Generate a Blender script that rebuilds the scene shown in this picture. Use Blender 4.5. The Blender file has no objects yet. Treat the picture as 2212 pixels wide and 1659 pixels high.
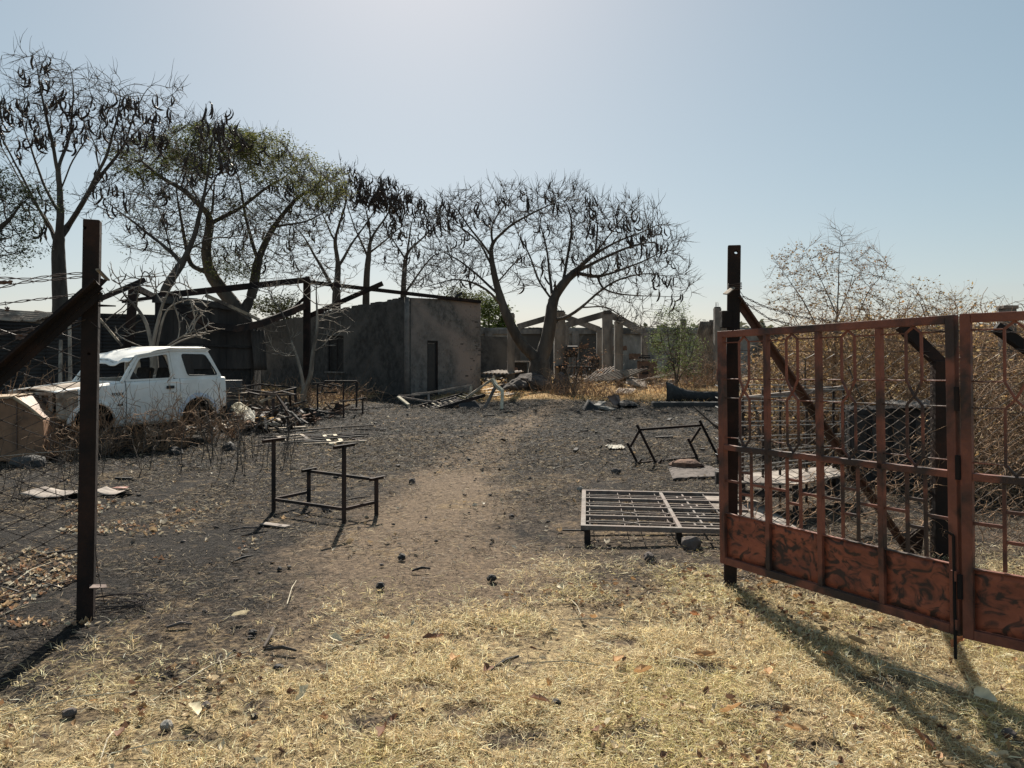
import bpy, math, random
import numpy as np
from mathutils import Vector, Matrix, noise as mn

random.seed(7)
RNG = np.random.default_rng(11)
SC = bpy.context.scene
COL = SC.collection

# ------------------------------------------------------------------ camera, sky, sun, exposure
F, HX, HY, CAMZ = 1663.0, 1106.0, 775.0, 1.6      # survey numbers: focal length, horizon and height of the eye
cam_d = bpy.data.cameras.new('camera')
cam_d.sensor_width = 36.0
cam_d.lens = 36.0 * F / 2212.0
cam_d.shift_y = -(829.5 - HY) / 2212.0
cam_d.clip_start, cam_d.clip_end = 0.1, 3000.0
cam = bpy.data.objects.new('camera', cam_d)
COL.objects.link(cam)
cam.location = (0, 0, CAMZ)
cam.rotation_euler = (math.radians(90), 0, 0)
SC.camera = cam

SUN_EL, SUN_AZ = math.radians(38), math.radians(-7)
world = bpy.data.worlds.new('World')
SC.world = world
world.use_nodes = True
wn = world.node_tree
bg = wn.nodes['Background']
sky = wn.nodes.new('ShaderNodeTexSky')
sky.sky_type = 'NISHITA'
sky.sun_disc = False
sky.sun_elevation = SUN_EL
sky.sun_rotation = SUN_AZ
sky.altitude = 400
sky.air_density = 1.0
sky.dust_density = 0.9
sky.ozone_density = 1.3
hsv = wn.nodes.new('ShaderNodeHueSaturation')
hsv.inputs['Saturation'].default_value = 1.12
hsv.inputs['Hue'].default_value = 0.478
gam = wn.nodes.new('ShaderNodeGamma')
gam.inputs[1].default_value = 0.56
wn.links.new(sky.outputs[0], gam.inputs[0])
wn.links.new(gam.outputs[0], hsv.inputs['Color'])
wn.links.new(hsv.outputs[0], bg.inputs[0])
bg.inputs[1].default_value = 0.103

sun_d = bpy.data.lights.new('sun', 'SUN')
sun_d.energy = 5.0
sun_d.angle = math.radians(0.6)
sun_d.color = (1.0, 0.92, 0.80)
sun = bpy.data.objects.new('sun', sun_d)
COL.objects.link(sun)
sv = Vector((math.sin(SUN_AZ) * math.cos(SUN_EL), math.cos(SUN_AZ) * math.cos(SUN_EL), math.sin(SUN_EL)))
sun.rotation_euler = sv.to_track_quat('Z', 'Y').to_euler()
sun.location = sv * 60

SC.view_settings.view_transform = 'Standard'
SC.view_settings.look = 'None'
SC.view_settings.exposure = 1.0
SC.view_settings.gamma = 1.0
SC.view_settings.use_curve_mapping = False
SC.cycles.max_bounces = 6
SC.cycles.transparent_max_bounces = 8

# ------------------------------------------------------------------ survey helpers
def g0(y):
    return 0.0 if y < 12 else min(0.015 * (y - 12), 0.66)

def gz(x, y):
    k = 0.022 * mn.noise((x * 0.7, y * 0.7, 1.3)) + 0.008 * mn.noise((x * 3.1, y * 3.1, 7.7))
    return g0(y) + k * (1.0 if abs(y) < 60 else 0.0)

def P(px, py, d):
    return Vector(((px - HX) / F * d, d, CAMZ - (py - HY) / F * d))

def GP(px, py):
    d = 6.0
    for _ in range(40):
        d = (CAMZ - g0(d)) * F / max(py - HY, 4.0) * 0.5 + d * 0.5
    x = (px - HX) / F * d
    return Vector((x, d, gz(x, d)))

def on_ground(px, d):
    x = (px - HX) / F * d
    return Vector((x, d, gz(x, d)))

# ------------------------------------------------------------------ materials
MATS = {}
def nodes_of(m):
    m.use_nodes = True
    nt = m.node_tree
    return nt, nt.nodes['Principled BSDF']

def mat(name, c1, c2=None, scale=4.0, rough=0.85, bump=0.3, metal=0.0, c3=None, patch=1.2, dist=0.6, stretch=(1, 1, 1), spec=0.3, bscale=None, trans=0.0, lo=0.38, hi=0.62):
    """Two- or three-tone weathered surface: fine noise mixes c1/c2, broad patches bring in c3, fine bump."""
    m = bpy.data.materials.new(name)
    nt, b = nodes_of(m)
    N, L = nt.nodes, nt.links
    tc = N.new('ShaderNodeTexCoord')
    mp = N.new('ShaderNodeMapping'); mp.inputs['Scale'].default_value = stretch
    L.new(tc.outputs['Object'], mp.inputs[0])
    n1 = N.new('ShaderNodeTexNoise'); n1.inputs['Scale'].default_value = scale; n1.inputs['Detail'].default_value = 8; n1.inputs['Roughness'].default_value = 0.65
    L.new(mp.outputs[0], n1.inputs['Vector'])
    mr = N.new('ShaderNodeMapRange'); mr.inputs[1].default_value = lo; mr.inputs[2].default_value = hi
    L.new(n1.outputs['Fac'], mr.inputs[0])
    mx = N.new('ShaderNodeMix'); mx.data_type = 'RGBA'
    c2 = c2 or tuple(v * 0.6 for v in c1)
    mx.inputs[6].default_value = (*c1, 1); mx.inputs[7].default_value = (*c2, 1)
    L.new(mr.outputs[0], mx.inputs[0])
    out = mx.outputs[2]
    if c3:
        n2 = N.new('ShaderNodeTexNoise'); n2.inputs['Scale'].default_value = patch; n2.inputs['Detail'].default_value = 5; n2.inputs['Distortion'].default_value = dist
        L.new(mp.outputs[0], n2.inputs['Vector'])
        m2 = N.new('ShaderNodeMapRange'); m2.inputs[1].default_value = 0.47; m2.inputs[2].default_value = 0.6
        L.new(n2.outputs['Fac'], m2.inputs[0])
        x2 = N.new('ShaderNodeMix'); x2.data_type = 'RGBA'
        L.new(m2.outputs[0], x2.inputs[0]); L.new(out, x2.inputs[6]); x2.inputs[7].default_value = (*c3, 1)
        out = x2.outputs[2]
    L.new(out, b.inputs['Base Color'])
    b.inputs['Roughness'].default_value = rough
    b.inputs['Metallic'].default_value = metal
    b.inputs['Specular IOR Level'].default_value = spec
    if bump:
        n3 = N.new('ShaderNodeTexNoise'); n3.inputs['Scale'].default_value = bscale or scale * 4; n3.inputs['Detail'].default_value = 6
        L.new(mp.outputs[0], n3.inputs['Vector'])
        bp = N.new('ShaderNodeBump'); bp.inputs['Strength'].default_value = bump; bp.inputs['Distance'].default_value = 0.02
        L.new(n3.outputs['Fac'], bp.inputs['Height'])
        L.new(bp.outputs[0], b.inputs['Normal'])
    if trans:
        tr = N.new('ShaderNodeBsdfTranslucent'); L.new(out, tr.inputs[0])
        ms = N.new('ShaderNodeMixShader'); ms.inputs[0].default_value = trans
        L.new(b.outputs[0], ms.inputs[1]); L.new(tr.outputs[0], ms.inputs[2])
        L.new(ms.outputs[0], N['Material Output'].inputs[0])
    MATS[name] = m
    return m

def colmat(name, trans=0.35, rough=0.8):
    """Takes each blade's or leaf's own colour from its colour attribute."""
    m = bpy.data.materials.new(name)
    nt, b = nodes_of(m)
    N, L = nt.nodes, nt.links
    a = N.new('ShaderNodeAttribute'); a.attribute_name = 'Col'
    L.new(a.outputs['Color'], b.inputs['Base Color'])
    b.inputs['Roughness'].default_value = rough
    b.inputs['Specular IOR Level'].default_value = 0.2
    tr = N.new('ShaderNodeBsdfTranslucent'); L.new(a.outputs['Color'], tr.inputs[0])
    ms = N.new('ShaderNodeMixShader'); ms.inputs[0].default_value = trans
    L.new(b.outputs[0], ms.inputs[1]); L.new(tr.outputs[0], ms.inputs[2])
    L.new(ms.outputs[0], N['Material Output'].inputs[0])
    MATS[name] = m
    return m

mat('red_rust', (0.22, 0.080, 0.052), (0.14, 0.052, 0.036), 6, 0.65, 0.35, 0.0, (0.045, 0.03, 0.026), 3.2, spec=0.3)
mat('brace_rust', (0.085, 0.045, 0.038), (0.05, 0.03, 0.026), 6, 0.7, 0.3, 0.0, (0.03, 0.024, 0.022), 3.0)
mat('red_panel', (0.33, 0.105, 0.060), (0.17, 0.055, 0.035), 4.0, 0.62, 0.3, 0.0, (0.045, 0.028, 0.024), 11, spec=0.3, dist=1.8, stretch=(0.8, 1, 1.2))
mat('dark_steel', (0.020, 0.016, 0.015), (0.040, 0.024, 0.020), 5, 0.82, 0.3, 0.0, (0.016, 0.014, 0.014), 2, spec=0.12)
mat('burnt_steel', (0.030, 0.026, 0.025), (0.018, 0.016, 0.016), 5, 0.8, 0.3, 0.0, (0.055, 0.036, 0.03), 2, spec=0.12)
mat('ash_steel', (0.21, 0.185, 0.165), (0.10, 0.08, 0.07), 8, 0.85, 0.3, 0.0, (0.19, 0.15, 0.13), 3)
mat('ash_sheet', (0.32, 0.28, 0.24), (0.18, 0.15, 0.13), 7, 0.9, 0.3, 0, (0.12, 0.10, 0.085), 3)
mat('pale_wood', (0.42, 0.35, 0.26), (0.24, 0.19, 0.14), 9, 0.85, 0.4, 0, (0.08, 0.065, 0.055), 2.5)
mat('char', (0.018, 0.017, 0.017), (0.04, 0.037, 0.035), 9, 0.8, 0.7)
mat('char_grey', (0.035, 0.034, 0.034), (0.07, 0.065, 0.06), 6, 0.85, 0.5)
mat('wire_sunlit', (0.22, 0.17, 0.13), (0.12, 0.09, 0.07), 12, 0.55, 0.2)  # paler than wire: sun glints on the right fence put into the colour
mat('wire', (0.040, 0.030, 0.026), (0.07, 0.05, 0.042), 12, 0.55, 0.2)
mat('pale_wire', (0.36, 0.35, 0.33), (0.2, 0.18, 0.16), 12, 0.5, 0.2)
mat('bark', (0.085, 0.073, 0.062), (0.045, 0.038, 0.033), 5, 0.95, 0.8, 0, (0.11, 0.095, 0.08), 1.0, stretch=(1, 1, 0.3))
mat('pale_bark', (0.34, 0.30, 0.25), (0.20, 0.17, 0.14), 6, 0.9, 0.6, 0, (0.10, 0.085, 0.07), 1.5, stretch=(1, 1, 0.4))
mat('twig', (0.11, 0.085, 0.07), (0.06, 0.05, 0.04), 8, 0.9, 0.3)
mat('dry_twig', (0.34, 0.22, 0.135), (0.17, 0.11, 0.07), 8, 0.9, 0.3)
mat('pod', (0.028, 0.021, 0.018), (0.05, 0.035, 0.028), 8, 0.6, 0.3)
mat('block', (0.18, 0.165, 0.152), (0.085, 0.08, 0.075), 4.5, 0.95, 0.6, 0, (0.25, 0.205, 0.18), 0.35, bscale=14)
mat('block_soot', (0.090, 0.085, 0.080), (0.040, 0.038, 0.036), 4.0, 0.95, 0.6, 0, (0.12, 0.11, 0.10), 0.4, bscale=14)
mat('brick', (0.17, 0.15, 0.137), (0.11, 0.098, 0.09), 3, 0.95, 0.7)
mat('concrete', (0.24, 0.22, 0.20), (0.14, 0.13, 0.12), 2.5, 0.95, 0.6, 0, (0.075, 0.07, 0.065), 0.9, bscale=16, stretch=(1, 1, 0.45))
mat('wall_far', (0.34, 0.32, 0.29), (0.18, 0.17, 0.155), 1.2, 0.95, 0.4, 0, (0.075, 0.07, 0.065), 0.45, bscale=10, stretch=(1, 1, 0.5))
mat('shed', (0.025, 0.024, 0.025), (0.045, 0.042, 0.04), 3, 0.85, 0.3, 0, (0.02, 0.019, 0.019), 0.8)
mat('shed_panel', (0.075, 0.066, 0.06), (0.04, 0.036, 0.034), 2.5, 0.85, 0.4, 0, (0.025, 0.023, 0.022), 0.7, stretch=(1, 1, 0.25))
mat('roof_sheet', (0.30, 0.25, 0.20), (0.20, 0.15, 0.115), 4, 0.8, 0.3, 0, (0.10, 0.075, 0.06), 1.2)
mat('car_white', (0.82, 0.81, 0.77), (0.74, 0.73, 0.69), 5, 0.40, 0.05, 0, (0.70, 0.68, 0.63), 1.6, spec=0.4)
mat('car_flare', (0.56, 0.60, 0.66), (0.46, 0.49, 0.54), 4, 0.5, 0.05)
mat('car_worn_shade', (0.30, 0.24, 0.18), (0.14, 0.10, 0.07), 7, 0.85, 0.5, 0, (0.42, 0.38, 0.32), 3)  # worn paint, with the shade over the hood painted in as brown
mat('tan_sheet', (0.30, 0.17, 0.10), (0.20, 0.11, 0.065), 3, 0.65, 0.15, 0, (0.14, 0.085, 0.055), 2.0)
mat('tan_edge', (0.44, 0.33, 0.21), (0.30, 0.22, 0.14), 4, 0.6, 0.1)
mat('cream', (0.62, 0.56, 0.42), (0.40, 0.34, 0.24), 9, 0.85, 0.4)
mat('paper', (0.78, 0.74, 0.64), (0.55, 0.50, 0.42), 7, 0.9, 0.3, trans=0.2)
mat('rock', (0.12, 0.10, 0.09), (0.05, 0.042, 0.038), 5, 0.95, 0.8)
mat('pale_rock', (0.30, 0.28, 0.25), (0.16, 0.15, 0.13), 5, 0.95, 0.7)
mat('brown_sheet', (0.17, 0.11, 0.085), (0.09, 0.06, 0.05), 4, 0.7, 0.3)
mat('blue_black', (0.03, 0.034, 0.042), (0.05, 0.05, 0.052), 3, 0.45, 0.2, spec=0.5)
mat('ochre', (0.48, 0.27, 0.06), (0.32, 0.17, 0.04), 8, 0.9, 0.3)
mat('black_plastic', (0.02, 0.02, 0.022), (0.03, 0.03, 0.03), 8, 0.45, 0.05)
mat('orange_mud', (0.20, 0.115, 0.075), (0.10, 0.06, 0.045), 6, 0.95, 0.8)
colmat('blade', 0.45)
colmat('leaf', 0.30)
colmat('dry_leaf', 0.22)

# ------------------------------------------------------------------ mesh building
class M:
    def __init__(s):
        s.v, s.f = [], []
    def add(s, vs, fs):
        o = len(s.v)
        s.v += [tuple(p) for p in vs]
        s.f += [tuple(i + o for i in f) for f in fs]
        return s
    def box(s, c, size, rot=None):
        c = Vector(c); hx, hy, hz = (k / 2 for k in size)
        vs = [Vector((x, y, z)) for x in (-hx, hx) for y in (-hy, hy) for z in (-hz, hz)]
        if rot is not None:
            if isinstance(rot, (int, float)):
                rot = Matrix.Rotation(rot, 3, 'Z')
            vs = [rot @ v for v in vs]
        return s.add([c + v for v in vs], [(0, 1, 3, 2), (4, 6, 7, 5), (0, 4, 5, 1), (2, 3, 7, 6), (0, 2, 6, 4), (1, 5, 7, 3)])
    def bar(s, p, q, w, h=None, up=(0, 0, 1)):
        """a rectangular bar from p to q; w across, h along 'up'"""
        h = h or w
        p, q = Vector(p), Vector(q)
        t = (q - p).normalized(); up = Vector(up)
        if abs(t.dot(up)) > 0.97:
            up = Vector((0, 1, 0)) if abs(t.y) < 0.9 else Vector((1, 0, 0))
        a = t.cross(up).normalized() * (w / 2); b = a.cross(t).normalized() * (h / 2)
        return s.add([p - a - b, p + a - b, p + a + b, p - a + b, q - a - b, q + a - b, q + a + b, q - a + b],
                     [(3, 2, 1, 0), (4, 5, 6, 7), (0, 1, 5, 4), (1, 2, 6, 5), (2, 3, 7, 6), (3, 0, 4, 7)])
    def angle(s, p, q, w, t, side, up):
        """an L-section bar"""
        p, q, side, up = Vector(p), Vector(q), Vector(side).normalized(), Vector(up).normalized()
        prof = [side * 0, side * w, side * w + up * t, side * t + up * t, side * t + up * w, up * w]
        vs = [p + k for k in prof] + [q + k for k in prof]
        n = 6
        return s.add(vs, [(i, (i + 1) % n, (i + 1) % n + n, i + n) for i in range(n)] + [(0, 5, 4, 3), (0, 3, 2, 1), (6, 9, 10, 11), (6, 7, 8, 9)])
    def tube(s, pts, r, n=6, cap=True):
        v, f = tube_np(np.array([tuple(p) for p in pts], float), np.array([r] * len(pts) if isinstance(r, (int, float)) else r, float), n)
        s.add(v.tolist(), f.tolist())
        if cap:
            o = len(s.v) - len(v)
            s.f.append(tuple(o + i for i in range(n))[::-1]); s.f.append(tuple(o + len(v) - n + i for i in range(n)))
        return s
    def prism(s, poly, ext):
        """poly: planar 3-D points, extruded by vector ext"""
        ext = Vector(ext); n = len(poly)
        vs = [Vector(p) for p in poly] + [Vector(p) + ext for p in poly]
        return s.add(vs, [tuple(range(n))[::-1], tuple(range(n, 2 * n))] + [(i, (i + 1) % n, (i + 1) % n + n, i + n) for i in range(n)])
    def grid(s, fn, nu, nv):
        vs = [fn(i / nu, j / nv) for j in range(nv + 1) for i in range(nu + 1)]
        return s.add(vs, [(j * (nu + 1) + i, j * (nu + 1) + i + 1, (j + 1) * (nu + 1) + i + 1, (j + 1) * (nu + 1) + i) for j in range(nv) for i in range(nu)])
    def ring(s, outer, inner, ext):
        ext = Vector(ext); n = len(outer)
        vs = [Vector(p) for p in outer] + [Vector(p) for p in inner]
        vs += [v + ext for v in vs]
        fs = []
        for i in range(n):
            j = (i + 1) % n
            fs += [(i, j, n + j, n + i), (2 * n + i, 3 * n + i, 3 * n + j, 2 * n + j), (i, 2 * n + i, 2 * n + j, j), (n + i, n + j, 3 * n + j, 3 * n + i)]
        return s.add(vs, fs)

def tube_np(p, r, n=6):
    k = len(p)
    t = np.gradient(p, axis=0)
    t /= np.maximum(np.linalg.norm(t, axis=1, keepdims=True), 1e-9)
    ref = np.array([0.31, 0.17, 0.94]) if abs(t[:, 2]).mean() < 0.8 else np.array([0.95, 0.25, 0.1])
    a = np.cross(t, ref); a /= np.maximum(np.linalg.norm(a, axis=1, keepdims=True), 1e-9)
    b = np.cross(t, a)
    th = np.arange(n) * (2 * math.pi / n)
    v = p[:, None, :] + r[:, None, None] * (np.cos(th)[None, :, None] * a[:, None, :] + np.sin(th)[None, :, None] * b[:, None, :])
    i = np.arange(k - 1)[:, None] * n; j = np.arange(n)[None, :]; j2 = (j + 1) % n
    f = np.stack([i + j, i + j2, i + n + j2, i + n + j], axis=-1).reshape(-1, 4)
    return v.reshape(-1, 3), f

def link_mesh(name, me, material, parent=None, smooth=False):
    if material:
        me.materials.append(MATS[material])
    if smooth:
        me.polygons.foreach_set('use_smooth', [True] * len(me.polygons))
    o = bpy.data.objects.new(name, me)
    COL.objects.link(o)
    if parent is not None:
        o.parent = parent
    return o

def obj(name, mb, material, parent=None, smooth=False, bevel=0.0, world_coords=True, solid=0.0, loc=None):
    """one mesh object; world coordinates are made relative to the parent's base (or to loc)"""
    base = Vector((0, 0, 0))
    if world_coords:
        if parent is not None:
            base = parent['base_'] if 'base_' in parent else parent.location
            base = Vector(base)
        elif loc is not None:
            base = Vector(loc)
    me = bpy.data.meshes.new(name)
    me.from_pydata([(x - base.x, y - base.y, z - base.z) for x, y, z in mb.v], [], mb.f)
    me.update()
    o = link_mesh(name, me, material, parent, smooth)
    if parent is None:
        o.location = base
    if solid:
        md = o.modifiers.new('solid', 'SOLIDIFY'); md.thickness = solid; md.offset = 0
    if bevel:
        md = o.modifiers.new('bevel', 'BEVEL'); md.width = bevel; md.segments = 2; md.limit_method = 'ANGLE'
    return o

def npobj(name, V, Q, material, parent=None, base=None, col=None, smooth=False):
    V = np.asarray(V, float); Q = np.asarray(Q, np.int32)
    b = Vector((0, 0, 0))
    if base is not None:
        b = Vector(base)
    elif parent is not None:
        b = parent.location
    V = V - np.array(b)
    me = bpy.data.meshes.new(name)
    k = Q.shape[1]
    me.vertices.add(len(V)); me.vertices.foreach_set('co', V.astype(np.float32).ravel())
    me.loops.add(Q.size); me.loops.foreach_set('vertex_index', Q.ravel())
    me.polygons.add(len(Q)); me.polygons.foreach_set('loop_start', np.arange(0, Q.size, k, dtype=np.int32))
    me.update(calc_edges=True)
    if col is not None:
        at = me.attributes.new('Col', 'FLOAT_COLOR', 'POINT')
        c4 = np.concatenate([col, np.ones((len(col), 1))], axis=1).astype(np.float32)
        at.data.foreach_set('color', c4.ravel())
    o = link_mesh(name, me, material, parent, smooth)
    if parent is None:
        o.location = b
    return o

def tag(o, label=None, cat=None, group=None, kind=None):
    if label: o['label'] = label
    if cat: o['category'] = cat
    if group: o['group'] = group
    if kind: o['kind'] = kind
    return o

def thing(name, label, cat, loc, group=None, rz=0.0):
    o = bpy.data.objects.new(name, None)
    COL.objects.link(o)
    o.location = loc; o.rotation_euler = (0, 0, rz)
    o.empty_display_size = 0.2
    return tag(o, label, cat, group)

def copy_tree(o, parent=None, deep=True):
    c = o.copy(); COL.objects.link(c)
    if parent is not None:
        c.parent = parent
    for ch in list(o.children):
        copy_tree(ch, c)
    return c

def cut_hole(o, p, q, r):
    """a real round hole bored through a mesh object (local coordinates)"""
    mb = M().tube([p, q], r, 14)
    me = bpy.data.meshes.new('bore'); me.from_pydata(mb.v, [], mb.f)
    c = bpy.data.objects.new('bore', me); COL.objects.link(c)
    c.matrix_world = o.matrix_world
    md = o.modifiers.new('bore', 'BOOLEAN'); md.object = c; md.solver = 'EXACT'
    bpy.context.view_layer.update()
    dg = bpy.context.evaluated_depsgraph_get()
    new = bpy.data.meshes.new_from_object(o.evaluated_get(dg))
    o.modifiers.remove(md); o.data = new
    bpy.data.objects.remove(c)

# ------------------------------------------------------------------ ground
def interp(x, xs, ys):
    return np.interp(x, xs, ys)

def m_straw(x, y):
    yb = interp(x, [-6, -4, -2.25, -1.3, -0.6, 0, 1.3, 3, 8], [2.2, 2.7, 3.35, 3.9, 4.5, 5.0, 5.3, 5.6, 6.0])
    n = 0.45 * mn.noise((x * 1.1, y * 1.1, 3.0)) + 0.25 * mn.noise((x * 3.3, y * 3.3, 9.0))
    return (1.0 - .92 * (m_hole(x, y) if y < 5.5 else 0)) / (1.0 + math.exp((y - yb - n) * 3.4))

HOLES = [(1110, 1600, 75, 30), (1005, 1535, 60, 16), (905, 1478, 45, 13), (800, 1560, 70, 18), (1110, 1432, 55, 12), (1900, 1475, 75, 20), (690, 1440, 50, 12), (1500, 1440, 60, 11), (1360, 1585, 50, 14), (430, 1600, 60, 16), (1640, 1530, 55, 12), (1250, 1500, 40, 9), (560, 1520, 45, 12), (1750, 1610, 60, 14), (200, 1560, 60, 14), (980, 1380, 45, 8), (1330, 1385, 50, 8)]
def hole_geo():
    out = []
    for px, py, rx, ry in HOLES:
        d = CAMZ * F / (py - HY); x = (px - HX) / F * d
        d2 = CAMZ * F / (py - ry - HY)
        out.append((x, d, rx / F * d, max(d2 - d, .05)))
    return out
HOLE_G = hole_geo()
def m_hole(x, y):
    h = 0.0
    n = .9 * mn.noise((x * 5, y * 5, 11.0)) + .4 * mn.noise((x * 14, y * 14, 2.0))
    for hx, hy, rx, ry in HOLE_G:
        if abs(x - hx) < rx * 2 and abs(y - hy) < ry * 2:
            q = ((x - hx) / rx) ** 2 + ((y - hy) / ry) ** 2
            h = max(h, min(1.0, max(0.0, (1.35 - q + n) * 1.6)))
    return h

def m_path(x, y):
    if y < 3.5 or y > 27: return 0.0
    cx = interp(y, [4, 5.3, 7.1, 9, 11.8, 14, 17, 20, 23, 27], [-0.2, -0.45, -0.8, -0.85, -0.72, -0.45, 0.0, 0.6, 1.2, 1.9])
    hw = interp(y, [4, 5.3, 7.1, 9.5, 11.8, 17, 27], [1.5, 1.4, 1.1, .8, 0.62, 0.50, 0.5])
    n = 0.35 * mn.noise((x * 1.4, y * 0.9, 5.0))
    return max(0.0, min(1.0, 1.25 - abs(x - cx) / (hw * (1 + n)) * 0.95))

def m_brown(x, y):
    a = float(interp(y, [3, 5, 7.5, 9.5, 12, 20], [.5, .50, .40, .24, .10, .02]))
    return a * (1.0 / (1.0 + math.exp(-(x + 1.5 + .12 * (y - 5) + 1.2 * mn.noise((x * .5, y * .5, 6.0))) * 2.2)) * .85 + .15)

def m_bare(x, y):
    g = ((x + 0.42) / 0.75) ** 2 + ((y - 5.32) / 0.42) ** 2
    return max(0.0, min(1.0, 1.6 - g + 0.4 * mn.noise((x * 3, y * 3, 4.0))))

def m_gold(x, y):
    if y < 22: return 0.0
    n = mn.noise((x * 0.35, y * 0.35, 2.0)) * 2.5
    a = min(1, max(0, (y + n - 24.5) / 2.0)) * (1 if y < 48 else 0.5)
    b = min(1, max(0, (x + 3.0 + n * .4) / 1.5)) * min(1, max(0, (9.5 - x) / 2.0))
    c = 0.75 if (x < -5 and y > 19 + n) else 0.0
    return max(a * b, c * 0.6, 0.5 if x > 9 else 0)

def axis(lo, hi, fine_lo, fine_hi, h, grow=1.13):
    a = list(np.arange(fine_lo, fine_hi, h)); s = h
    x = a[-1]
    while x < hi:
        s *= grow; x += s; a.append(x)
    s = h; x = a[0]; pre = []
    while x > lo:
        s *= grow; x -= s; pre.append(x)
    return np.array(pre[::-1] + a)

def build_ground():
    xs = axis(-1500, 1500, -4.6, 4.8, 0.085, 1.09)
    ys = axis(-400, 2500, 2.0, 9.0, 0.085, 1.045)
    V, A = [], []
    for y in ys:
        for x in xs:
            far = abs(x) > 60 or y > 90 or y < -5
            if far:
                z = g0(y); st = pa = go = 0.3
            else:
                st, pa, go = m_straw(x, y) * (1 - m_bare(x, y)), max(m_path(x, y) * 1.15, m_bare(x, y) * 1.1, m_brown(x, y)), m_gold(x, y)
                z = gz(x, y) - 0.012 * pa
            V.append((x, y, z)); A.append((st, pa, go))
    nx = len(xs)
    I, J = np.meshgrid(np.arange(nx - 1), np.arange(len(ys) - 1))
    q = (J * nx + I).ravel()
    Q = np.stack([q, q + 1, q + 1 + nx, q + nx], axis=1)
    m = bpy.data.materials.new('ground')
    nt, b = nodes_of(m)
    N, L = nt.nodes, nt.links
    at = N.new('ShaderNodeAttribute'); at.attribute_name = 'Col'
    sp = N.new('ShaderNodeSeparateColor'); L.new(at.outputs['Color'], sp.inputs[0])
    tc = N.new('ShaderNodeTexCoord')
    def noise(s, d=8, r=0.65, dist=0.0):
        n = N.new('ShaderNodeTexNoise'); n.inputs['Scale'].default_value = s; n.inputs['Detail'].default_value = d
        n.inputs['Roughness'].default_value = r; n.inputs['Distortion'].default_value = dist
        L.new(tc.outputs['Object'], n.inputs['Vector']); return n.outputs['Fac']
    def mr(v, a, c, lo=0.0, hi=1.0):
        n = N.new('ShaderNodeMapRange'); L.new(v, n.inputs[0]); n.inputs[1].default_value = a; n.inputs[2].default_value = c
        n.inputs[3].default_value = lo; n.inputs[4].default_value = hi; return n.outputs[0]
    def mix(f, a, c):
        n = N.new('ShaderNodeMix'); n.data_type = 'RGBA'; L.new(f, n.inputs[0])
        for k, v in ((6, a), (7, c)):
            if isinstance(v, tuple): n.inputs[k].default_value = (*v, 1)
            else: L.new(v, n.inputs[k])
        return n.outputs[2]
    def math_(op, a, c):
        n = N.new('ShaderNodeMath'); n.operation = op
        for k, v in ((0, a), (1, c)):
            if isinstance(v, float): n.inputs[k].default_value = v
            else: L.new(v, n.inputs[k])
        return n.outputs[0]
    n_small, n_mid, n_big, n_fine = noise(26, 10, 0.75), noise(4.5, 8, 0.7, 0.5), noise(0.8, 6, 0.6, 0.4), noise(110, 4, 0.7)
    char = mix(mr(n_small, 0.43, 0.64), (0.007, 0.007, 0.007), (0.042, 0.038, 0.036))
    char = mix(mr(n_mid, 0.54, 0.76, 0, 0.8), char, (0.052, 0.050, 0.049))        # ash
    char = mix(mr(n_big, 0.54, 0.76, 0, 0.6), char, (0.065, 0.047, 0.034))        # scorched earth and straw
    char = mix(mr(n_fine, 0.58, 0.70, 0, 0.7), char, (0.26, 0.20, 0.14))
    soil = mix(mr(n_small, 0.37, 0.64), (0.062, 0.046, 0.034), (0.25, 0.185, 0.127))
    soil = mix(mr(n_fine, 0.56, 0.70), soil, (0.06, 0.045, 0.035))
    straw = mix(mr(n_small, 0.40, 0.62), (0.11, 0.08, 0.05), (0.50, 0.39, 0.22))
    straw = mix(mr(n_mid, 0.50, 0.66), straw, (0.075, 0.055, 0.042))
    gold = mix(mr(n_small, 0.35, 0.65), (0.19, 0.115, 0.05), (0.44, 0.31, 0.15))
    def thresh(ch, w=0.35):
        s = math_('ADD', sp.outputs[ch], math_('MULTIPLY', math_('SUBTRACT', n_mid, 0.5), 1.5))
        s = math_('ADD', s, math_('MULTIPLY', math_('SUBTRACT', n_small, 0.5), 0.9))
        s = math_('ADD', s, math_('MULTIPLY', math_('SUBTRACT', n_big, 0.5), 1.3))
        return mr(s, 0.5 - w, 0.5 + w)
    c = mix(thresh('Green'), char, soil)
    c = mix(thresh('Blue'), c, gold)
    c = mix(thresh('Red'), c, straw)
    L.new(c, b.inputs['Base Color'])
    b.inputs['Roughness'].default_value = 1.0
    b.inputs['Specular IOR Level'].default_value = 0.1
    bp = N.new('ShaderNodeBump'); bp.inputs['Strength'].default_value = 0.9; bp.inputs['Distance'].default_value = 0.03
    h = math_('ADD', math_('MULTIPLY', n_small, 0.8), math_('MULTIPLY', n_fine, 0.35)); L.new(h, bp.inputs['Height'])
    L.new(bp.outputs[0], b.inputs['Normal'])
    MATS['ground'] = m
    o = npobj('ground', V, Q, 'ground', col=np.array(A), smooth=True)
    tag(o, kind='structure')
build_ground()

def vnoise(x, y, s, z):
    """smooth value noise for arrays"""
    r = np.random.default_rng(int(z * 10) + 3).random((128, 128))
    X, Y = x * s + 300, y * s + 300
    i, j = np.floor(X).astype(int), np.floor(Y).astype(int)
    fx, fy = X - i, Y - j
    fx, fy = fx * fx * (3 - 2 * fx), fy * fy * (3 - 2 * fy)
    q = lambda a, b: r[a % 128, b % 128]
    return (q(i, j) * (1 - fx) + q(i + 1, j) * fx) * (1 - fy) + (q(i, j + 1) * (1 - fx) + q(i + 1, j + 1) * fx) * fy

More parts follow.
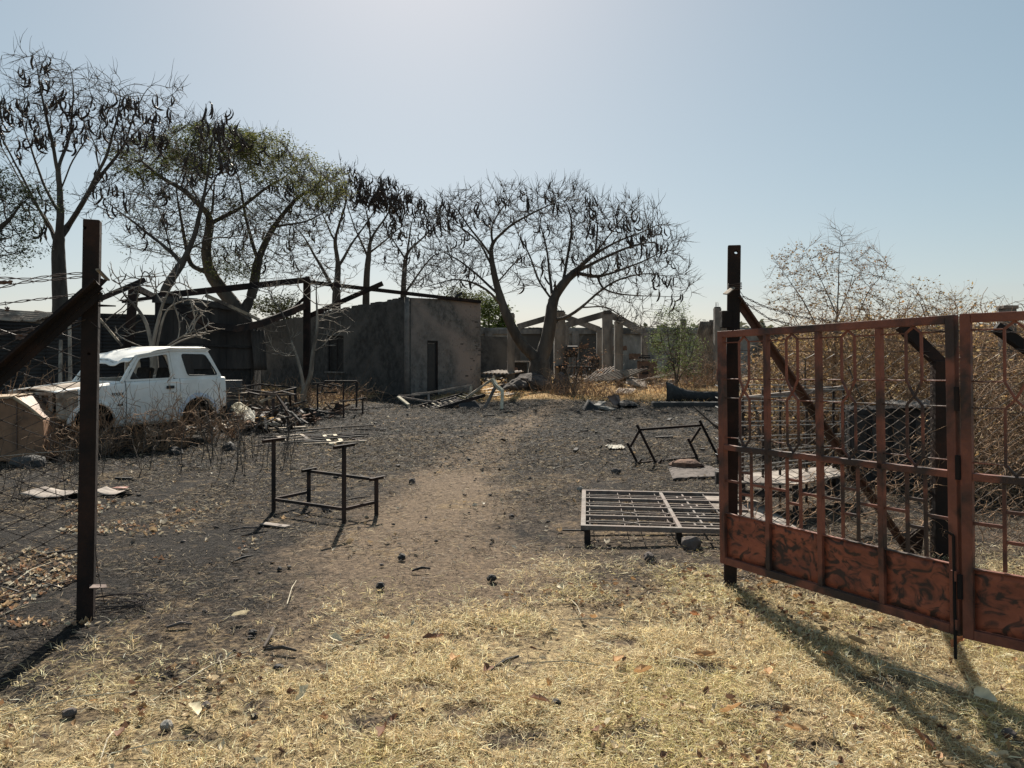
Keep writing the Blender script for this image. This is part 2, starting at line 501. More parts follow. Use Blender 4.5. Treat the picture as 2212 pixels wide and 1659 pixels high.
def gz_np(x, y):
    # matches the ground closely enough for litter: sampled from the same function on a lattice
    out = np.empty_like(x)
    for k in range(len(x)):
        out[k] = gz(float(x[k]), float(y[k]))
    return out

def wedge(n, d0, d1, spread=0.70, power=1.0, xoff=0.0):
    """random ground points in the part of the yard in view, uniform over its area"""
    u = RNG.random(n)
    d = np.sqrt(d0 ** 2 + (d1 ** 2 - d0 ** 2) * u ** power)
    x = (RNG.random(n) * 2 - 1) * spread * d + xoff
    return x, d

def blades(name, x, y, L, W, lift, cols, label_kind='stuff', seg=2, zoff=0.0, curl=0.6):
    n = len(x)
    z = gz_np(x, y) + zoff
    yaw = RNG.random(n) * 2 * math.pi
    el = lift * np.abs(RNG.normal(0, 1, n))
    el = np.clip(el, 0, 1.4)
    t = np.linspace(0, 1, seg + 1)
    ck = RNG.normal(0, curl, n)
    V = np.zeros((n, (seg + 1) * 2, 3))
    px, py, pz = x.copy(), y.copy(), z.copy() + 0.002 + RNG.random(n) * 0.012
    for k in range(seg + 1):
        a = yaw + ck * t[k]
        w = W * (1 - 0.75 * t[k] ** 2) * 0.5
        nx, ny = -np.sin(a), np.cos(a)
        tilt = RNG.normal(0, 0.5, n) * W
        V[:, 2 * k, 0] = px - nx * w; V[:, 2 * k, 1] = py - ny * w; V[:, 2 * k, 2] = pz
        V[:, 2 * k + 1, 0] = px + nx * w; V[:, 2 * k + 1, 1] = py + ny * w; V[:, 2 * k + 1, 2] = pz + tilt
        e = el * (1 - 1.1 * t[k])
        px = px + np.cos(a) * np.cos(e) * L / seg; py = py + np.sin(a) * np.cos(e) * L / seg
        pz = np.maximum(pz + np.sin(e) * L / seg, z + 0.002)
    base = (np.arange(n) * (seg + 1) * 2)[:, None]
    Q = np.concatenate([base + np.array([[2 * k, 2 * k + 1, 2 * k + 3, 2 * k + 2]]) for k in range(seg)], axis=0)
    C = np.repeat(cols, (seg + 1) * 2, axis=0)
    o = npobj(name, V.reshape(-1, 3), Q, 'blade', col=C)
    return o

def palette(n, pal, var=0.18):
    pal = np.array(pal)
    c = pal[RNG.integers(0, len(pal), n)]
    return np.clip(c * (1 + RNG.normal(0, var, (n, 1))), 0.01, 0.9)

STRAW = [(0.80, 0.65, 0.38), (0.86, 0.73, 0.46), (0.68, 0.52, 0.28), (0.88, 0.80, 0.56), (0.50, 0.38, 0.22), (0.62, 0.54, 0.30), (0.34, 0.24, 0.14), (0.70, 0.60, 0.40)]
def build_straw():
    x, y = wedge(330000, 2.1, 7.0, 0.72, 0.85)
    st = np.array([m_straw(a, b) for a, b in zip(x, y)])
    pat = vnoise(x, y, 2.3, 1.0) * 0.6 + vnoise(x, y, 6.0, 2.0) * 0.4
    keep = RNG.random(len(x)) < np.clip(st * 1.1, 0, 1) * np.clip((pat + .22 * vnoise(x, y, .8, 2.2) - 0.50) * 5, 0.05, 1)
    x, y, pat = x[keep], y[keep], pat[keep]
    n = len(x)
    L = 0.03 + 0.055 * RNG.random(n); W = 0.0017 + 0.0019 * RNG.random(n)
    cols = palette(n, STRAW)
    gr = vnoise(x, y, 1.3, 4.0)
    g = (gr > 0.56) & (RNG.random(n) < 0.4)
    cols[g] = palette(int(g.sum()), [(0.62, 0.55, 0.26), (0.70, 0.60, 0.30), (0.50, 0.44, 0.20)])
    tag(blades('dry_grass', x, y, L, W, 0.45, cols), kind='stuff')
    # rooted tufts standing up a little
    tx, ty = wedge(9000, 2.1, 6.2, 0.72, 0.9)
    st = np.array([m_straw(a, b) for a, b in zip(tx, ty)])
    k = (RNG.random(len(tx)) < st) & (vnoise(tx, ty, 1.9, 1.5) > .5)
    tx, ty = tx[k], ty[k]; m = 11
    x = np.repeat(tx, m) + RNG.normal(0, .012, len(tx) * m); y = np.repeat(ty, m) + RNG.normal(0, .012, len(tx) * m); n = len(x)
    tag(blades('grass_tufts', x, y, 0.03 + 0.045 * RNG.random(n), 0.0022 + 0.0018 * RNG.random(n), 0.95, palette(n, STRAW)), kind='stuff')
    # thin straw and scorched stubble over the burnt ground
    x, y = wedge(190000, 3.2, 15.0, 0.72, 1.15)
    st = np.array([m_straw(a, b) for a, b in zip(x, y)])
    pa_ = np.array([m_path(a, b) for a, b in zip(x, y)])
    keep = RNG.random(len(x)) < (1 - st) * (1 - .6 * np.clip(pa_, 0, 1)) * np.clip(vnoise(x, y, 1.7, 6.0) * 1.6 - 0.15, 0.15, 1)
    x, y = x[keep], y[keep]; n = len(x)
    L = (0.03 + 0.06 * RNG.random(n)) * (0.8 + y * 0.05); W = (0.002 + 0.0018 * RNG.random(n)) * (0.7 + 0.11 * y)
    pa = np.array([m_path(a, b) for a, b in zip(x, y)])
    light = RNG.random(n) < (0.34 + 0.25 * pa)
    cols = palette(n, [(0.025, 0.023, 0.022), (0.045, 0.038, 0.034), (0.08, 0.06, 0.045), (0.03, 0.03, 0.03)])
    cols[light] = palette(int(light.sum()), [(0.30, 0.24, 0.16), (0.22, 0.16, 0.10), (0.40, 0.34, 0.24), (0.20, 0.18, 0.16)])
    tag(blades('burnt_stubble', x, y, L, W, 0.28, cols), kind='stuff')
    # farther burnt ground, coarser
    x, y = wedge(90000, 11, 26, 0.70, 1.0)
    n = len(x)
    L = 0.06 + 0.10 * RNG.random(n); W = 0.006 + 0.010 * RNG.random(n)
    light = RNG.random(n) < 0.26
    cols = palette(n, [(0.014, 0.021, 0.021), (0.04, 0.036, 0.034), (0.07, 0.06, 0.05)])
    cols[light] = palette(int(light.sum()), [(0.17, 0.16, 0.15), (0.14, 0.13, 0.12), (0.26, 0.21, 0.15)])
    tag(blades('burnt_ground_litter', x, y, L, W, 0.3, cols), kind='stuff')
    # golden grass in front of the ruin and round the sheds
    x = RNG.uniform(-13, 11, 60000); y = RNG.uniform(20, 42, 60000)
    go = np.array([m_gold(a, b) for a, b in zip(x, y)])
    keep = RNG.random(len(x)) < go * np.clip(vnoise(x, y, 0.9, 8.0) * 2 - 0.35, 0.05, 1)
    x, y = x[keep], y[keep]; n = len(x)
    hi = np.clip(vnoise(x, y, 0.5, 9.0), 0.2, 1)
    L = (0.12 + 0.35 * RNG.random(n)) * hi; W = 0.008 + 0.010 * RNG.random(n)
    tag(blades('golden_grass', x, y, L, W, 0.85, palette(n, [(0.52, 0.36, 0.17), (0.42, 0.26, 0.12), (0.60, 0.45, 0.24), (0.34, 0.19, 0.09)])), kind='stuff')
build_straw()

def leaf_mesh(L, W, curl, twist, n=5):
    """a dead leaf: pointed outline, folded along the midrib and curled"""
    vs = []
    for k in range(n + 1):
        t = k / n
        w = W * math.sin(math.pi * min(1, t * 0.95 + 0.03)) ** 0.8 * 0.5 * random.uniform(.7, 1.25)
        a = curl * (t - 0.5)
        x = L * (t - 0.5); z = L * 0.25 * curl * (t - 0.5) ** 2 * 2
        tw = twist * (t - 0.5)
        for s in (-1, 0, 1):
            dy, dz = s * w * random.uniform(.8, 1.15), abs(s) * w * 0.6 * (1 + 0.7 * curl) * random.uniform(.6, 1.4)
            vs.append((x + 0.08 * L * math.sin(3 * t), dy * math.cos(tw) - dz * math.sin(tw), z + dz * math.cos(tw) + dy * math.sin(tw)))
    fs = []
    for k in range(n):
        o = k * 3
        fs += [(o, o + 1, o + 4, o + 3), (o + 1, o + 2, o + 5, o + 4)]
    return np.array(vs), np.array(fs)

LEAFCOL = [(0.30, 0.18, 0.10), (0.42, 0.30, 0.18), (0.20, 0.11, 0.07), (0.56, 0.46, 0.31), (0.15, 0.09, 0.06), (0.60, 0.54, 0.40), (0.38, 0.23, 0.11), (0.52, 0.42, 0.27)]
def litter(name, x, y, size, pal, up=0.35):
    protos = [leaf_mesh(1, 0.40 + 0.05 * k, 0.4 + 0.25 * k, 1.2 - 0.4 * k, 4) for k in range(7)]
    VV, QQ, CC = [], [], []
    o = 0
    cols = palette(len(x), pal)
    for i in range(len(x)):
        v, q = protos[i % 7]
        R = (Matrix.Rotation(random.uniform(0, 6.28), 3, 'Z') @ Matrix.Rotation(random.gauss(0, up), 3, 'X') @ Matrix.Rotation(random.gauss(0, up), 3, 'Y'))
        s = size[i]
        w = (v * s) @ np.array(R).T
        w[:, 2] -= min(w[:, 2].min(), 0) * 0.7
        VV.append(w + np.array([x[i], y[i], gz(x[i], y[i]) + (0.022 if name == 'leaf_litter' else 0.006)])); QQ.append(q + o); o += len(v)
        CC.append(np.repeat(cols[i:i + 1], len(v), axis=0))
    return npobj(name, np.concatenate(VV), np.concatenate(QQ), 'dry_leaf', col=np.concatenate(CC))

def build_litter():
    x, y = wedge(8000, 2.2, 6.0, 0.70, 1.0)
    k = (vnoise(x, y, 1.3, 5.0) > 0.5) | (RNG.random(len(x)) < 0.15)
    k &= np.array([m_straw(a, b) for a, b in zip(x, y)]) > 0.25
    x, y = x[k], y[k]
    o = litter('leaf_litter', x, y, 0.014 + 0.040 * RNG.random(len(x)) ** 2, LEAFCOL)
    tag(o, kind='stuff')
    # drift of pale leaves inside the left fence
    n = 3200
    d = RNG.uniform(4.6, 8.6, n); px = RNG.normal(120, 190, n)
    x = (px - HX) / F * d
    k = vnoise(x, d, 1.8, 7.0) > 0.52
    x, d = x[k], d[k]
    o = litter('leaf_drift', x, d, 0.022 + 0.038 * RNG.random(len(x)), [(0.58, 0.48, 0.33), (0.46, 0.33, 0.20), (0.62, 0.56, 0.44), (0.34, 0.20, 0.12), (0.25, 0.18, 0.13)])
    tag(o, kind='stuff')
    # scattered pale scraps over the burnt yard
    x, y = wedge(500, 6, 20, 0.6, 1.0)
    o = litter('pale_scraps', x, y, 0.03 + 0.06 * RNG.random(500), [(0.5, 0.46, 0.38), (0.36, 0.30, 0.22), (0.14, 0.12, 0.10), (0.45, 0.33, 0.2)])
    tag(o, kind='stuff')
    # large single dead leaves one can point to
    big = [(1500, 1345, 'orange'), (1525, 1435, ''), (1660, 1472, ''), (1165, 1535, 'brown'), (1290, 1600, 'brown'), (1215, 1283, 'pale'),
           (935, 1395, 'brown'), (262, 1612, 'brown'), (1335, 1445, ''), (1580, 1555, ''), (1990, 1618, 'brown'), (2130, 1520, 'pale'),
           (725, 1395, 'pale'), (655, 1520, 'pale'), (2070, 1405, 'orange'), (980, 1440, ''), (520, 1345, 'pale'), (1790, 1430, 'orange'),
           (1390, 1470, ''), (1050, 1470, 'brown'), (420, 1560, 'pale'), (830, 1600, 'brown'), (1720, 1600, ''), (1850, 1400, '')]
    pal = {'orange': (0.40, 0.19, 0.09), 'brown': (0.20, 0.11, 0.07), 'pale': (0.68, 0.60, 0.42), '': (0.46, 0.28, 0.14)}
    word = {'orange': 'orange-brown', 'brown': 'dark brown', 'pale': 'pale cream', '': 'tan'}
    for i, (px, py, c) in enumerate(big):
        g = GP(px, py)
        v, q = leaf_mesh(0.085 + 0.04 * random.random(), 0.05, random.uniform(0.3, 1.3), random.uniform(-1, 1), 7)
        col = np.tile(np.array(pal[c]), (len(v), 1)) * (1 + 0.12 * RNG.normal(0, 1, (len(v), 1)))
        o = npobj('dead_leaf', v, q, 'dry_leaf', base=(0, 0, 0), col=np.clip(col, 0.01, 1), smooth=False)
        o.location = g + Vector((0, 0, 0.045)); o.rotation_euler = (random.gauss(0, 0.3), random.gauss(0, 0.3), random.uniform(0, 6.28))
        tag(o, f'curled {word[c]} dead leaf lying on the foreground straw', 'leaf', f'{word[c]} dead leaves on the foreground straw')
build_litter()

# ------------------------------------------------------------------ block building
def wall_strips(mb, p0, p1, zb, zt, openings, thick, nrm, sill_only=False):
    """a wall from p0 to p1 (x,y), floor zb(u), top zt(u), with rectangular openings (u0,u1,z0,z1) in metres along it"""
    p0, p1 = Vector((*p0, 0)), Vector((*p1, 0))
    L = (p1 - p0).length; t = (p1 - p0) / L
    cuts = sorted({0.0, L} | {o[0] for o in openings} | {o[1] for o in openings})
    for a, b in zip(cuts[:-1], cuts[1:]):
        op = [o for o in openings if o[0] <= a + 1e-6 and o[1] >= b - 1e-6]
        def quad(za0, zb0, za1, zb1):
            A, B = p0 + t * a, p0 + t * b
            mb.prism([(A.x, A.y, za0), (B.x, B.y, zb0), (B.x, B.y, zb1), (A.x, A.y, za1)], nrm * thick)
        if not op:
            quad(zb(a), zb(b), zt(a), zt(b))
        else:
            o = op[0]
            if o[2] > max(zb(a), zb(b)) + 0.05: quad(zb(a), zb(b), o[2], o[2])
            if o[3] < min(zt(a), zt(b)) - 0.05: quad(o[3], o[3], zt(a), zt(b))
    return mb

def courses(p0, p1, z0, zt, nrm, prob, openings, proud=0.008, bl=0.235, bh=0.085, keep=lambda u, z: True):
    """individual brick faces showing through the render, each its own little block"""
    mb = M()
    p0, p1 = Vector((*p0, 0)), Vector((*p1, 0))
    L = (p1 - p0).length; t = (p1 - p0) / L
    k = 0; z = z0
    ang = math.atan2(t.y, t.x)
    while z < 6:
        u = -(k % 2) * bl / 2 + 0.02
        while u < L - bl * 0.5:
            uc = u + bl / 2
            if uc > bl / 2 and z + bh < zt(uc) - 0.02 and not any(o[0] - 0.06 < uc < o[1] + 0.06 and o[2] - 0.05 < z < o[3] + 0.05 for o in openings):
                if random.random() < prob(uc, z) and keep(uc, z):
                    d = random.uniform(0.004, 0.004 + proud)
                    c = p0 + t * uc + nrm * (-d * 0.5) + Vector((0, 0, z + bh / 2))
                    mb.box(c, (bl - random.uniform(0.015, 0.03), d, bh - random.uniform(0.014, 0.026)), ang + random.gauss(0, 0.004))
            u += bl
        z += bh; k += 1
    return mb

def build_block_house():
    C = Vector((-3.84, 28.0)); A = Vector((-12.66, 38.0)); B = Vector((-1.25, 30.75))
    back = A + (B - C)
    root = thing('block_building', 'roofless soot-darkened block building with a dark steel door behind the burnt yard', 'building', (C.x, C.y, g0(28)))
    tl = (A - C); Ll = tl.length; tl /= Ll
    nl = Vector((tl.y, -tl.x, 0)); nl = nl if nl.dot(Vector((1, 0.2, 0))) > 0 else -nl      # inward of the left face
    inn = Vector((back.x - C.x, back.y - C.y, 0)).normalized()
    tr = (B - C); Lr = tr.length; tr /= Lr
    nr = Vector((-tr.y, tr.x, 0)); nr = nr if nr.dot(inn) > 0 else -nr
    nl = Vector((-tl.y, tl.x, 0)); nl = nl if nl.dot(inn) > 0 else -nl
    zt_l = lambda u: 3.83 - 0.62 * u / Ll
    zt_r = lambda u: 3.83 + 0.08 * u / Lr
    zb_l = lambda u: 0.15
    win = [(4.6, 5.95, 1.05, 2.55)]
    dr = [(1.0, 1.52, 0.15, 2.28)]
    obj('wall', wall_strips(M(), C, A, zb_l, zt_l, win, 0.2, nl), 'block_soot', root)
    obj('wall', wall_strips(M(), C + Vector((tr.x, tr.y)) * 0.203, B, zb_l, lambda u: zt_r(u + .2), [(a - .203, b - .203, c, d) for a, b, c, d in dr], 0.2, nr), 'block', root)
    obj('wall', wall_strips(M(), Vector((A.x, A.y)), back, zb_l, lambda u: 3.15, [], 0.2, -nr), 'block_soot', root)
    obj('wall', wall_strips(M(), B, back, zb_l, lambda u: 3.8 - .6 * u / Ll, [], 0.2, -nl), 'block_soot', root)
    # pale rounded corner pier
    pc = Vector((C.x, C.y, 0)) - nl * 0.03 - nr * 0.03
    obj('corner_pier', M().tube([pc + Vector((0.02, 0.02, z)) for z in (0.12, 1.4, 2.6, 3.84)], [0.10, 0.09, 0.095, 0.09], 12), 'block', root, smooth=True)
    def pr_r(u, z):
        e = mn.noise((u * 1.1, z * 1.1, 2.0))
        return max(0.0, min(0.85, 0.3 + 0.7 * e + (0.3 if z < 1.3 else 0) + (0.35 if u > Lr - 0.3 else 0)))
    def pr_l(u, z):
        return max(0.0, min(0.9, 0.35 + 1.0 * mn.noise((u * 0.8, z * 0.9, 6.0)) + (0.35 if z < 1.5 else 0)))
    o = obj('exposed_bricks', courses(C, B, 0.3, zt_r, nr, pr_r, dr, .012), 'block', root); o['kind'] = 'stuff'
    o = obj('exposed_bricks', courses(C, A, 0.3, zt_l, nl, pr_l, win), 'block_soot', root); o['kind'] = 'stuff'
    # small knocked-out holes at the eroded right edge
    mb = M()
    for k in range(18):
        u = Lr - abs(random.gauss(0, 0.35)); z = random.uniform(0.5, 3.2)
        p = C + Vector((tr.x, tr.y)) * u
        mb.box(Vector((p.x, p.y, z)) - nr * 0.007, (random.uniform(0.05, 0.18), 0.012, random.uniform(0.03, 0.07)), math.atan2(tr.y, tr.x))
    o = obj('eroded_pits', mb, 'rock', root); o['kind'] = 'stuff'
    # door, frame and lintel
    dp = lambda u, z, off=0.0: Vector((C.x + tr.x * u, C.y + tr.y * u, z)) + nr * off
    d = obj('door', M().prism([dp(1.03, .16, .06), dp(1.49, .16, .06), dp(1.49, 2.22, .06), dp(1.03, 2.22, .06)], nr * 0.04), 'black_plastic', root)
    obj('door_frame', M().bar(dp(1.015, .16, .03), dp(1.015, 2.27, .03), .05, .07).bar(dp(1.505, .16, .03), dp(1.505, 2.27, .03), .05, .07).bar(dp(1.04, 2.255, .03), dp(1.48, 2.255, .03), .07, .05), 'burnt_steel', root)
    obj('lintel_strip', M().bar(dp(1.06, 2.17, .045), dp(1.36, 2.17, .045), .03, .03), 'ash_sheet', root)
    # window: sill and steel bars
    wp = lambda u, z, off=0.0: Vector((C.x + tl.x * u, C.y + tl.y * u, z)) + nl * off
    obj('window_sill', M().bar(wp(4.5, 1.04, -.03), wp(6.05, 1.04, -.03), .14, .06), 'concrete', root)
    w = obj('window_frame', M().bar(wp(4.63, 1.07, .08), wp(4.63, 2.54, .08), .04).bar(wp(5.92, 1.07, .08), wp(5.92, 2.54, .08), .04).bar(wp(4.65, 2.53, .08), wp(5.9, 2.53, .08), .04).bar(wp(5.27, 1.08, .08), wp(5.27, 2.5, .08), .03), 'burnt_steel', root)
    obj('shutter', M().prism([wp(4.66, 1.08, .14), wp(5.89, 1.08, .14), wp(5.89, 2.5, .14), wp(4.66, 2.5, .14)], nl * 0.02), 'char', root)
    # uneven broken top course
    mb = M()
    for k in range(28):
        u = random.uniform(0.2, Ll - 0.4)
        mb.box(wp(u, zt_l(u) + 0.02, 0.1), (random.uniform(.15, .5), .17, random.uniform(.03, .12)), math.atan2(tl.y, tl.x))
    obj('coping_rubble', mb, 'block_soot', root)['kind'] = 'stuff'
build_block_house()

# ------------------------------------------------------------------ burnt steel portal frame over the yard
def build_portal():
    top = P(663, 601, 25.0)
    base = on_ground(663, 25.0)
    root = thing('steel_portal_frame', 'burnt steel roof frame with a tall dark post and long roof beams still standing', 'steel frame', base)
    obj('post', M().bar(base + Vector((0, 0, -0.05)), top, .2, .2, (1, 0, 0)), 'dark_steel', root, bevel=.01)
    b = M().bar(P(330, 641, 21.6), P(667, 604, 25.0), .16, .19)
    obj('roof_beam', b, 'dark_steel', root)
    b = M().bar(P(664, 609, 25.0), P(1037, 652, 30.6), .14, .12)
    obj('roof_beam', b, 'dark_steel', root)
    for a, c in (((667, 683, 25.3), (827, 612, 25.6)),):
        obj('loose_rafter', M().bar(P(*a), P(*c), .14, .15), 'dark_steel', root)
    # sagging rafter, pulled down by the heat
    pts = [P(374, 655, 21.5), P(415, 682, 21.8), P(457, 704, 22.2), P(510, 710, 22.8), P(560, 700, 23.4), P(610, 681, 24.2), P(660, 660, 24.95)]
    mb = M()
    for p, q in zip(pts[:-1], pts[1:]):
        mb.bar(p, q + (q - p).normalized() * 0.02, .12, .2)
    obj('sagging_rafter', mb, 'burnt_steel', root)
    # small upright bracket over the fallen purlins
    obj('purlin', M().bar(P(628, 672, 25.4), P(661, 640, 25.4), .08).bar(P(606, 683, 25.4), P(640, 662, 25.4), .06), 'dark_steel', root)
    for i in range(5):
        q = P(700 + i * 62, 612 + i * 8, 25.6 + i * .75)
        obj('bolt', M().tube([q + Vector((0, -.12, .03)), q + Vector((0, -.08, .03))], .03, 6), 'char', root)
    obj('loose_cleat', M().bar(P(984, 641, 29.6), P(999, 633, 29.6), .12, .1), 'char', root)
    # second stand at the left
    d = 19.5
    base = on_ground(270, d)
    root = thing('steel_stanchion', 'leaning dark steel stanchion with a broken rafter behind the white car', 'steel frame', base)
    obj('post', M().bar(base, P(288, 618, d), .17, .17, (0, 1, 0)), 'dark_steel', root)
    obj('rafter', M().bar(P(206, 650, d - .3), P(314, 604, d + .2), .09, .13), 'burnt_steel', root)
    obj('rafter', M().bar(P(291, 620, d + .1), P(332, 641, d + 2.0), .1, .15), 'dark_steel', root)
    obj('rafter', M().bar(P(266, 651, d + .1), P(330, 643, d + 1.6), .08, .09), 'dark_steel', root)
    obj('strut', M().bar(P(215, 688, d - .5), P(264, 747, d - .4), .07, .05), 'pale_wood', root)
build_portal()

# ------------------------------------------------------------------ burnt sheds
def corr(mb, o, u, v, nrib, amp, nv=4, warp=0.0, seed=0):
    """corrugated sheet: ribs run along v; u spans across the ribs"""
    o, u, v = Vector(o), Vector(u), Vector(v)
    n = u.cross(v).normalized()
    def fn(a, b):
        p = o + u * a + v * b
        w = warp * mn.noise((p.x * 0.9 + seed, p.y * 0.9, p.z * 0.9)) if warp else 0
        return p + n * (amp * math.sin(a * nrib * 2 * math.pi) + w)
    return mb.grid(fn, nrib * 6, nv)

def build_sheds():
    d0, d1 = 17.5, 21.0
    a, b = on_ground(-260, d0), on_ground(332, d1)
    a.z = b.z = 0.1
    root = thing('corrugated_shed', 'long low dark burnt shed of horizontal corrugated sheets at the left', 'shed', (a.x, a.y, 0.1))
    t = (b - a); L = t.length; t /= L
    n = 9
    for i in range(n):
        for j in range(2):
            h0 = 0.15 + j * 1.22
            u0 = a + t * (L * i / n - 0.03); w = L / n + 0.06
            tilt = random.gauss(0, 0.012)
            mb = M()
            corr(mb, u0 + Vector((0, -0.02 * ((i + j) % 2), h0)), Vector((0, 0, 1.27)), t * w + Vector((0, 0, tilt)), 14, 0.011, 8, 0.04, i * 3 + j)
            obj('sheet', mb, 'shed', root, smooth=True, solid=0.004)
    for i in range(0, n + 1, 2):
        p = a + t * (L * i / n) + Vector((0, 0.12, 0))
        obj('stud', M().bar(p, p + Vector((0, 0, 2.6)), .08), 'char', root)
    obj('top_rail', M().bar(a + Vector((0, .03, 2.62)), b + Vector((0, .03, 2.66)), .1, .08), 'char', root)
    # rear slope of the roof, collapsed inwards
    mb = M(); corr(mb, a + Vector((0, .1, 2.62)), t * L, Vector((-1.0, 2.6, -0.35)), 60, .015, 8, .12, 4)
    obj('roof', mb, 'shed', root, smooth=True, solid=.004)
    # curled roof sheets on the left end
    for i, (x0, y0, x1, y1, dd) in enumerate([(-60, 672, 75, 690, 17.6), (-20, 681, 90, 692, 17.9), (30, 676, 120, 688, 18.2), (-40, 688, 40, 694, 17.4)]):
        mb = M(); p, q = P(x0, y0, dd), P(x1, y1, dd + .6)
        corr(mb, p, Vector((0.1, .7, .12)), q - p, 5, .018, 10, .14, i)
        tag(obj('curled_sheet', mb, 'roof_sheet', None, smooth=True, solid=.004, loc=p), ['longest', 'second', 'rightmost short', 'lowest short'][i] + ' curled pale roof sheet lying on the low corrugated shed', 'metal sheet', 'curled sheets on the low shed')
    # poles leaning on the shed
    for i, (p, q) in enumerate([(P(150, 690, 16.6), P(143, 812, 16.1)), (P(131, 735, 16.5), P(118, 836, 15.8))]):
        q.z = gz(q.x, q.y)
        mid = p.lerp(q, .5) + Vector((.05, 0, 0))
        tag(obj('pole', M().tube([q, mid, p], [.045, .04, .033], 7), 'pale_bark', loc=q), ('taller' if i == 0 else 'shorter') + ' pale pole leaning against the dark corrugated shed', 'pole', 'poles leaning on the shed')
    # tall boarded shed
    root = thing('burnt_shed', 'tall dark shed of scorched vertical panels with a sloping roof edge behind the white car', 'shed', on_ground(340, 21.8))
    A, B = on_ground(336, 21.6), on_ground(545, 23.6)
    t = (B - A); L = Vector((t.x, t.y, 0)).length; t = Vector((t.x, t.y, 0)) / L
    ztop = lambda u: float(np.interp(u / L, [0, .45, .8, 1], [CAMZ + (775 - 640) / F * 21.6, CAMZ + (775 - 648) / F * 22.5, CAMZ + (775 - 667) / F * 23.2, CAMZ + (775 - 692) / F * 23.6]))
    n = 11; u = 0
    for i in range(n):
        w = L / n; off = .024 * (i % 2) + random.uniform(0, .006)
        p0, p1 = A + t * (i * w - .02), A + t * ((i + 1) * w + .02)
        z0 = 1.30 if i > 3 else .1
        q = lambda p, z: Vector((p.x, p.y + off, z))
        obj('panel', M().prism([q(p0, z0), q(p1, z0), q(p1, ztop((i + 1) * w) - .04), q(p0, ztop(i * w) - .04)], (0, .015, 0)), 'shed_panel', root)
    obj('wall_plinth', M().prism([A + Vector((0, .09, -.1)), B + Vector((0, .09, -.1)), Vector((B.x, B.y + .09, 1.6)), Vector((A.x, A.y + .09, 1.6))], (0, .08, 0)), 'char', root)
    obj('cross_rail', M().bar(Vector((A.x, A.y - .05, 2.05)), Vector((B.x, B.y - .05, 1.95)), .05, .07), 'char', root)
    obj('eave_board', M().bar(P(329, 646, 21.5), P(426, 652, 22.4), .06, .2).bar(P(426, 652, 22.42), P(501, 664, 23.1), .06, .18), 'char_grey', root)
    obj('barge_plank', M().bar(P(444, 638, 22.2), P(505, 665, 22.9), .05, .1).bar(P(505, 665, 22.92), P(560, 691, 23.5), .05, .09), 'pale_wood', root)
    Bb = B + Vector((-1.2, 4.5, 0)); Ab = A + Vector((-1.2, 4.5, 0))
    obj('side_wall', M().prism([B, Bb, Vector((Bb.x, Bb.y, 2.3)), Vector((B.x, B.y, ztop(L) - .05))], (-.05, 0, 0)), 'shed', root)
    obj('side_wall', M().prism([A, Ab, Vector((Ab.x, Ab.y, 3.0)), Vector((A.x, A.y, ztop(0) - .05))], (.05, 0, 0)), 'shed', root)
    mb = M(); corr(mb, Vector((A.x, A.y + .2, ztop(0) - .1)), Vector((B.x - A.x, B.y - A.y, ztop(L) - ztop(0))), Vector((-1.2, 4.2, -.3)), 26, .015, 6, .08, 3)
    obj('roof', mb, 'shed', root, smooth=True, solid=.004)
    mb = M(); corr(mb, P(541, 712, 23.4), Vector((.3, .35, 0)), P(549, 800, 23.4) - P(541, 712, 23.4), 4, .015, 5, .05, 8)
    tag(obj('metal_sheet', mb, 'shed_panel', None, smooth=True, solid=.004, loc=P(541, 800, 23.4)), 'bent corrugated strip hanging at the right end of the tall dark shed', 'metal sheet')
    # pale wall seen through the gap between the shed and the block building
    p = on_ground(500, 46); mb = M().box((p.x + 1.2, 46, 2.0), (7, .2, 3.2))
    w = thing('far_wall', 'pale plain wall glimpsed in the gap between shed and block building', 'wall', p)
    obj('wall', mb, 'car_flare', w); obj('rail', M().bar((p.x - 2.3, 45.85, 3.2), (p.x + 4.7, 45.85, 3.2), .12), 'char', w)
    # dark drum beside the car's rear
    c = on_ground(497, 19.5)
    tag(obj('oil_drum', M().tube([c + Vector((0, 0, z)) for z in (0, .02, .3, .31, .33, .34, .6, .61, .63, .64, .92, .94)], [.28, .29, .29, .305, .305, .29, .29, .305, .305, .29, .29, .3], 18), 'blue_black', smooth=False, loc=c), 'dark upright drum just behind the tail of the white car', 'drum')
build_sheds()

